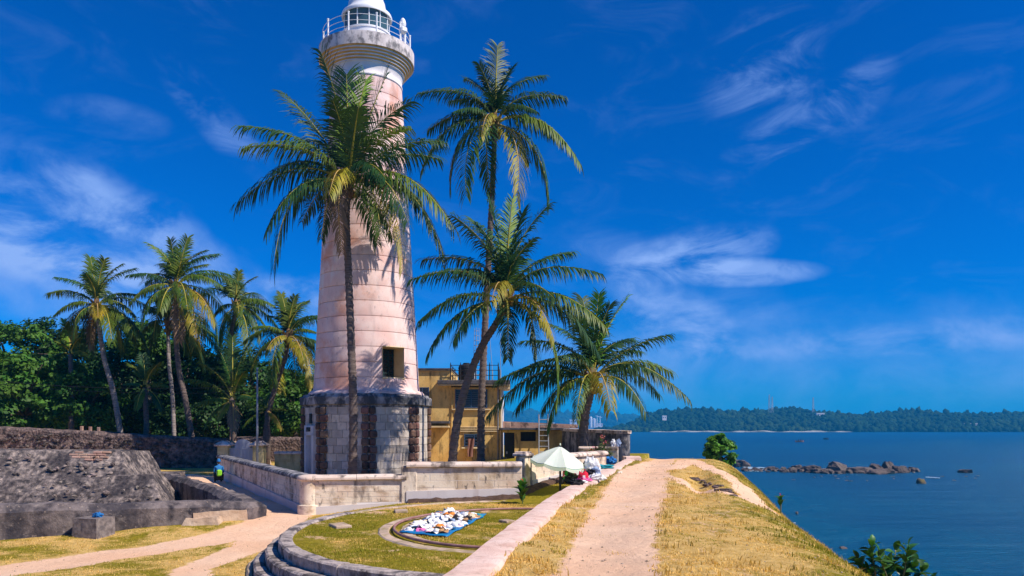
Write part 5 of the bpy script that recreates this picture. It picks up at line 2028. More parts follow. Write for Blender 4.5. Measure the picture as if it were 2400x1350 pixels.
main_palm('short full-crowned coconut palm at the sea edge, in front of the bastion', 38.0, (1364, 1052), [(1369, 985), (1380, 935)], (1388, 890), .27, .19, [
    (1404, 690, .5, dict(kind='young', droop=.15, rise=6, leaf=.7)), (1468, 700, -.4, dict(kind='young', droop=.25, rise=14, leaf=.8)), (1365, 700, 1.4, dict(droop=.3)), (1430, 715, -1.2, dict(droop=.3)), (1566, 786, -.8, dict(droop=.6, rise=18)), (1612, 934, -1.0, dict(rise=56)), (1574, 872, 1.2, dict(kind='mid', rise=34)),
    (1514, 968, -1.8, dict(rise=46)), (1432, 962, -3.4, dict(kind='yellow', rise=50)), (1282, 1004, -1.2, dict(kind='mid', rise=50)), (1146, 972, -.8, dict(rise=46)), (1166, 892, .8, dict(rise=32)), (1290, 760, .8), (1226, 800, 1.4), (1330, 720, -1.2, dict(droop=.5)), (1240, 905, 1.6), (1215, 870, -1.6),
    (1300, 840, -2.6), (1490, 800, 2.0), (1350, 985, -2.6, dict(kind='mid', rise=56, leaf=.8)), (1545, 925, 2.0), (1210, 960, 1.8)], zb=.65, seed=11, extra=4, nuts=12)

# palms behind the long rampart wall
LP = [
    ('coconut palm with a leaning trunk, leftmost of those behind the long rampart wall', 53.0, (292, 1012), [(268, 930), (244, 840), (233, 770)], (226, 718), .20, .13, 'trunk_pale', [
        (212, 605, .4, dict(droop=.3, rise=8)), (245, 608, -.5, dict(droop=.25)), (282, 622, .5, dict(droop=.4, rise=26)), (200, 640, -1.5), (132, 650, -.8), (112, 688, .6), (128, 738, -1.0), (318, 742, -.8, MD), (312, 780, -1.2, MD), (262, 800, -2.0, MD), (140, 790, .5), (170, 800, -1.5), (215, 820, .5, dict(kind='dry', leaf=.8)), (318, 690, 1.0), (230, 745, -2.6, Y_), (285, 815, 1.2), (190, 745, 1.4)]),
    ('tall full coconut palm with a dark trunk, behind the middle of the rampart wall', 52.0, (458, 1026), [(437, 950), (420, 870), (412, 780)], (412, 672), .21, .14, 'trunk', [
        (350, 572, .5, dict(droop=.4)), (400, 562, -.4, dict(droop=.25)), (440, 558, -.6, dict(droop=.2, rise=6)), (480, 588, .5, dict(droop=.4)), (300, 645, -.8), (306, 708, -1.2), (332, 768, -1.4, MD), (484, 620, 1.0), (520, 670, -.8, MD), (505, 760, -1.6, Y_), (460, 810, -1.6, Y_), (510, 800, .5, MD), (375, 730, -2.6, MD), (360, 800, .8), (420, 800, -1.2, dict(kind='dry', leaf=.8)), (372, 620, 1.6), (440, 730, -2.8, MD), (330, 690, 1.8)]),
    ('coconut palm half hidden behind a taller one, left of the one nearest the tower', 58.0, (545, 1022), [(541, 900), (540, 800)], (552, 718), .19, .13, 'trunk', [
        (528, 648, .4, dict(droop=.3)), (560, 636, -.4, dict(droop=.25)), (598, 650, .4, dict(droop=.4)), (505, 670, 1.0), (642, 716, -.8, MD), (620, 760, 1.0), (515, 820, -1.0, MD), (580, 830, -1.2), (610, 800, -.6), (500, 740, .8), (545, 800, .8), (560, 735, -2.6, MD)]),
    ('coconut palm with yellowing fronds close to the left side of the tower', 50.0, (618, 1028), [(628, 975), (648, 900), (668, 840)], (675, 790), .19, .13, 'trunk', [
        (660, 690, .4, dict(droop=.25)), (692, 694, -.4, dict(droop=.25)), (722, 706, .4, dict(droop=.4)), (742, 740, -.6), (738, 778, 1.0, MD), (590, 768, -.6), (572, 800, .8, MD), (588, 870, -.8, MD), (640, 905, -1.4, MD), (732, 908, -1.2, Y_), (712, 850, -2.2, Y_), (735, 820, .8), (660, 915, .5, Y_), (620, 830, -2.4, Y_), (630, 740, .8, dict(droop=.5))]),
    ('slender coconut palm with a pale straight trunk, crown behind the fullest palm', 54.5, (410, 1020), [(404, 930), (396, 850)], (394, 762), .15, .12, 'trunk_pale', [
        (340, 730, .6), (450, 720, .6), (380, 680, .5, dict(droop=.3)), (350, 820, .4), (430, 830, .5), (330, 780, 1.2), (455, 780, 1.0)]),
]
for i, (lab, D, bp, mids, cp, r0, r1, mt, fr) in enumerate(LP):
    fr = [f if len(f) > 3 and 'kind' in f[3] else (*f[:3], dict(f[3] if len(f) > 3 else {}, kind='mid' if j % 5 < 3 else 'green')) for j, f in enumerate(fr)]
    main_palm(lab, D, bp, mids, cp, r0, r1, fr, zb=.4, mat=mt, nuts=3, seed=20 + i, extra=12, flen=4.9)


def young_palm(label, D, px, py, tips, kinds='mid'):
    b = at(px, py, D)
    palm = thing('young_palm', label, 'palm tree', (b.x, D, b.z), group='young palms behind the rampart')
    top = Vector((0, 0, .6))
    bt = MB()
    bt.tube([(0, 0, -b.z - .3), (.1, 0, -b.z * .4), (0, 0, .6)], [.22, .17, .14], 10)
    bt.build('trunk', M['trunk'], palm, smooth=True)
    for (tx, ty, dd, kd) in tips:
        aimed_frond(palm, top, D, tx, ty, dd, kind=kd, rise=22, pairs=46)


young_palm('young palm with long yellow green fronds arching over the rampart gap', 49.6, 545, 960, [(470, 850, -.4, 'mid'), (500, 800, .4, 'green'), (545, 790, .8, 'green'), (588, 800, .5, 'green'), (440, 890, .5, 'mid'), (455, 950, -.6, 'mid'), (510, 985, -1.4, 'yellow'), (590, 930, -1.0, 'green'), (575, 870, -1.5, 'mid'), (480, 1000, -.8, 'mid'), (548, 1010, -1.5, 'dry')])
young_palm('small palm with drooping fronds beside the lamp pole', 49.8, 625, 985, [(570, 1000, -.6, 'mid'), (660, 1005, -1.0, 'yellow'), (668, 960, .5, 'mid'), (600, 925, .6, 'green'), (640, 920, .8, 'green'), (585, 960, -.8, 'green')])
young_palm('young palm with upright pale fronds among the broad-leaved trees at far left', 53.6, 165, 850, [(150, 750, .4, 'young'), (172, 765, .6, 'yellow'), (190, 790, -.6, 'mid'), (130, 800, -.8, 'mid'), (205, 830, -.8, 'mid'), (120, 840, .5, 'green')])
young_palm('young palm with ragged fronds between two leaning trunks', 50.5, 340, 930, [(300, 850, .3, 'mid'), (335, 830, .6, 'green'), (375, 850, -.6, 'mid'), (395, 905, -1.0, 'mid'), (290, 900, -.8, 'green'), (320, 960, -1.3, 'mid'), (380, 960, -.5, 'green')])


# ------------------------------------------------------------------ broad-leaved trees
def leaf_cloud(n_clump, n_leaf, rx, ry, rz, leaf, clump, seed, shell=.55, updir=.6, six=False):
    g = np.random.default_rng(seed)
    d = norm(g.normal(size=(n_clump, 3)))
    rad = g.uniform(shell, 1.0, (n_clump, 1)) ** .7
    cc = d * rad * np.array([rx, ry, rz])
    n = n_clump * n_leaf
    c = np.repeat(cc, n_leaf, 0)
    dd = np.repeat(d, n_leaf, 0)
    off = norm(g.normal(size=(n, 3))) * g.uniform(.15, 1, (n, 1)) ** .6 * clump * np.array([1, 1, .62])
    p = c + off
    nrm = norm(dd * .5 + np.array([0, 0, updir]) + norm(off) * .5 + g.normal(size=(n, 3)) * .45)
    a = norm(np.cross(nrm, g.normal(size=(n, 3))))
    b = np.cross(nrm, a)
    L = (leaf * g.uniform(.65, 1.25, n))[:, None]
    w = L * .30
    fold = nrm * L * .10
    v = np.stack([p - a * L * .5, p - b * w + fold, p + a * L * .5 - nrm * L * .12, p + b * w + fold], 1).reshape(-1, 3)
    q = (np.arange(n) * 4)[:, None] + np.array([[0, 1, 2, 3]])
    base = np.repeat(g.uniform(.6, 1.3, (n_clump, 1)), n_leaf, 0) * g.uniform(.8, 1.2, (n, 1))
    warm = np.repeat(g.uniform(0, 1, (n_clump, 1)), n_leaf, 0) * .5 + g.uniform(0, .5, (n, 1))
    col = np.concatenate([base * (.7 + .9 * warm), base * (.9 + .25 * warm), base * .9, np.ones((n, 1))], 1)
    return v, q, np.repeat(col, 4, 0), cc


def broad_tree(label, px, py, D, wpx, hpx, zb=.3, mat='leaf', n_clump=95, n_leaf=75, leaf=.34, seed=1, depth=1.0, group='broad-leaved trees behind the rampart'):
    k = D / F
    c = at(px, py, D)
    rx, rz = wpx * k / 2, hpx * k / 2
    t = thing('broadleaf_tree', label, 'tree', (c.x, D, zb), group=group)
    v, q, col, cc = leaf_cloud(n_clump, n_leaf, rx, rx * depth, rz, leaf, .85, seed)
    v = v + np.array([0, 0, c.z - zb])
    np_mesh('crown', v, q, M[mat], t, attrs={'tint': ('FLOAT_COLOR', col)}, kind='stuff')
    b = MB()
    h = max(.8, c.z - zb - rz * .5)
    b.tube([(0, 0, -.3), (.1, 0, h * .5), (0, .1, h)], [.30, .22, .16], 10)
    for i in range(0, len(cc), 7):
        e = Vector(cc[i]) + Vector((0, 0, c.z - zb))
        b.tube([(0, .1, h * .9), Vector((0, .1, h)).lerp(e, .5) + Vector((0, 0, .3)), e], [.13, .07, .02], 6)
    b.build('trunk', M['bark'], t, smooth=True)
    return t


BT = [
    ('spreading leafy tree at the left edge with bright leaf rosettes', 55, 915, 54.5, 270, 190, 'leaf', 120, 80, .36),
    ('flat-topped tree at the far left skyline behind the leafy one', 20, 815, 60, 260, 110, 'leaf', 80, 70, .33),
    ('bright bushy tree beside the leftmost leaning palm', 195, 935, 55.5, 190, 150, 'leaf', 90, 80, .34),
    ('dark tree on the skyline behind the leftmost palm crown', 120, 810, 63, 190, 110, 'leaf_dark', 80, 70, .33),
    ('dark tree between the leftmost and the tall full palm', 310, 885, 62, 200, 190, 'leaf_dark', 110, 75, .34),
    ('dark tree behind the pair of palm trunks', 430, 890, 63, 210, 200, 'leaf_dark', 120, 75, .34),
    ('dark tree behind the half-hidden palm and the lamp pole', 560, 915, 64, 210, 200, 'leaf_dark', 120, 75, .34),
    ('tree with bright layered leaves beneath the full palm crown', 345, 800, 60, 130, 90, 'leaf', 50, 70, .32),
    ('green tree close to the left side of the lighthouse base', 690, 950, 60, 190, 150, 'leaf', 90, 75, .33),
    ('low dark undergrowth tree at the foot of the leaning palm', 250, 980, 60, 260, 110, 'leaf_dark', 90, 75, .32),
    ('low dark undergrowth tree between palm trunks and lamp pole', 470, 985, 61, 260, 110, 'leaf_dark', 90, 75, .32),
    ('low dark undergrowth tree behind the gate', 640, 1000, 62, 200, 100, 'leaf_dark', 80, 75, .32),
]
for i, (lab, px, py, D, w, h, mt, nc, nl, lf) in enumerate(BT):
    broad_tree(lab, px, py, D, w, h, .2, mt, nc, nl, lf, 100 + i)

# dense thicket farther back that closes the gaps
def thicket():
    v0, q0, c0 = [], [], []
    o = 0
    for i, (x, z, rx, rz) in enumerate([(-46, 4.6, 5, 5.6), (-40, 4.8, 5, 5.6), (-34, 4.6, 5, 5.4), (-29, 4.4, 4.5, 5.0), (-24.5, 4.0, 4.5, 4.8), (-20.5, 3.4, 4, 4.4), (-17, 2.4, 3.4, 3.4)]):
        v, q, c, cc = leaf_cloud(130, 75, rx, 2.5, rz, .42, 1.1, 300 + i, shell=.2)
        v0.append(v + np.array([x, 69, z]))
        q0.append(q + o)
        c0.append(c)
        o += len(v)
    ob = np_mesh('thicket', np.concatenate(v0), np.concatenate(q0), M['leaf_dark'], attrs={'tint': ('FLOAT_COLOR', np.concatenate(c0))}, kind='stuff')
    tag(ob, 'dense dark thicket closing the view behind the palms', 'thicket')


thicket()


# ------------------------------------------------------------------ shrubs and small plants
def sea_bush():
    D = 41.0
    c = at(1685, 1060, D)
    k = D / F
    t = thing('round_bush', 'rounded bright green bush on the edge of the bank before the reef', 'bush', (c.x, D, c.z - 46 * k))
    h = 46 * k
    v, q, col, cc = leaf_cloud(85, 50, 36 * k, 36 * k, 42 * k, .20, .22, 77, shell=.6)
    np_mesh('crown', v + np.array([0, 0, h]), q, M['leaf_bush'], t, attrs={'tint': ('FLOAT_COLOR', col)}, kind='stuff')
    b = MB()
    b.tube([(0, 0, -.9), (0, 0, h * .4)], [.13, .09], 8)
    for i in range(0, len(cc), 5):
        b.tube([(0, 0, h * .3), Vector(cc[i]) * .5 + Vector((0, 0, h * .8)), Vector(cc[i]) + Vector((0, 0, h))], [.08, .04, .015], 5)
    b.build('stem', M['bark'], t)


sea_bush()


def big_leaf_mesh():
    b = MB()
    n = 5
    vs = []
    for i in range(n + 1):
        u = i / n
        w = .30 * math.sin(math.pi * min(1, u * .92 + .06)) ** .7 * (1 if u < 1 else .05)
        z = .10 * math.sin(u * 2.6) - .10 * u * u
        vs += [(-w, u, z + w * .35), (0, u, z), (w, u, z + w * .35)]
    fs = []
    for i in range(n):
        for j in (0, 1):
            fs.append((i * 3 + j, i * 3 + j + 1, i * 3 + j + 4, i * 3 + j + 3))
    b.add(vs, fs)
    o = b.build('leaf', M['leaf_big'], smooth=True)
    me = o.data
    bpy.data.objects.remove(o)
    return me


def near_bush():
    """the large-leaved shrub rising into the bottom right corner"""
    D = 11.0
    base = at(2085, 1480, D)
    t = thing('large_leaved_shrub', 'large-leaved glossy shrub rising on the bank in the near corner over the water', 'shrub', base)
    me = big_leaf_mesh()
    rnd = random.Random(4)
    tips = [(2040, 1275), (2060, 1300), (2010, 1310), (2100, 1290), (2130, 1278), (2090, 1320), (2145, 1320), (2165, 1335), (2030, 1335), (2120, 1345), (2070, 1345), (2185, 1360), (2000, 1350), (2050, 1370), (2150, 1375), (2100, 1380), (2175, 1395), (2015, 1385)]
    zb = float(terrain_z(base.x, base.y)) - base.z
    b = MB()
    for i, (px, py) in enumerate(tips):
        e = at(px, py, D + rnd.uniform(-.45, .45)) - base
        s = Vector((rnd.uniform(-.12, .12), rnd.uniform(-.1, .1), zb - .2))
        m = s.lerp(e, .55) + Vector((rnd.uniform(-.06, .06), rnd.uniform(-.06, .06), .05))
        b.tube([s, m, e], [.016, .011, .005], 5)
        nl = 9
        for k in range(nl):
            u = 1 - .5 * (k / nl) ** 1.1
            p = m.lerp(e, (u - .4) / .6) if u > .4 else m
            a = k * 2.4 + i
            el = R(rnd.uniform(0, 55)) if k else R(78)
            if k == 0:
                el = R(70)
            o = link('leaf', me, t)
            o.location = p
            s_ = rnd.uniform(.16, .235) * (1.0 if k > 1 else .8)
            o.scale = (s_, s_, s_)
            o.rotation_euler = (el, rnd.uniform(-.5, .5), a)
    b.build('stem', M['stem'], t)


near_bush()


def canna(label, px, py, D, h, n=7, seed=1, flower=True, base_z=None):
    rnd = random.Random(seed)
    p = at(px, py, D)
    if base_z is not None:
        p.z = base_z
    t = thing('canna_plant', label, 'plant', p)
    me = big_leaf_mesh()
    b = MB()
    b.tube([(0, 0, -.3), (.02, 0, h * .5), (0, .01, h)], [.022, .016, .010], 6)
    b.build('stem', M['stem'], t)
    for i in range(n):
        o = link('leaf', me, t)
        u = .12 + .66 * i / n
        o.location = (0, 0, h * u)
        s = h * rnd.uniform(.5, .7)
        o.scale = (s * .9, s, s)
        o.rotation_euler = (R(rnd.uniform(22, 62)), 0, i * 2.5 + rnd.uniform(-.4, .4))
    if flower:
        b = MB()
        for i in range(7):
            a = i * 2.4
            z = h * (.92 + .03 * i)
            d = Vector((math.cos(a), math.sin(a), .7)) * h * .075
            w = Vector((-math.sin(a), math.cos(a), 0)) * h * .04
            q = Vector((0, 0, z))
            b.add([q, q + d * .6 + w, q + d * 1.25, q + d * .6 - w], [(0, 1, 2, 3)])
        b.build('flower', M['flower_red'], t)
    return t


p_ = ground_at(1224, 1176)
canna('red-flowered canna with broad green leaves growing against the taller wall', 1224, 1176, 22.4, .62, 12, 3, True, float(terrain_z((1224 - 1200) / F * 22.4, 22.4)))
canna('small red-tipped plant on the outer edge of the bank above the water', 1829, 1190, 21.0, .34, 10, 5, True)


def oleander():
    D = 33.0
    b0 = at(1408, 1100, D)
    t = thing('oleander', 'pink-flowered oleander bush beside the goods on the kerb wall', 'bush', (b0.x, D, b0.z))
    rnd = random.Random(9)
    b = MB()
    lv = MB()
    fl = MB()
    tips = [(1412, 1026), (1420, 1038), (1385, 1056), (1380, 1062), (1395, 1052), (1398, 1060), (1425, 1048), (1432, 1060), (1390, 1075), (1415, 1070), (1428, 1078), (1405, 1045), (1378, 1080), (1436, 1085), (1400, 1085), (1418, 1085), (1388, 1090)]
    flowers = {0, 1, 2, 3, 4, 5}
    for i, (px, py) in enumerate(tips):
        e = at(px, py, D + rnd.uniform(-.35, .35)) - t.location
        s = Vector((rnd.uniform(-.1, .1), rnd.uniform(-.1, .1), -.3))
        m = s.lerp(e, .55) + Vector((0, 0, .1))
        b.tube([s, m, e], [.02, .014, .007], 5)
        for k in range(46):
            u = rnd.random() ** .7
            p = m.lerp(e, u) if rnd.random() < .8 else s.lerp(m, .4 + .6 * u)
            a = rnd.uniform(0, 6.28)
            el = rnd.uniform(-.3, 1.2)
            d = Vector((math.cos(a) * math.cos(el), math.sin(a) * math.cos(el), math.sin(el))) * rnd.uniform(.14, .24)
            w = d.cross(Vector((rnd.uniform(-1, 1), rnd.uniform(-1, 1), .3))).normalized() * .022
            lv.add([p, p + d * .5 + w, p + d, p + d * .5 - w], [(0, 1, 2, 3)])
        if i in flowers:
            for k in range(14):
                a = rnd.uniform(0, 6.28)
                d = Vector((math.cos(a), math.sin(a), rnd.uniform(-.2, .8))) * .06
                w = d.cross(Vector((0, .3, 1))).normalized() * .04
                q = e + Vector((rnd.uniform(-.09, .09), rnd.uniform(-.06, .06), rnd.uniform(-.05, .08)))
                fl.add([q, q + d * .6 + w, q + d * 1.2, q + d * .6 - w], [(0, 1, 2, 3)])
    b.build('stem', M['bark'], t)
    o = lv.build('foliage', M['leaf_green'] if 'leaf_green' in M else M['frond_mid'], t)
    o['kind'] = 'stuff'
    fl.build('flower', M['flower_pink'], t)
    q = MB()
    q.lathe([(.001, -.4), (.20, -.4), (.27, -.06), (.29, -.04), (.29, .0), (.24, .0), (.001, -.05)], 18)
    q.build('pot', M['granite'], t)


oleander()


# ------------------------------------------------------------------ people
def skin_body(name, joints, bones, mat, parent, root=0, levels=2):
    """one continuous surface grown over a skeleton; joints: (x, y, z, radius)"""
    me = bpy.data.meshes.new(name)
    me.from_pydata([j[:3] for j in joints], bones, [])
    o = link(name, me, parent)
    sk = o.modifiers.new('skin', 'SKIN')
    for i, j in enumerate(joints):
        v = me.skin_vertices[0].data[i]
        v.radius = (j[3], j[3])
        v.use_root = i == root
    o.modifiers.new('smooth', 'SUBSURF').levels = levels
    o.modifiers['smooth'].render_levels = levels
    dg = bpy.context.evaluated_depsgraph_get()
    new = bpy.data.meshes.new_from_object(o.evaluated_get(dg))
    o.modifiers.clear()
    o.data = new
    new.materials.clear()
    new.materials.append(mat)
    new.polygons.foreach_set('use_smooth', [True] * len(new.polygons))
    return o


def head_parts(p, c, face, hair=True, cap=None):
    """head with nose, ears, eyes and hair; c: centre, face: yaw it looks to"""
    m = Matrix.Translation(c) @ Matrix.Rotation(face, 4, 'Z')
    b = MB()
    n, k = 16, 12
    vs = []
    for i in range(k + 1):
        a = math.pi * i / k
        for j in range(n):
            w = 2 * math.pi * j / n
            x, y, z = math.sin(a) * math.cos(w), math.sin(a) * math.sin(w), math.cos(a)
            jaw = 1 - .25 * max(0, -z)
            q = Vector((x * .075 * jaw, y * .098 * jaw - .01 * max(0, -z), z * .118))
            if y < -.9 and abs(x) < .3 and -.35 < z < .15:
                q.y -= .022
            vs.append(m @ q)
    b.add(vs, [(i * n + j, i * n + (j + 1) % n, (i + 1) * n + (j + 1) % n, (i + 1) * n + j) for i in range(k) for j in range(n)])
    for s in (-1, 1):
        b.box(None, (.018, .04, .055), M4=m @ Matrix.Translation((s * .077, .005, -.005)), ch=.006)
    b.build('head', M['skin'], p, smooth=True)
    b = MB()
    for s in (-1, 1):
        b.box(None, (.024, .01, .012), M4=m @ Matrix.Translation((s * .032, -.092, .012)), ch=.003)
    b.box(None, (.045, .01, .010), M4=m @ Matrix.Translation((0, -.088, -.055)), ch=.003)
    b.build('face_features', M['hair'], p)
    b = MB()
    vs = []
    kk = 8
    for i in range(kk + 1):
        a = math.pi * .56 * i / kk
        for j in range(n):
            w = 2 * math.pi * j / n
            x, y, z = math.sin(a) * math.cos(w), math.sin(a) * math.sin(w), math.cos(a)
            low = 1.0 if y > -.2 else .75
            vs.append(m @ Vector((x * .086, y * .108 + .006, .01 + z * .124 * low + (1 - low) * .06)))
    b.add(vs, [(i * n + j, i * n + (j + 1) % n, (i + 1) * n + (j + 1) % n, (i + 1) * n + j) for i in range(kk) for j in range(n)])
    b.build('cap' if cap else 'hair', cap or M['hair'], p, smooth=True)


def hand(p, wrist, d, s=1):
    """small relaxed hand: palm, four curled fingers and a thumb"""
    d = Vector(d).normalized()
    side = d.cross(Vector((0, 0, 1)))
    side = side.normalized() if side.length > .1 else Vector((1, 0, 0))
    up = side.cross(d)
    w = Vector(wrist)
    b = MB()
    b.tube([w, w + d * .03, w + d * .085], [.020, .030, .032], 8)
    for i, L in enumerate((.060, .072, .068, .052)):
        q = w + d * .08 + side * (-.027 + i * .018)
        b.tube([q, q + d * L * .5, q + d * L * .8 - up * L * .3, q + d * L * .85 - up * L * .6], [.010, .0095, .0085, .006], 6)
    q = w + d * .03 + side * s * .026
    b.tube([q, q + side * s * .025 + d * .03, q + side * s * .03 + d * .065 - up * .015], [.013, .011, .007], 6)
    b.build('hand', M['skin'], p, smooth=True)


def seated(label, loc, yaw, top, bottom, cap=None, bag=None, lean=.1):
    p = thing('person', label, 'person', loc, yaw)
    J = [(0, .05, .30, .135), (0, .02, .46, .125), (0, -lean * .5, .62, .135), (0, -lean * .7, .72, .10), (0, -lean * .8, .79, .05), (0, -lean * .9, .84, .046),
         (.155, -lean * .7, .705, .058), (.20, -.12, .50, .047), (.14, -.32, .44, .038), (-.155, -lean * .7, .705, .058), (-.20, -.10, .50, .047), (-.13, -.30, .42, .038)]
    skin_body('upper_clothing', J, [(0, 1), (1, 2), (2, 3), (3, 4), (4, 5), (3, 6), (6, 7), (7, 8), (3, 9), (9, 10), (10, 11)], top, p)
    J = [(0, .05, .27, .14), (.10, -.02, .26, .105), (.15, -.40, .40, .078), (.13, -.42, .08, .055), (.13, -.52, .045, .04), (-.10, -.02, .26, .105), (-.15, -.38, .38, .078), (-.13, -.44, .08, .055), (-.13, -.54, .045, .04)]
    skin_body('trousers', J, [(0, 1), (1, 2), (2, 3), (3, 4), (0, 5), (5, 6), (6, 7), (7, 8)], bottom, p)
    head_parts(p, (0, -lean - .01, .965), 0.0, cap=cap)
    hand(p, (.13, -.33, .44), (-.25, -1, -.1), -1)
    hand(p, (-.12, -.31, .42), (.25, -1, -.1), 1)
    if bag:
        b = MB()
        b.box((0, .19, .46), (.22, .14, .30), ch=.05)
        b.build('backpack', bag, p, smooth=False)
    return p


bp = at(510, 1140, 34.5)
seated('person in blue top and cap crouching in the lane by the shaded wall', (-13.2, 34.6, float(terrain_z(-13.2, 34.6)) + .02), R(205), M['cloth_blue'], M['black'], cap=M['cloth_blue'], bag=M['cloth_lime'], lean=.16)
up_ = at(1337, 1092, 25.6)
seated('vendor in maroon top and dark trousers sitting under the mint umbrella', (up_.x, 25.6, .52), R(-25), M['maroon'], M['black'], lean=.05)


# ------------------------------------------------------------------ umbrella and the goods around it
def build_umbrella():
    D = 24.0
    top = at(1313, 1046, D)
    zb = float(terrain_z(top.x, D))
    u = thing('parasol', 'pale mint green parasol on a dark pole beside the kerb wall', 'parasol', (top.x, D, zb))
    h = top.z - zb
    b = MB()
    b.tube([(0, 0, -.1), (0, 0, h + .03)], .035, 8)
    b.build('pole', M['black_metal'], u)
    b = MB()
    b.tube([(0, 0, h + .02), (0, 0, h + .10)], [.03, .012], 6)
    b.build('finial', M['umbrella'], u)
    n = 8
    Rr = .90
    drop = .50
    tilt = Matrix.Translation((0, 0, h)) @ Matrix.Rotation(R(9), 4, 'Y') @ Matrix.Rotation(R(6), 4, 'X')
    b = MB()
    tr = MB()
    for i in range(n):
        a0, a1 = 2 * math.pi * i / n + .25, 2 * math.pi * (i + 1) / n + .25
        vs = []
        m, k = 6, 5
        for j in range(m + 1):
            f = j / m
            for q in range(k + 1):
                g = q / k
                a = a0 + (a1 - a0) * g
                edge = math.cos(math.pi / n) / math.cos((g - .5) * 2 * math.pi / n)
                r_ = Rr * f * (edge * .8 + .2 * edge * edge)
                sag = -.05 * math.sin(math.pi * g) * f
                vs.append(tilt @ Vector((r_ * math.cos(a), r_ * math.sin(a), -drop * f ** 1.15 + sag)))
        b.add(vs, [(j * (k + 1) + q, j * (k + 1) + q + 1, (j + 1) * (k + 1) + q + 1, (j + 1) * (k + 1) + q) for j in range(m) for q in range(k)])
        e = vs[-(k + 1):]
        lo = [v + Vector((0, 0, -.09 - .03 * math.sin(math.pi * q / k))) for q, v in enumerate(e)]
        md = [v.lerp(w, .18) for v, w in zip(e, lo)]
        tr.add(e + md + lo, [(q, q + 1, k + 1 + q + 1, k + 1 + q) for q in range(k)], 0)
        o = len(tr.v) - 3 * (k + 1)
        tr.f += [(o + k + 1 + q, o + k + 2 + q, o + 2 * (k + 1) + q + 1, o + 2 * (k + 1) + q) for q in range(k)]
        tr.m += [1] * k
    b.build('canopy', M['umbrella'], u)
    tr.build('valance', [M['umbrella_trim'], M['umbrella']], u)
    for i in range(n):
        a = 2 * math.pi * i / n + .25
        b = MB()
        b.tube([tilt @ Vector((0, 0, -.06)), tilt @ Vector((Rr * .96 * math.cos(a), Rr * .96 * math.sin(a), -drop * .96 - .02))], .008, 4)
        b.build('rib', M['metal'], u)


build_umbrella()


def cloth_heap(name, label, cat, loc, sx, sy, sz, mat, seed, group=None, rz=0.0):
    """crumpled bag or folded cloth: a lumpy closed form flat underneath"""
    b = MB()
    n, k = 20, 12
    vs = []
    for i in range(k + 1):
        a = math.pi * i / k
        for j in range(n):
            w = 2 * math.pi * j / n
            d = Vector((math.sin(a) * math.cos(w), math.sin(a) * math.sin(w), math.cos(a)))
            f = 1 + .55 * mnoise.noise(d * 2.2 + Vector((seed, 0, 0))) + .40 * mnoise.noise(d * 5 + Vector((0, seed, 0)))
            q = Vector((d.x * sx * f, d.y * sy * f, max(-.02, (d.z * f * .62 + .42)) * sz))
            vs.append(q)
    b.add(vs, [(i * n + j, i * n + (j + 1) % n, (i + 1) * n + (j + 1) % n, (i + 1) * n + j) for i in range(k) for j in range(n)])
    o = b.build(name, mat, smooth=False, loc=loc)
    o.rotation_euler = (0, 0, rz)
    return tag(o, label, cat, group)


def on_curb(px, py, du=.2):
    """point on the kerb wall top seen near that pixel"""
    y = (EYE - 1.065) * F / (py - HOR)
    return Vector((float(curb_x(y)) + du, y, 1.06))


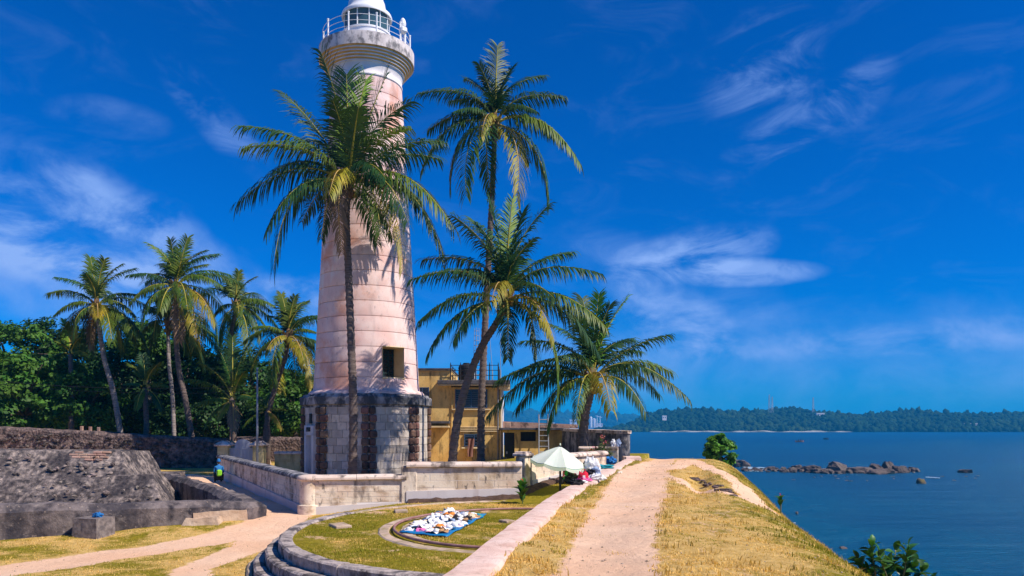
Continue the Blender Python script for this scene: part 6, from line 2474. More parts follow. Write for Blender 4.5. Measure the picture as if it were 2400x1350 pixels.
def build_goods():
    def heap(name, label, cat, px, py, du, sx, sy, sz, mat, seed, dz=0.0):
        q = on_curb(px, py, du)
        q.x = (px - 1200) / F * q.y
        q.z += dz
        return cloth_heap(name, label, cat, q, sx, sy, sz, mat, seed)
    # a bright red cushion-like bag, white bags, blue sheets, all at the wall's edge
    q = on_curb(1357, 1128, .12)
    b = MB()
    vs = []
    for j in range(7):
        for i in range(7):
            u, v = i / 6 - .5, j / 6 - .5
            vs.append((u * .38 * (1 - .3 * v), -.05 - .10 * (1 - 4 * u * u) * (1 - 4 * v * v), v * .34 + .2 + .04 * math.sin(u * 9)))
    for j in range(7):
        for i in range(7):
            u, v = i / 6 - .5, j / 6 - .5
            vs.append((u * .38 * (1 - .3 * v), .05 + .08 * (1 - 4 * u * u) * (1 - 4 * v * v), v * .34 + .2 + .04 * math.sin(u * 9)))
    fs = [(j * 7 + i, j * 7 + i + 1, j * 7 + i + 8, j * 7 + i + 7) for j in range(6) for i in range(6)]
    fs += [tuple(49 + k for k in f[::-1]) for f in fs]
    b.add([(x * .72, y * .72, z * .72) for x, y, z in vs], fs)
    bag = thing('shopping_bag', 'bright red bag propped upright on the kerb wall', 'bag', q)
    b.build('bag_body', M['cloth_red'], bag, smooth=True)
    b = MB()
    b.tube([(-.06, -.02, .25), (-.045, -.03, .33), (.045, -.03, .33), (.06, -.02, .25)], .009, 5)
    b.build('handle', M['cloth_red'], bag)
    b = MB()
    b.box((.0, -.112, .13), (.07, .012, .09), ch=.004)
    b.build('label_patch', M['cloth_white'], bag)
    heap('bag', 'big white plastic bag heaped on the kerb wall beside the parasol', 'bag', 1386, 1112, 0, .26, .24, .50, M['cloth_white'], 3)
    heap('bag', 'crumpled grey-blue bag beside the big white one', 'bag', 1396, 1115, 0, .16, .14, .24, M['cloth_bluegrey'], 6)
    heap('bag', 'black bag tucked between the white bags on the kerb wall', 'bag', 1384, 1119, 0, .17, .15, .22, M['cloth_black'], 9)
    heap('cloth', 'low white cloth spread at the edge of the kerb wall', 'cloth', 1398, 1124, 0, .24, .20, .16, M['cloth_white'], 12)
    heap('cloth', 'pink and white folded cloth between the red bag and the white heap', 'cloth', 1370, 1128, 0, .20, .16, .12, M['cloth_pink'], 15)
    heap('cloth', 'brown folded cloth in front of the white cloth', 'cloth', 1393, 1121, .0, .16, .12, .10, M['cloth_tan'], 18, dz=.01)
    heap('sheet', 'turquoise plastic sheet at the foot of the oleander', 'sheet', 1411, 1098, 0, .42, .30, .14, M['cloth_teal'], 21)
    heap('bag', 'pale blue bag at the right foot of the oleander', 'bag', 1430, 1086, 0, .22, .2, .26, M['cloth_blue'], 24)
    heap('cloth', 'dark folded cloth on the kerb wall, nearest of the goods', 'cloth', 1350, 1136, 0, .20, .18, .14, M['cloth_black'], 27)
    heap('cloth', 'white folded cloth near the red bag, towards the path', 'cloth', 1362, 1133, 0, .15, .13, .09, M['cloth_white'], 30)
    # garments on the lawn side, under the parasol
    for (px, py, D, sx, sz, mt, lab, s) in ((1334, 1122, 24.6, .17, .34, 'cloth_green', 'green garment in the heap under the parasol', 41), (1341, 1128, 24.2, .24, .32, 'cloth_black', 'black bag leaning on the kerb wall under the parasol', 44),
                                            (1331, 1135, 23.6, .15, .22, 'cloth_black', 'small black bundle at the foot of the parasol pole', 47), (1338, 1133, 23.4, .08, .16, 'cloth_pink', 'small pink bundle among the black bags', 50), (1378, 1112, 26.5, .18, .40, 'cloth_black', 'dark bag standing behind the white heap', 53)):
        q = at(px, py, D)
        q.z = max(float(terrain_z(q.x, q.y)), q.z - sz * .5) if D < 26 else 1.0
        if D < 26:
            q.z = float(terrain_z(q.x, q.y)) + (.0 if s > 45 else .18)
        cloth_heap('garment' if 'garment' in lab else 'bundle', lab, 'garment' if 'garment' in lab else 'bag', q, sx, sx * .9, sz, M[mt], s)
    # white toys or bags on the far planter wall
    for px, py, mt, lab in ((1438, 1040, 'cloth_white', 'white round bag on the planter wall, left of two'), (1449, 1045, 'cloth_bluegrey', 'grey round bag on the planter wall, right of two')):
        q = at(px, py, 36.3)
        cloth_heap('bag', lab, 'bag', (q.x, 36.3, 1.62), .13, .12, .32, M[mt], px)


build_goods()


# ------------------------------------------------------------------ hats for sale on the blue sheet
def build_hats():
    zl = .345
    g = lambda px, py: at(px, py, (EYE - zl) * F / (py - HOR))
    c = [g(934, 1249), g(1050, 1258), g(1142, 1207), g(1026, 1199)]
    b = MB()
    n, m = 22, 12
    vs = []
    for j in range(m + 1):
        for i in range(n + 1):
            u, v = i / n, j / m
            p = (c[0] * (1 - u) + c[3] * u) * (1 - v) + (c[1] * (1 - u) + c[2] * u) * v
            vs.append((p.x + .02 * math.sin(v * 17), p.y + .03 * math.sin(u * 21), zl + .02 + .015 * math.sin(u * 23 + v * 7) * math.sin(v * 11)))
    b.add(vs, [(j * (n + 1) + i, (j + 1) * (n + 1) + i, (j + 1) * (n + 1) + i + 1, j * (n + 1) + i + 1) for j in range(m) for i in range(n)])
    o = b.build('ground_sheet', M['tarp'], smooth=True)
    md = o.modifiers.new('thickness', 'SOLIDIFY')
    md.thickness = .012
    tag(o, 'blue plastic sheet spread on the round lawn under the hats', 'sheet')

    def hat_mesh(mat, band, floppy, seed):
        b = MB()
        k = 22
        prof = [(.001, .095), (.05, .094), (.078, .082), (.090, .055), (.094, .028), (.097, .010), (.13, .004), (.175, .0), (.20, -.006)]
        vs = []
        for j in range(k):
            a = 2 * math.pi * j / k
            for i, (r_, z) in enumerate(prof):
                wv = floppy * max(0, r_ - .1) * math.sin(a * 3 + seed)
                dn = (.02 * mnoise.noise(Vector((math.cos(a), math.sin(a), seed))) if i < 4 else 0)
                vs.append((r_ * math.cos(a), r_ * math.sin(a) * .92, z + wv + dn + .012))
        q = len(prof)
        fs, mi = [], []
        for j in range(k):
            for i in range(q - 1):
                fs.append((j * q + i, ((j + 1) % k) * q + i, ((j + 1) % k) * q + i + 1, j * q + i + 1))
        o = len(b.v)
        b.add(vs, fs)
        b.m = [1 if band and (f % (q - 1)) == 4 else 0 for f in range(len(fs))]
        ob = b.build('sun_hat', [M['cloth_' + mat], M['cloth_' + (band or mat)]], smooth=True)
        return ob
    kinds = [('white', None), ('white', 'pink'), ('white', 'blue'), ('cream', 'orange'), ('orange', None), ('black', None), ('pink', 'white'), ('bluegrey', None), ('tan', 'black'), ('teal', 'white')]
    protos = {}
    kb = {}
    rnd = random.Random(12)
    lab = {0: 'plain white sun hat on the blue sheet', 1: 'white sun hat with pink band on the blue sheet', 2: 'white sun hat with blue band on the blue sheet', 3: 'cream sun hat with orange band on the blue sheet',
           4: 'orange sun hat on the blue sheet', 5: 'black hat on the blue sheet', 6: 'pink sun hat with white band on the blue sheet', 7: 'blue-grey hat on the blue sheet', 8: 'tan straw hat with black band on the blue sheet', 9: 'teal hat with white band on the blue sheet'}
    spots = [  # px, py, kind, layer
        (968, 1238, 0, 0), (975, 1229, 0, 0), (985, 1236, 1, 0), (990, 1244, 6, 0), (985, 1228, 0, 0), (1000, 1238, 0, 0), (998, 1225, 3, 0), (1010, 1232, 0, 0), (1003, 1247, 1, 0), (1020, 1238, 0, 1), (1028, 1240, 4, 1), (1013, 1218, 2, 1), (1020, 1226, 0, 1), (1028, 1230, 0, 1), (1035, 1240, 0, 0),
        (1025, 1211, 0, 1), (1036, 1217, 2, 1), (1042, 1226, 0, 0), (1010, 1225, 0, 1), (1040, 1236, 1, 0), (1050, 1232, 0, 0), (1052, 1240, 2, 0), (1058, 1230, 0, 0), (1066, 1232, 2, 0), (1072, 1226, 0, 0), (1078, 1232, 1, 0), (1085, 1228, 0, 0),
        (1044, 1207, 0, 1), (1052, 1202, 0, 2), (1059, 1201, 0, 2), (1046, 1211, 4, 1), (1055, 1213, 3, 0), (1060, 1208, 4, 0), (1068, 1215, 5, 0), (1075, 1210, 0, 0), (1066, 1221, 5, 0), (1060, 1222, 7, 0), (1080, 1214, 0, 0), (1088, 1217, 5, 0), (1080, 1221, 0, 0), (1092, 1222, 8, 0), (1095, 1214, 5, 0),
        (1085, 1205, 7, 0), (1094, 1206, 7, 0), (1104, 1208, 0, 0), (1098, 1210, 8, 0), (1106, 1213, 3, 0), (1112, 1208, 0, 0), (1114, 1212, 8, 0), (1122, 1209, 9, 0), (1035, 1248, 8, 0), (1012, 1246, 0, 0), (1023, 1248, 2, 0), (958, 1242, 0, 0), (1047, 1218, 0, 1), (1090, 1211, 0, 1), (1070, 1204, 0, 0)]
    for px, py, kd, layer in spots:
        key = (kd, rnd.randrange(3))
        p = g(px, py + 3)
        if key not in protos:
            o = protos[key] = hat_mesh(kinds[kd][0], kinds[kd][1], rnd.uniform(.2, .6), rnd.uniform(0, 9))
        else:
            o = protos[key].copy()
            C.objects.link(o)
        s = rnd.uniform(.68, .92)
        o.scale = (s, s, s * rnd.uniform(.7, 1.0))
        o.location = (p.x, p.y, zl + .03 + layer * .03)
        o.rotation_euler = (rnd.uniform(-.4, .4), rnd.uniform(-.35, .35), rnd.uniform(0, 6.28))
        row = 'in the front row' if py > 1240 else 'at the far end' if px > 1098 else 'in the tall white heap' if px < 1046 and py < 1234 and px > 1006 else 'in the back row' if py < 1209 else 'at the left corner' if px < 1000 else 'in the middle'
        kb[(kd, row)] = kb.get((kd, row), 0) + 1
        tag(o, lab[kd].replace(' on the blue sheet', '') + ', ' + row + ' of the blue sheet', 'hat', 'sun hats laid out on the blue sheet')


build_hats()


# ------------------------------------------------------------------ block, pole, cables
def build_small():
    q = ground_at(206, 1262)
    blk = thing('concrete_block', 'rough square stone block in the grass before the dark parapet', 'block', (q.x, q.y + .25, q.z), R(-14))
    b = MB()
    h = .50
    rough_prism(b, [(-.36, -.30, -.1), (.36, -.30, -.1), (.36, .34, -.1), (-.36, .34, -.1)], [(-.35, -.29, h), (.35, -.29, h), (.35, .33, h), (-.35, .33, h)], .06, .015, 5)
    b.build('block_body', M['granite'], blk, smooth=False)
    cloth_heap('plastic_bowl', 'small crumpled blue plastic bag on top of the stone block', 'bag', (q.x + .10, q.y + .28, q.z + h), .11, .09, .11, M['cloth_blue'], 61).name = 'plastic_bag'
    # lamp pole without a lamp
    D = 39.6
    p = at(603, 1075, D)
    pole = thing('lamp_pole', 'thin grey steel pole rising behind the shaded lane wall', 'pole', (p.x, D, 0))
    b = MB()
    top = EYE + (HOR - 862) / F * D
    b.tube([(0, 0, 0), (0, 0, 2.2), (0, 0, top)], [.075, .06, .04], 10)
    b.build('pole_shaft', M['pole_grey'], pole, smooth=True)
    b = MB()
    b.box((0, 0, .25), (.22, .22, .5), ch=.02)
    b.build('pole_foot', M['pole_grey'], pole)
    for (y0, y1, nm) in ((886, 905, 'upper overhead cable crossing in front of the palm trunks'), (893, 918, 'lower overhead cable crossing in front of the palm trunks')):
        b = MB()
        a, c = at(-60, y0, 50), at(603, y1, D)
        n = 24
        b.tube([a.lerp(c, i / n) - Vector((0, 0, .35 * 4 * (i / n) * (1 - i / n))) for i in range(n + 1)], .012, 5)
        tag(b.build('overhead_cable', M['black'], None), nm, 'cable')


build_small()


# ------------------------------------------------------------------ eroded stones on the bank, scattered litter
def rock_mesh(b, c, sx, sy, sz, seed, n=14, k=8, flat=.35):
    vs = []
    off = Vector((seed * 3.1, seed * 1.7, seed))
    for i in range(k + 1):
        a = math.pi * i / k
        for j in range(n):
            w = 2 * math.pi * j / n
            d = Vector((math.sin(a) * math.cos(w), math.sin(a) * math.sin(w), math.cos(a)))
            q = d.copy()
            # chiselled faces
            for m in range(5):
                nn = mnoise.random_unit_vector() if False else Vector((math.sin(seed * 7 + m * 2.1), math.cos(seed * 5 + m * 3.3), .55 * math.sin(seed * 3 + m * 1.7))).normalized()
                e = q.dot(nn) - .55
                if e > 0:
                    q -= nn * e * .95
            if q.z > .62:
                q.z = .62 + (q.z - .62) * .25
            q *= 1 + .26 * mnoise.noise(d * 1.6 + off) + .12 * mnoise.noise(d * 4.5 + off)
            vs.append(Vector(c) + Vector((q.x * sx, q.y * sy, max(q.z, -flat) * sz)))
    b.add(vs, [(i * n + j, i * n + (j + 1) % n, (i + 1) * n + (j + 1) % n, (i + 1) * n + j) for i in range(k) for j in range(n)])


def build_bank_stones():
    rnd = random.Random(33)
    for i in range(26):
        f = i / 25
        px = 1622 + 95 * f + rnd.uniform(-5, 5)
        py = 1121 + 38 * f ** 1.3 + rnd.uniform(-4, 5)
        p = ground_at(px, py)
        b = MB()
        s = rnd.uniform(.06, .15)
        rock_mesh(b, (0, 0, 0), s * 1.3, s, s * .6, rnd.uniform(0, 50), 9, 6)
        o = b.build('bank_stone', M['old_stone'], smooth=False, loc=p)
        tag(o, 'small dark stone in the eroded ridge beside the side path', 'stone', 'stones of the eroded ridge on the bank')
    for px, py, s, lab in ((1862, 1226, .06, 'white scrap lying on the seaward slope of the bank'), (1452, 1108, .05, 'small white scrap in the grass beside the kerb wall')):
        p = ground_at(px, py)
        b = MB()
        b.box((0, 0, .02), (s * 4, s * 1.4, .03), .6, ch=.008)
        tag(b.build('litter', M['cloth_white'], loc=p), lab, 'litter')


build_bank_stones()


# ------------------------------------------------------------------ the reef
def build_rocks():
    rnd = random.Random(21)
    dist = lambda py: (EYE - SEA) * F / (py - HOR)
    big = [  # px, py waterline, width px, height px, label
        (1960, 1104, 62, 36, 'largest dark boulder in the middle of the reef'),
        (1905, 1106, 44, 24, 'broad boulder left of the largest one on the reef'),
        (1868, 1103, 26, 22, 'upright rock with pointed top left of the reef centre'),
        (2085, 1104, 30, 40, 'tall square rock near the right end of the reef'),
        (2050, 1106, 44, 30, 'slanting flat rock beside the tall square one'),
        (2110, 1107, 46, 26, 'low rock at the right end of the reef'),
        (2005, 1108, 60, 24, 'long low rock between the largest boulder and the slanting one'),
        (2062, 1110, 62, 18, 'flat pale rock at the water in front of the slanting one'),
        (1735, 1094, 36, 26, 'rock just right of the round bush'),
        (1805, 1100, 24, 14, 'pointed low rock between patches of foam'),
        (1640, 1085, 66, 12, 'long low rock left of the round bush'),
        (2265, 1108, 34, 14, 'lone dark rock out at the right of the reef'),
    ]
    for i, (px, py, w, h, lab) in enumerate(big):
        D = dist(py)
        p = at(px, py, D)
        k = D / F
        b = MB()
        rock_mesh(b, (0, 0, 0), w * k * .60, w * k * .6, h * k * .80, i * 1.37 + .4, 20, 12, .3)
        o = b.build('sea_rock', M['sea_rock'], smooth=False, loc=(p.x, p.y, SEA))
        tag(o, lab, 'rock', 'rocks of the reef')
    for i in range(190):
        f = rnd.random() ** .85
        px = 1720 + 430 * f + rnd.uniform(-12, 12)
        py = 1101 + 6 * math.sin(f * 2.6) + rnd.uniform(-4.5, 3.5)
        D = dist(py)
        p = at(px, py, D)
        k = D / F
        w = rnd.uniform(6, 19) * (1.35 if f > .3 else .9)
        b = MB()
        rock_mesh(b, (0, 0, 0), w * k * .55, w * k * .5, w * k * rnd.uniform(.35, .6), rnd.uniform(0, 90), 10, 7, .3)
        o = b.build('sea_rock', M['sea_rock'], loc=(p.x, p.y, SEA))
        o.rotation_euler = (0, 0, rnd.uniform(0, 6))
        tag(o, 'small dark rock in the line of the reef', 'rock', 'rocks of the reef')
    for i in range(16):
        px, py = rnd.uniform(1860, 2300), rnd.uniform(1115, 1128)
        D = dist(py)
        p = at(px, py, D)
        b = MB()
        rock_mesh(b, (0, 0, 0), rnd.uniform(.25, .6), .35, rnd.uniform(.12, .22), rnd.uniform(0, 90), 8, 6, .3)
        o = b.build('sea_rock', M['sea_rock'], loc=(p.x, p.y, SEA))
        tag(o, 'tiny rock awash in the shallows before the reef', 'rock', 'rocks awash before the reef')
    for px, py, w, h, mt, lab in ((2160, 1133, 26, 18, 'moss_rock', 'rounded mossy rock in the water before the reef'), (1976, 1285, 20, 6, 'sea_rock', 'flat dark stone at the water edge below the bank'), (1868, 1205, 8, 9, 'sea_rock', 'dark upright stone showing over the edge of the bank')):
        D = dist(py)
        p = at(px, py, D)
        k = D / F
        b = MB()
        rock_mesh(b, (0, 0, 0), w * k * .55, w * k * .5, h * k * .9, px * .01, 16, 10, .3)
        o = b.build('sea_rock', M[mt], smooth=mt == 'moss_rock', loc=(p.x, p.y, SEA))
        tag(o, lab, 'rock')
    # foam where swell breaks
    def foam(px, py, w, h, seed, name_kind='structure'):
        D = dist(py)
        p = at(px, py, D)
        k = D / F
        b = MB()
        n, m = 40, 8
        vs = []
        for j in range(m + 1):
            for i in range(n + 1):
                u, v = i / n - .5, j / m - .5
                env = max(0, 1 - 4 * u * u) ** .5
                wob = .35 * mnoise.noise(Vector((u * 9, seed, 0)))
                z = .02 + .16 * max(0, mnoise.noise(Vector((u * 12, v * 9, seed)))) * env
                vs.append((u * w * k, (v * env + wob * .6) * h * D / (EYE - SEA) * k * 6, z))
        b.add(vs, [(j * (n + 1) + i, j * (n + 1) + i + 1, (j + 1) * (n + 1) + i + 1, (j + 1) * (n + 1) + i) for j in range(m) for i in range(n)])
        b.build('sea_foam', M['foam'], loc=(p.x, p.y, SEA + .04), kind='structure')
    for a in ((1768, 1098, 34, 1.3, 1), (1800, 1099, 26, 1.2, 2), (1762, 1104, 40, .5, 3), (2186, 1120, 26, .5, 4)):
        foam(*a)
    # strip of shore foam at the foot of the bank
    b = MB()
    n, m = 60, 6
    vs = []
    for j in range(m + 1):
        for i in range(n + 1):
            y = 38 + 34 * i / n
            xx = float(curb_x(y)) + 9.6 + .0 * y + j / m * (1.6 + 1.2 * mnoise.noise(Vector((y * .3, 2, 0)))) + .5 * mnoise.noise(Vector((y * .5, 0, 1)))
            vs.append((xx, y, SEA + .05 + .05 * mnoise.noise(Vector((xx, y, 0)))))
    b.add(vs, [(j * (n + 1) + i, j * (n + 1) + i + 1, (j + 1) * (n + 1) + i + 1, (j + 1) * (n + 1) + i) for j in range(m) for i in range(n)])
    b.build('sea_foam', M['foam'], kind='structure')


build_rocks()


# ------------------------------------------------------------------ boats, masts and buildings far off
def build_far():
    for px, py, L, lab, fl in ((1874, 1036, 6.0, 'small boat with two figures out on the bay', True), (1936, 1030, 4.5, 'tiny boat farther out on the bay', False)):
        D = (EYE - SEA) * F / (py - HOR)
        p = at(px, py, D)
        t = thing('boat', lab, 'boat', (p.x, p.y, SEA), .3)
        b = MB()
        vs, fs = [], []
        n = 8
        for i in range(n + 1):
            u = i / n - .5
            w = .9 * (1 - (2 * abs(u)) ** 2.4) + .03
            sh = .25 * (2 * u) ** 2
            vs += [(u * L, -w, .75 + sh), (u * L, -w * .5, -.1), (u * L, w * .5, -.1), (u * L, w, .75 + sh)]
        fs = [(i * 4 + j, i * 4 + j + 1, i * 4 + j + 5, i * 4 + j + 4) for i in range(n) for j in range(3)]
        b.add(vs, fs)
        b.build('hull', M['brown_cloth'] if fl else M['black'], t)
        if fl:
            for x in (-.8, .9):
                q = MB()
                q.tube([(x, 0, .3), (x, 0, 1.2), (x, 0, 1.55), (x, 0, 1.8)], [.28, .30, .12, .14], 8)
                q.build('figure', M['black'], t)
        else:
            q = MB()
            q.tube([(0, 0, .3), (0, 0, 1.6)], [.3, .15], 8)
            q.build('figure', M['black'], t)
    for px, p0, p1, lab in ((1803, 925, 962, 'far lattice radio mast on the headland, left of the close pair'), (1810, 930, 962, 'far lattice radio mast on the headland, right of the close pair'), (1906, 932, 966, 'single far radio mast on the headland, right of the pair')):
        D = 1330
        k = D / F
        base, top = at(px, p1, D), at(px, p0, D)
        t = thing('radio_mast', lab, 'mast', base)
        h = top.z - base.z
        b = MB()
        w = 1.5
        for sx, sy in ((-1, -1), (1, -1), (1, 1), (-1, 1)):
            b.tube([(sx * w, sy * w, -4), (sx * w * .4, sy * w * .4, h)], .22, 4)
        m = 9
        for i in range(m):
            f0, f1 = i / m, (i + 1) / m
            a, c = w * (1 - .6 * f0), w * (1 - .6 * f1)
            b.tube([(-a, -a, h * f0), (c, -c, h * f1)], .14, 3)
            b.tube([(a, a, h * f0), (-c, c, h * f1)], .14, 3)
            b.tube([(-c, -c, h * f1), (c, -c, h * f1), (c, c, h * f1), (-c, c, h * f1), (-c, -c, h * f1)], .12, 3)
        b.build('lattice', M['roof_red'] if False else M['metal'], t)
    D = 3050
    k = D / F
    Z = lambda py: EYE + (HOR - py) * k
    X = lambda px: (px - 1200) * k

    def far_box(name, lab, x0, x1, y0, y1, mat, d=D, roof=None):
        kk = d / F
        t = thing(name, lab, 'building', ((x0 + x1 - 2400) / 2 * kk, d, EYE + (HOR - y1) * kk))
        w, h = (x1 - x0) * kk, (y1 - y0) * kk
        b = MB()
        b.box((0, 0, h / 2 - 1.5), (w, w * .6, h + 3))
        b.build('wall', M[mat], t)
        b = MB()
        b.box((0, 0, h + .6), (w * 1.06, w * .64, 1.6))
        b.build('roof', M[roof or mat], t)
        b = MB()
        n = max(2, int(w / 9))
        for i in range(n):
            b.box((-w / 2 + w * (i + .5) / n, -w * .3 - .1, h * .5), (w / n * .4, .3, h * .3))
        b.build('window', M['glass_dark'], t)
    far_box('warehouse', 'long pale shed on the far shore left of the short palm trunk', 1335, 1362, 983, 994, 'plaster_white')
    far_box('building', 'pinkish low building on the far shore right of the short palm trunk', 1396, 1412, 993, 999, 'plaster')
    far_box('building', 'small white house on the far shore behind the ladder', 1290, 1300, 991, 997, 'plaster_white')
    far_box('building', 'tiny white house on the far shore at the end of the annex roof', 1207, 1217, 991, 997, 'plaster_white')
    far_box('building', 'pale house among trees on the left shoulder of the headland', 1552, 1562, 976, 981, 'plaster_white', 1250)
    far_box('building', 'grey low house in the trees on the right part of the headland', 2255, 2285, 994, 1000, 'gallery', 1230)
    far_box('building', 'pale house on the skyline of the headland right of the masts', 1912, 1930, 970, 974, 'plaster_white', 1300)
    for i, (px, y0, w, lab) in enumerate(((1378, 982, 5, 'pale silo on the far shore, shortest and leftmost of three'), (1386, 976, 7, 'pale silo on the far shore, middle of three'), (1394, 980, 6, 'pale silo on the far shore, rightmost of three'))):
        t = thing('silo', lab, 'silo', (X(px), D + 20, Z(998)))
        b = MB()
        h = (998 - y0) * k
        b.lathe([(w * k / 2, -8), (w * k / 2, h * .9), (w * k / 4, h * .97), (.01, h)], 14)
        b.build('silo_body', M['plaster_white'], t)
    for px, y0, lab in ((1398, 973, 'thin pale crane tower on the far shore, left of the pair'), (1405, 975, 'thin pale crane tower on the far shore, right of the pair')):
        t = thing('crane', lab, 'crane', (X(px), D - 20, Z(999)))
        h = (999 - y0) * k
        b = MB()
        b.tube([(-3, 0, -5), (0, 0, h)], .9, 4)
        b.tube([(3, 0, -5), (0, 0, h)], .9, 4)
        b.build('tower', M['white_paint'], t)
        b = MB()
        b.tube([(-8, 0, h * .92), (9, 0, h * .86)], .7, 4)
        b.build('jib', M['white_paint'], t)


build_far()


# ------------------------------------------------------------------ grass
def build_grass():
    def blades(name, label, X, Y, Z, hgt, wid, cols, lean=.6):
        n = len(X)
        a = rng.uniform(0, 2 * np.pi, n)
        ln = rng.uniform(.2, 1, n) * lean
        h = hgt * rng.uniform(.5, 1.25, n)
        w = wid * rng.uniform(.7, 1.3, n)
        d = np.stack([np.cos(a), np.sin(a)], -1)
        s = np.stack([-np.sin(a), np.cos(a)], -1)
        base = np.stack([X, Y, Z - .01], -1)
        v = np.zeros((n, 5, 3))
        v[:, 0] = base
        v[:, 1] = base
        v[:, 0, :2] -= s * w[:, None] / 2
        v[:, 1, :2] += s * w[:, None] / 2
        mid = base.copy()
        mid[:, :2] += d * (h * ln * .35)[:, None]
        mid[:, 2] += h * .6
        v[:, 2] = mid
        v[:, 3] = mid
        v[:, 2, :2] += s * w[:, None] * .35
        v[:, 3, :2] -= s * w[:, None] * .35
        tip = base.copy()
        tip[:, :2] += d * (h * ln)[:, None]
        tip[:, 2] += h * (1 - .35 * ln)
        v[:, 4] = tip
        f1 = (np.arange(n) * 5)[:, None] + np.array([[0, 1, 2]])
        f2 = (np.arange(n) * 5)[:, None] + np.array([[0, 2, 3]])
        f3 = (np.arange(n) * 5)[:, None] + np.array([[3, 2, 4]])
        c = np.concatenate([cols, np.ones((n, 1))], 1)
        o = np_mesh(name, v.reshape(-1, 3), np.concatenate([f1, f2, f3]), M['grass'], attrs={'tint': ('FLOAT_COLOR', np.repeat(c, 5, 0))}, kind='stuff')
        tag(o, label, 'grass')

    def colours(x, y):
        g = green_mask(x, y) + .75 * fnoise(x, y, 1.1, 6.0) + .45 * fnoise(x, y, 2.3, 1.0) + .3 * fnoise(x, y, 6.1, 4.0) + rng.normal(0, .22, len(x))
        g = np.clip((g - .2) / .65, 0, 1)[:, None]
        straw = np.array([.87, .60, .22])
        dry = np.array([.68, .41, .10])
        green = np.array([.27, .235, .015])
        lush = np.array([.18, .22, .012])
        m = rng.random((len(x), 1))
        return ((straw * m + dry * (1 - m)) * (1 - g) + (green * m + lush * (1 - m)) * g) * rng.uniform(.75, 1.2, (len(x), 1))

    # rampart
    n = 150000
    y = 7.0 + 31 * rng.random(n) ** 1.7
    u = rng.uniform(.40, 6.4, n)
    x = u + curb_x(y)
    keep = sand_mask(x, y) + .45 * fnoise(x, y, 2.1) + .3 * fnoise(x, y, 5.0) + rng.normal(0, .12, n) < .40
    keep &= (rng.random(n) < .15 + .85 * ss(-.35, .25, fnoise(x, y, 1.9, 7.0) + .4 * fnoise(x, y, 5.3, 2.0)))
    x, y = x[keep], y[keep]
    blades('dry_grass', 'dry straw grass along the rampart path and its bank', x, y, terrain_z(x, y), .034 + .045 * ss(4.4, 5.6, x - curb_x(y)), .011, colours(x, y), 1.2)
    # taller tufts, thick along the path edges and the rim of the bank
    n = 2600
    y = 7.2 + 30 * rng.random(n) ** 1.6
    u = rng.uniform(.44, 5.9, n)
    x = u + curb_x(y)
    sm = sand_mask(x, y)
    keep = (sm < .5) & (rng.random(n) < .22 + .78 * ((sm > .12) | (u > 4.6) | (u < .6)))
    x, y = x[keep], y[keep]
    k = 16
    sp = .05 + .05 * rng.random(len(x))
    xx = np.repeat(x, k) + rng.normal(0, 1, len(x) * k) * np.repeat(sp, k)
    yy = np.repeat(y, k) + rng.normal(0, 1, len(x) * k) * np.repeat(sp, k)
    hh = np.repeat(rng.uniform(.05, .11, len(x)), k)
    cc = colours(np.repeat(x, k), np.repeat(y, k)) * np.repeat(rng.uniform(.55, 1.1, (len(x), 1)), k, 0)
    blades('grass_tufts', 'taller tufts of dry grass at the path edges and the rim of the bank', xx, yy, terrain_z(xx, yy), hh, .013, cc, .9)
    # round lawn
    n = 85000
    r = 4.80 * np.sqrt(rng.random(n))
    a = rng.uniform(0, 2 * np.pi, n)
    x, y = CIRC[0] + r * np.sin(a), CIRC[1] - EL * r * np.cos(a)
    keep = (x < curb_x(y) + .02) & ~((r > 2.88) & (r < 3.24)) & ~((r > 2.74) & (r < 2.86)) & (fnoise(x, y, 1.7, 8.0) + rng.normal(0, .25, n) < .72)
    hx, hy = x + 1.55, y - 18.0
    x, y = x[keep], y[keep]
    blades('lawn_grass', 'short patchy grass of the round lawn', x, y, np.full(len(x), .33), .035, .010, colours(x, y), 1.0)
    # ground at the left and along the wall foot
    n = 120000
    y = 12.5 + 16 * rng.random(n) ** 1.3
    x = rng.uniform(-17, 3.2, n)
    rr = np.hypot(x - CIRC[0], (y - CIRC[1]) / EL)
    keep = (rr > 5.76) & (x < curb_x(y) - .05) | ((rr > 5.06) & (y > 20.6) & (x < curb_x(y) - .05) & (x > -4.6))
    keep &= sand_mask(x, y) + .35 * fnoise(x, y, 3.0) + rng.normal(0, .12, n) < .42
    keep &= ~((y > 23.3) & (x < 0.4))
    keep &= ~((x < -7.1) & (y > 18.8 + (x + 12.6) * .465))
    x, y = x[keep], y[keep]
    blades('meadow_grass', 'dry grass beside the sandy lane and under the block walls', x, y, terrain_z(x, y), .045, .012, colours(x, y), 1.0)


M['grass'] = material('grass_blade', [(1, 1, 1)], rough=.75, bump=0, spec=.15, tint='tint', translucent=.25)
build_grass()

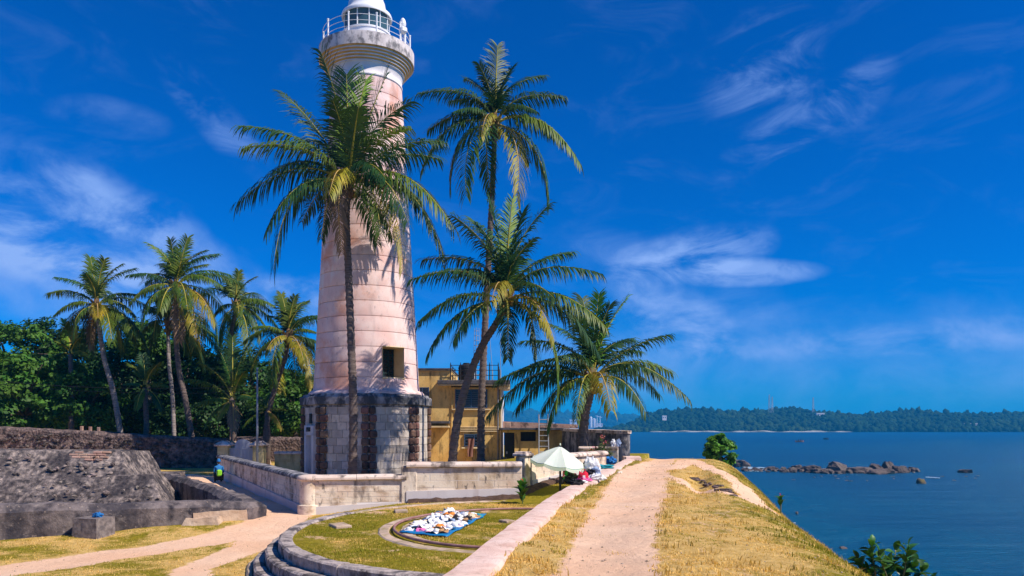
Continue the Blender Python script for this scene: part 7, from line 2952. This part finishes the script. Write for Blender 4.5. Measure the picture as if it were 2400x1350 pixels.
# pebbles and crumbs of earth on the paths
def pebbles():
    n = 4000
    y = 7.0 + 30 * rng.random(n) ** 1.5
    x = np.where(rng.random(n) < .6, curb_x(y) + rng.uniform(.45, 4.6, n), rng.uniform(-13, -5.2, n))
    keep = (sand_mask(x, y) + rng.normal(0, .2, n) > .35) & (np.hypot(x - CIRC[0], (y - CIRC[1]) / EL) > 6.2) | ((x > curb_x(y) + .45) & (rng.random(n) < .35))
    x, y = x[keep], y[keep]
    n = len(x)
    z = terrain_z(x, y)
    s = .006 + .020 * rng.random(n) ** 4
    oc = np.array([(1, 0, 0), (-1, 0, 0), (0, 1, 0), (0, -1, 0), (0, 0, .7), (0, 0, -.5)])
    of = np.array([(0, 2, 4), (2, 1, 4), (1, 3, 4), (3, 0, 4), (2, 0, 5), (1, 2, 5), (3, 1, 5), (0, 3, 5)])
    v = np.stack([x, y, z + s * .2], -1)[:, None] + oc[None] * s[:, None, None] * rng.uniform(.6, 1.3, (n, 6, 1))
    f = of[None] + (np.arange(n) * 6)[:, None, None]
    o = np_mesh('gravel', v.reshape(-1, 3), f.reshape(-1, 3), M['kerb_stone'], kind='stuff')
    tag(o, 'small pebbles and crumbs of earth scattered over the sandy paths', 'gravel')


pebbles()

# soil bank along the foot of the walls
def soil(name, pts, w):
    b = MB()
    n = len(pts)
    vs = []
    k = 5
    for i, (x, y) in enumerate(pts):
        for j in range(k + 1):
            f = j / k
            yy = y - w * f
            z = float(terrain_z(x, yy)) + .12 * (1 - f) ** .8 - .02 * (j == k) + .05 * mnoise.noise(Vector((x * 5, yy * 5, 0))) * (j < k)
            vs.append((x, yy, z))
    b.add(vs, [(i * (k + 1) + j, (i + 1) * (k + 1) + j, (i + 1) * (k + 1) + j + 1, i * (k + 1) + j + 1)[::-1] for i in range(n - 1) for j in range(k)])
    o = b.build(name, M['earth'], smooth=True, kind='structure')


soil('soil_strip', [(x, 23.02 + (x + 3.2) * .13) for x in np.arange(-3.1, .45, .1)], .30)
soil('soil_strip', [(x, 24.45 + (x - .5) * 1.70) for x in np.arange(.4, 3.0, .1)], .7)

# ------------------------------------------------------------------ air
HZ = bpy.data.materials.new('sea_haze')
HZ.use_nodes = True
_n = HZ.node_tree.nodes
_n.remove(_n['Principled BSDF'])
_v = _n.new('ShaderNodeVolumePrincipled')
_v.inputs['Color'].default_value = (0.03, 0.45, 0.90, 1)
_v.inputs['Density'].default_value = 0.00023
_v.inputs['Anisotropy'].default_value = 0.0
HZ.node_tree.links.new(_v.outputs[0], _n['Material Output'].inputs['Volume'])
if HAZE:
    b = MB()
    b.box((0, 0, 30), (19000, 19000, 82))
    o = b.build('haze', HZ)
    o['kind'] = 'stuff'
    tag(o, 'thin blue sea haze filling the air over the bay', 'haze')
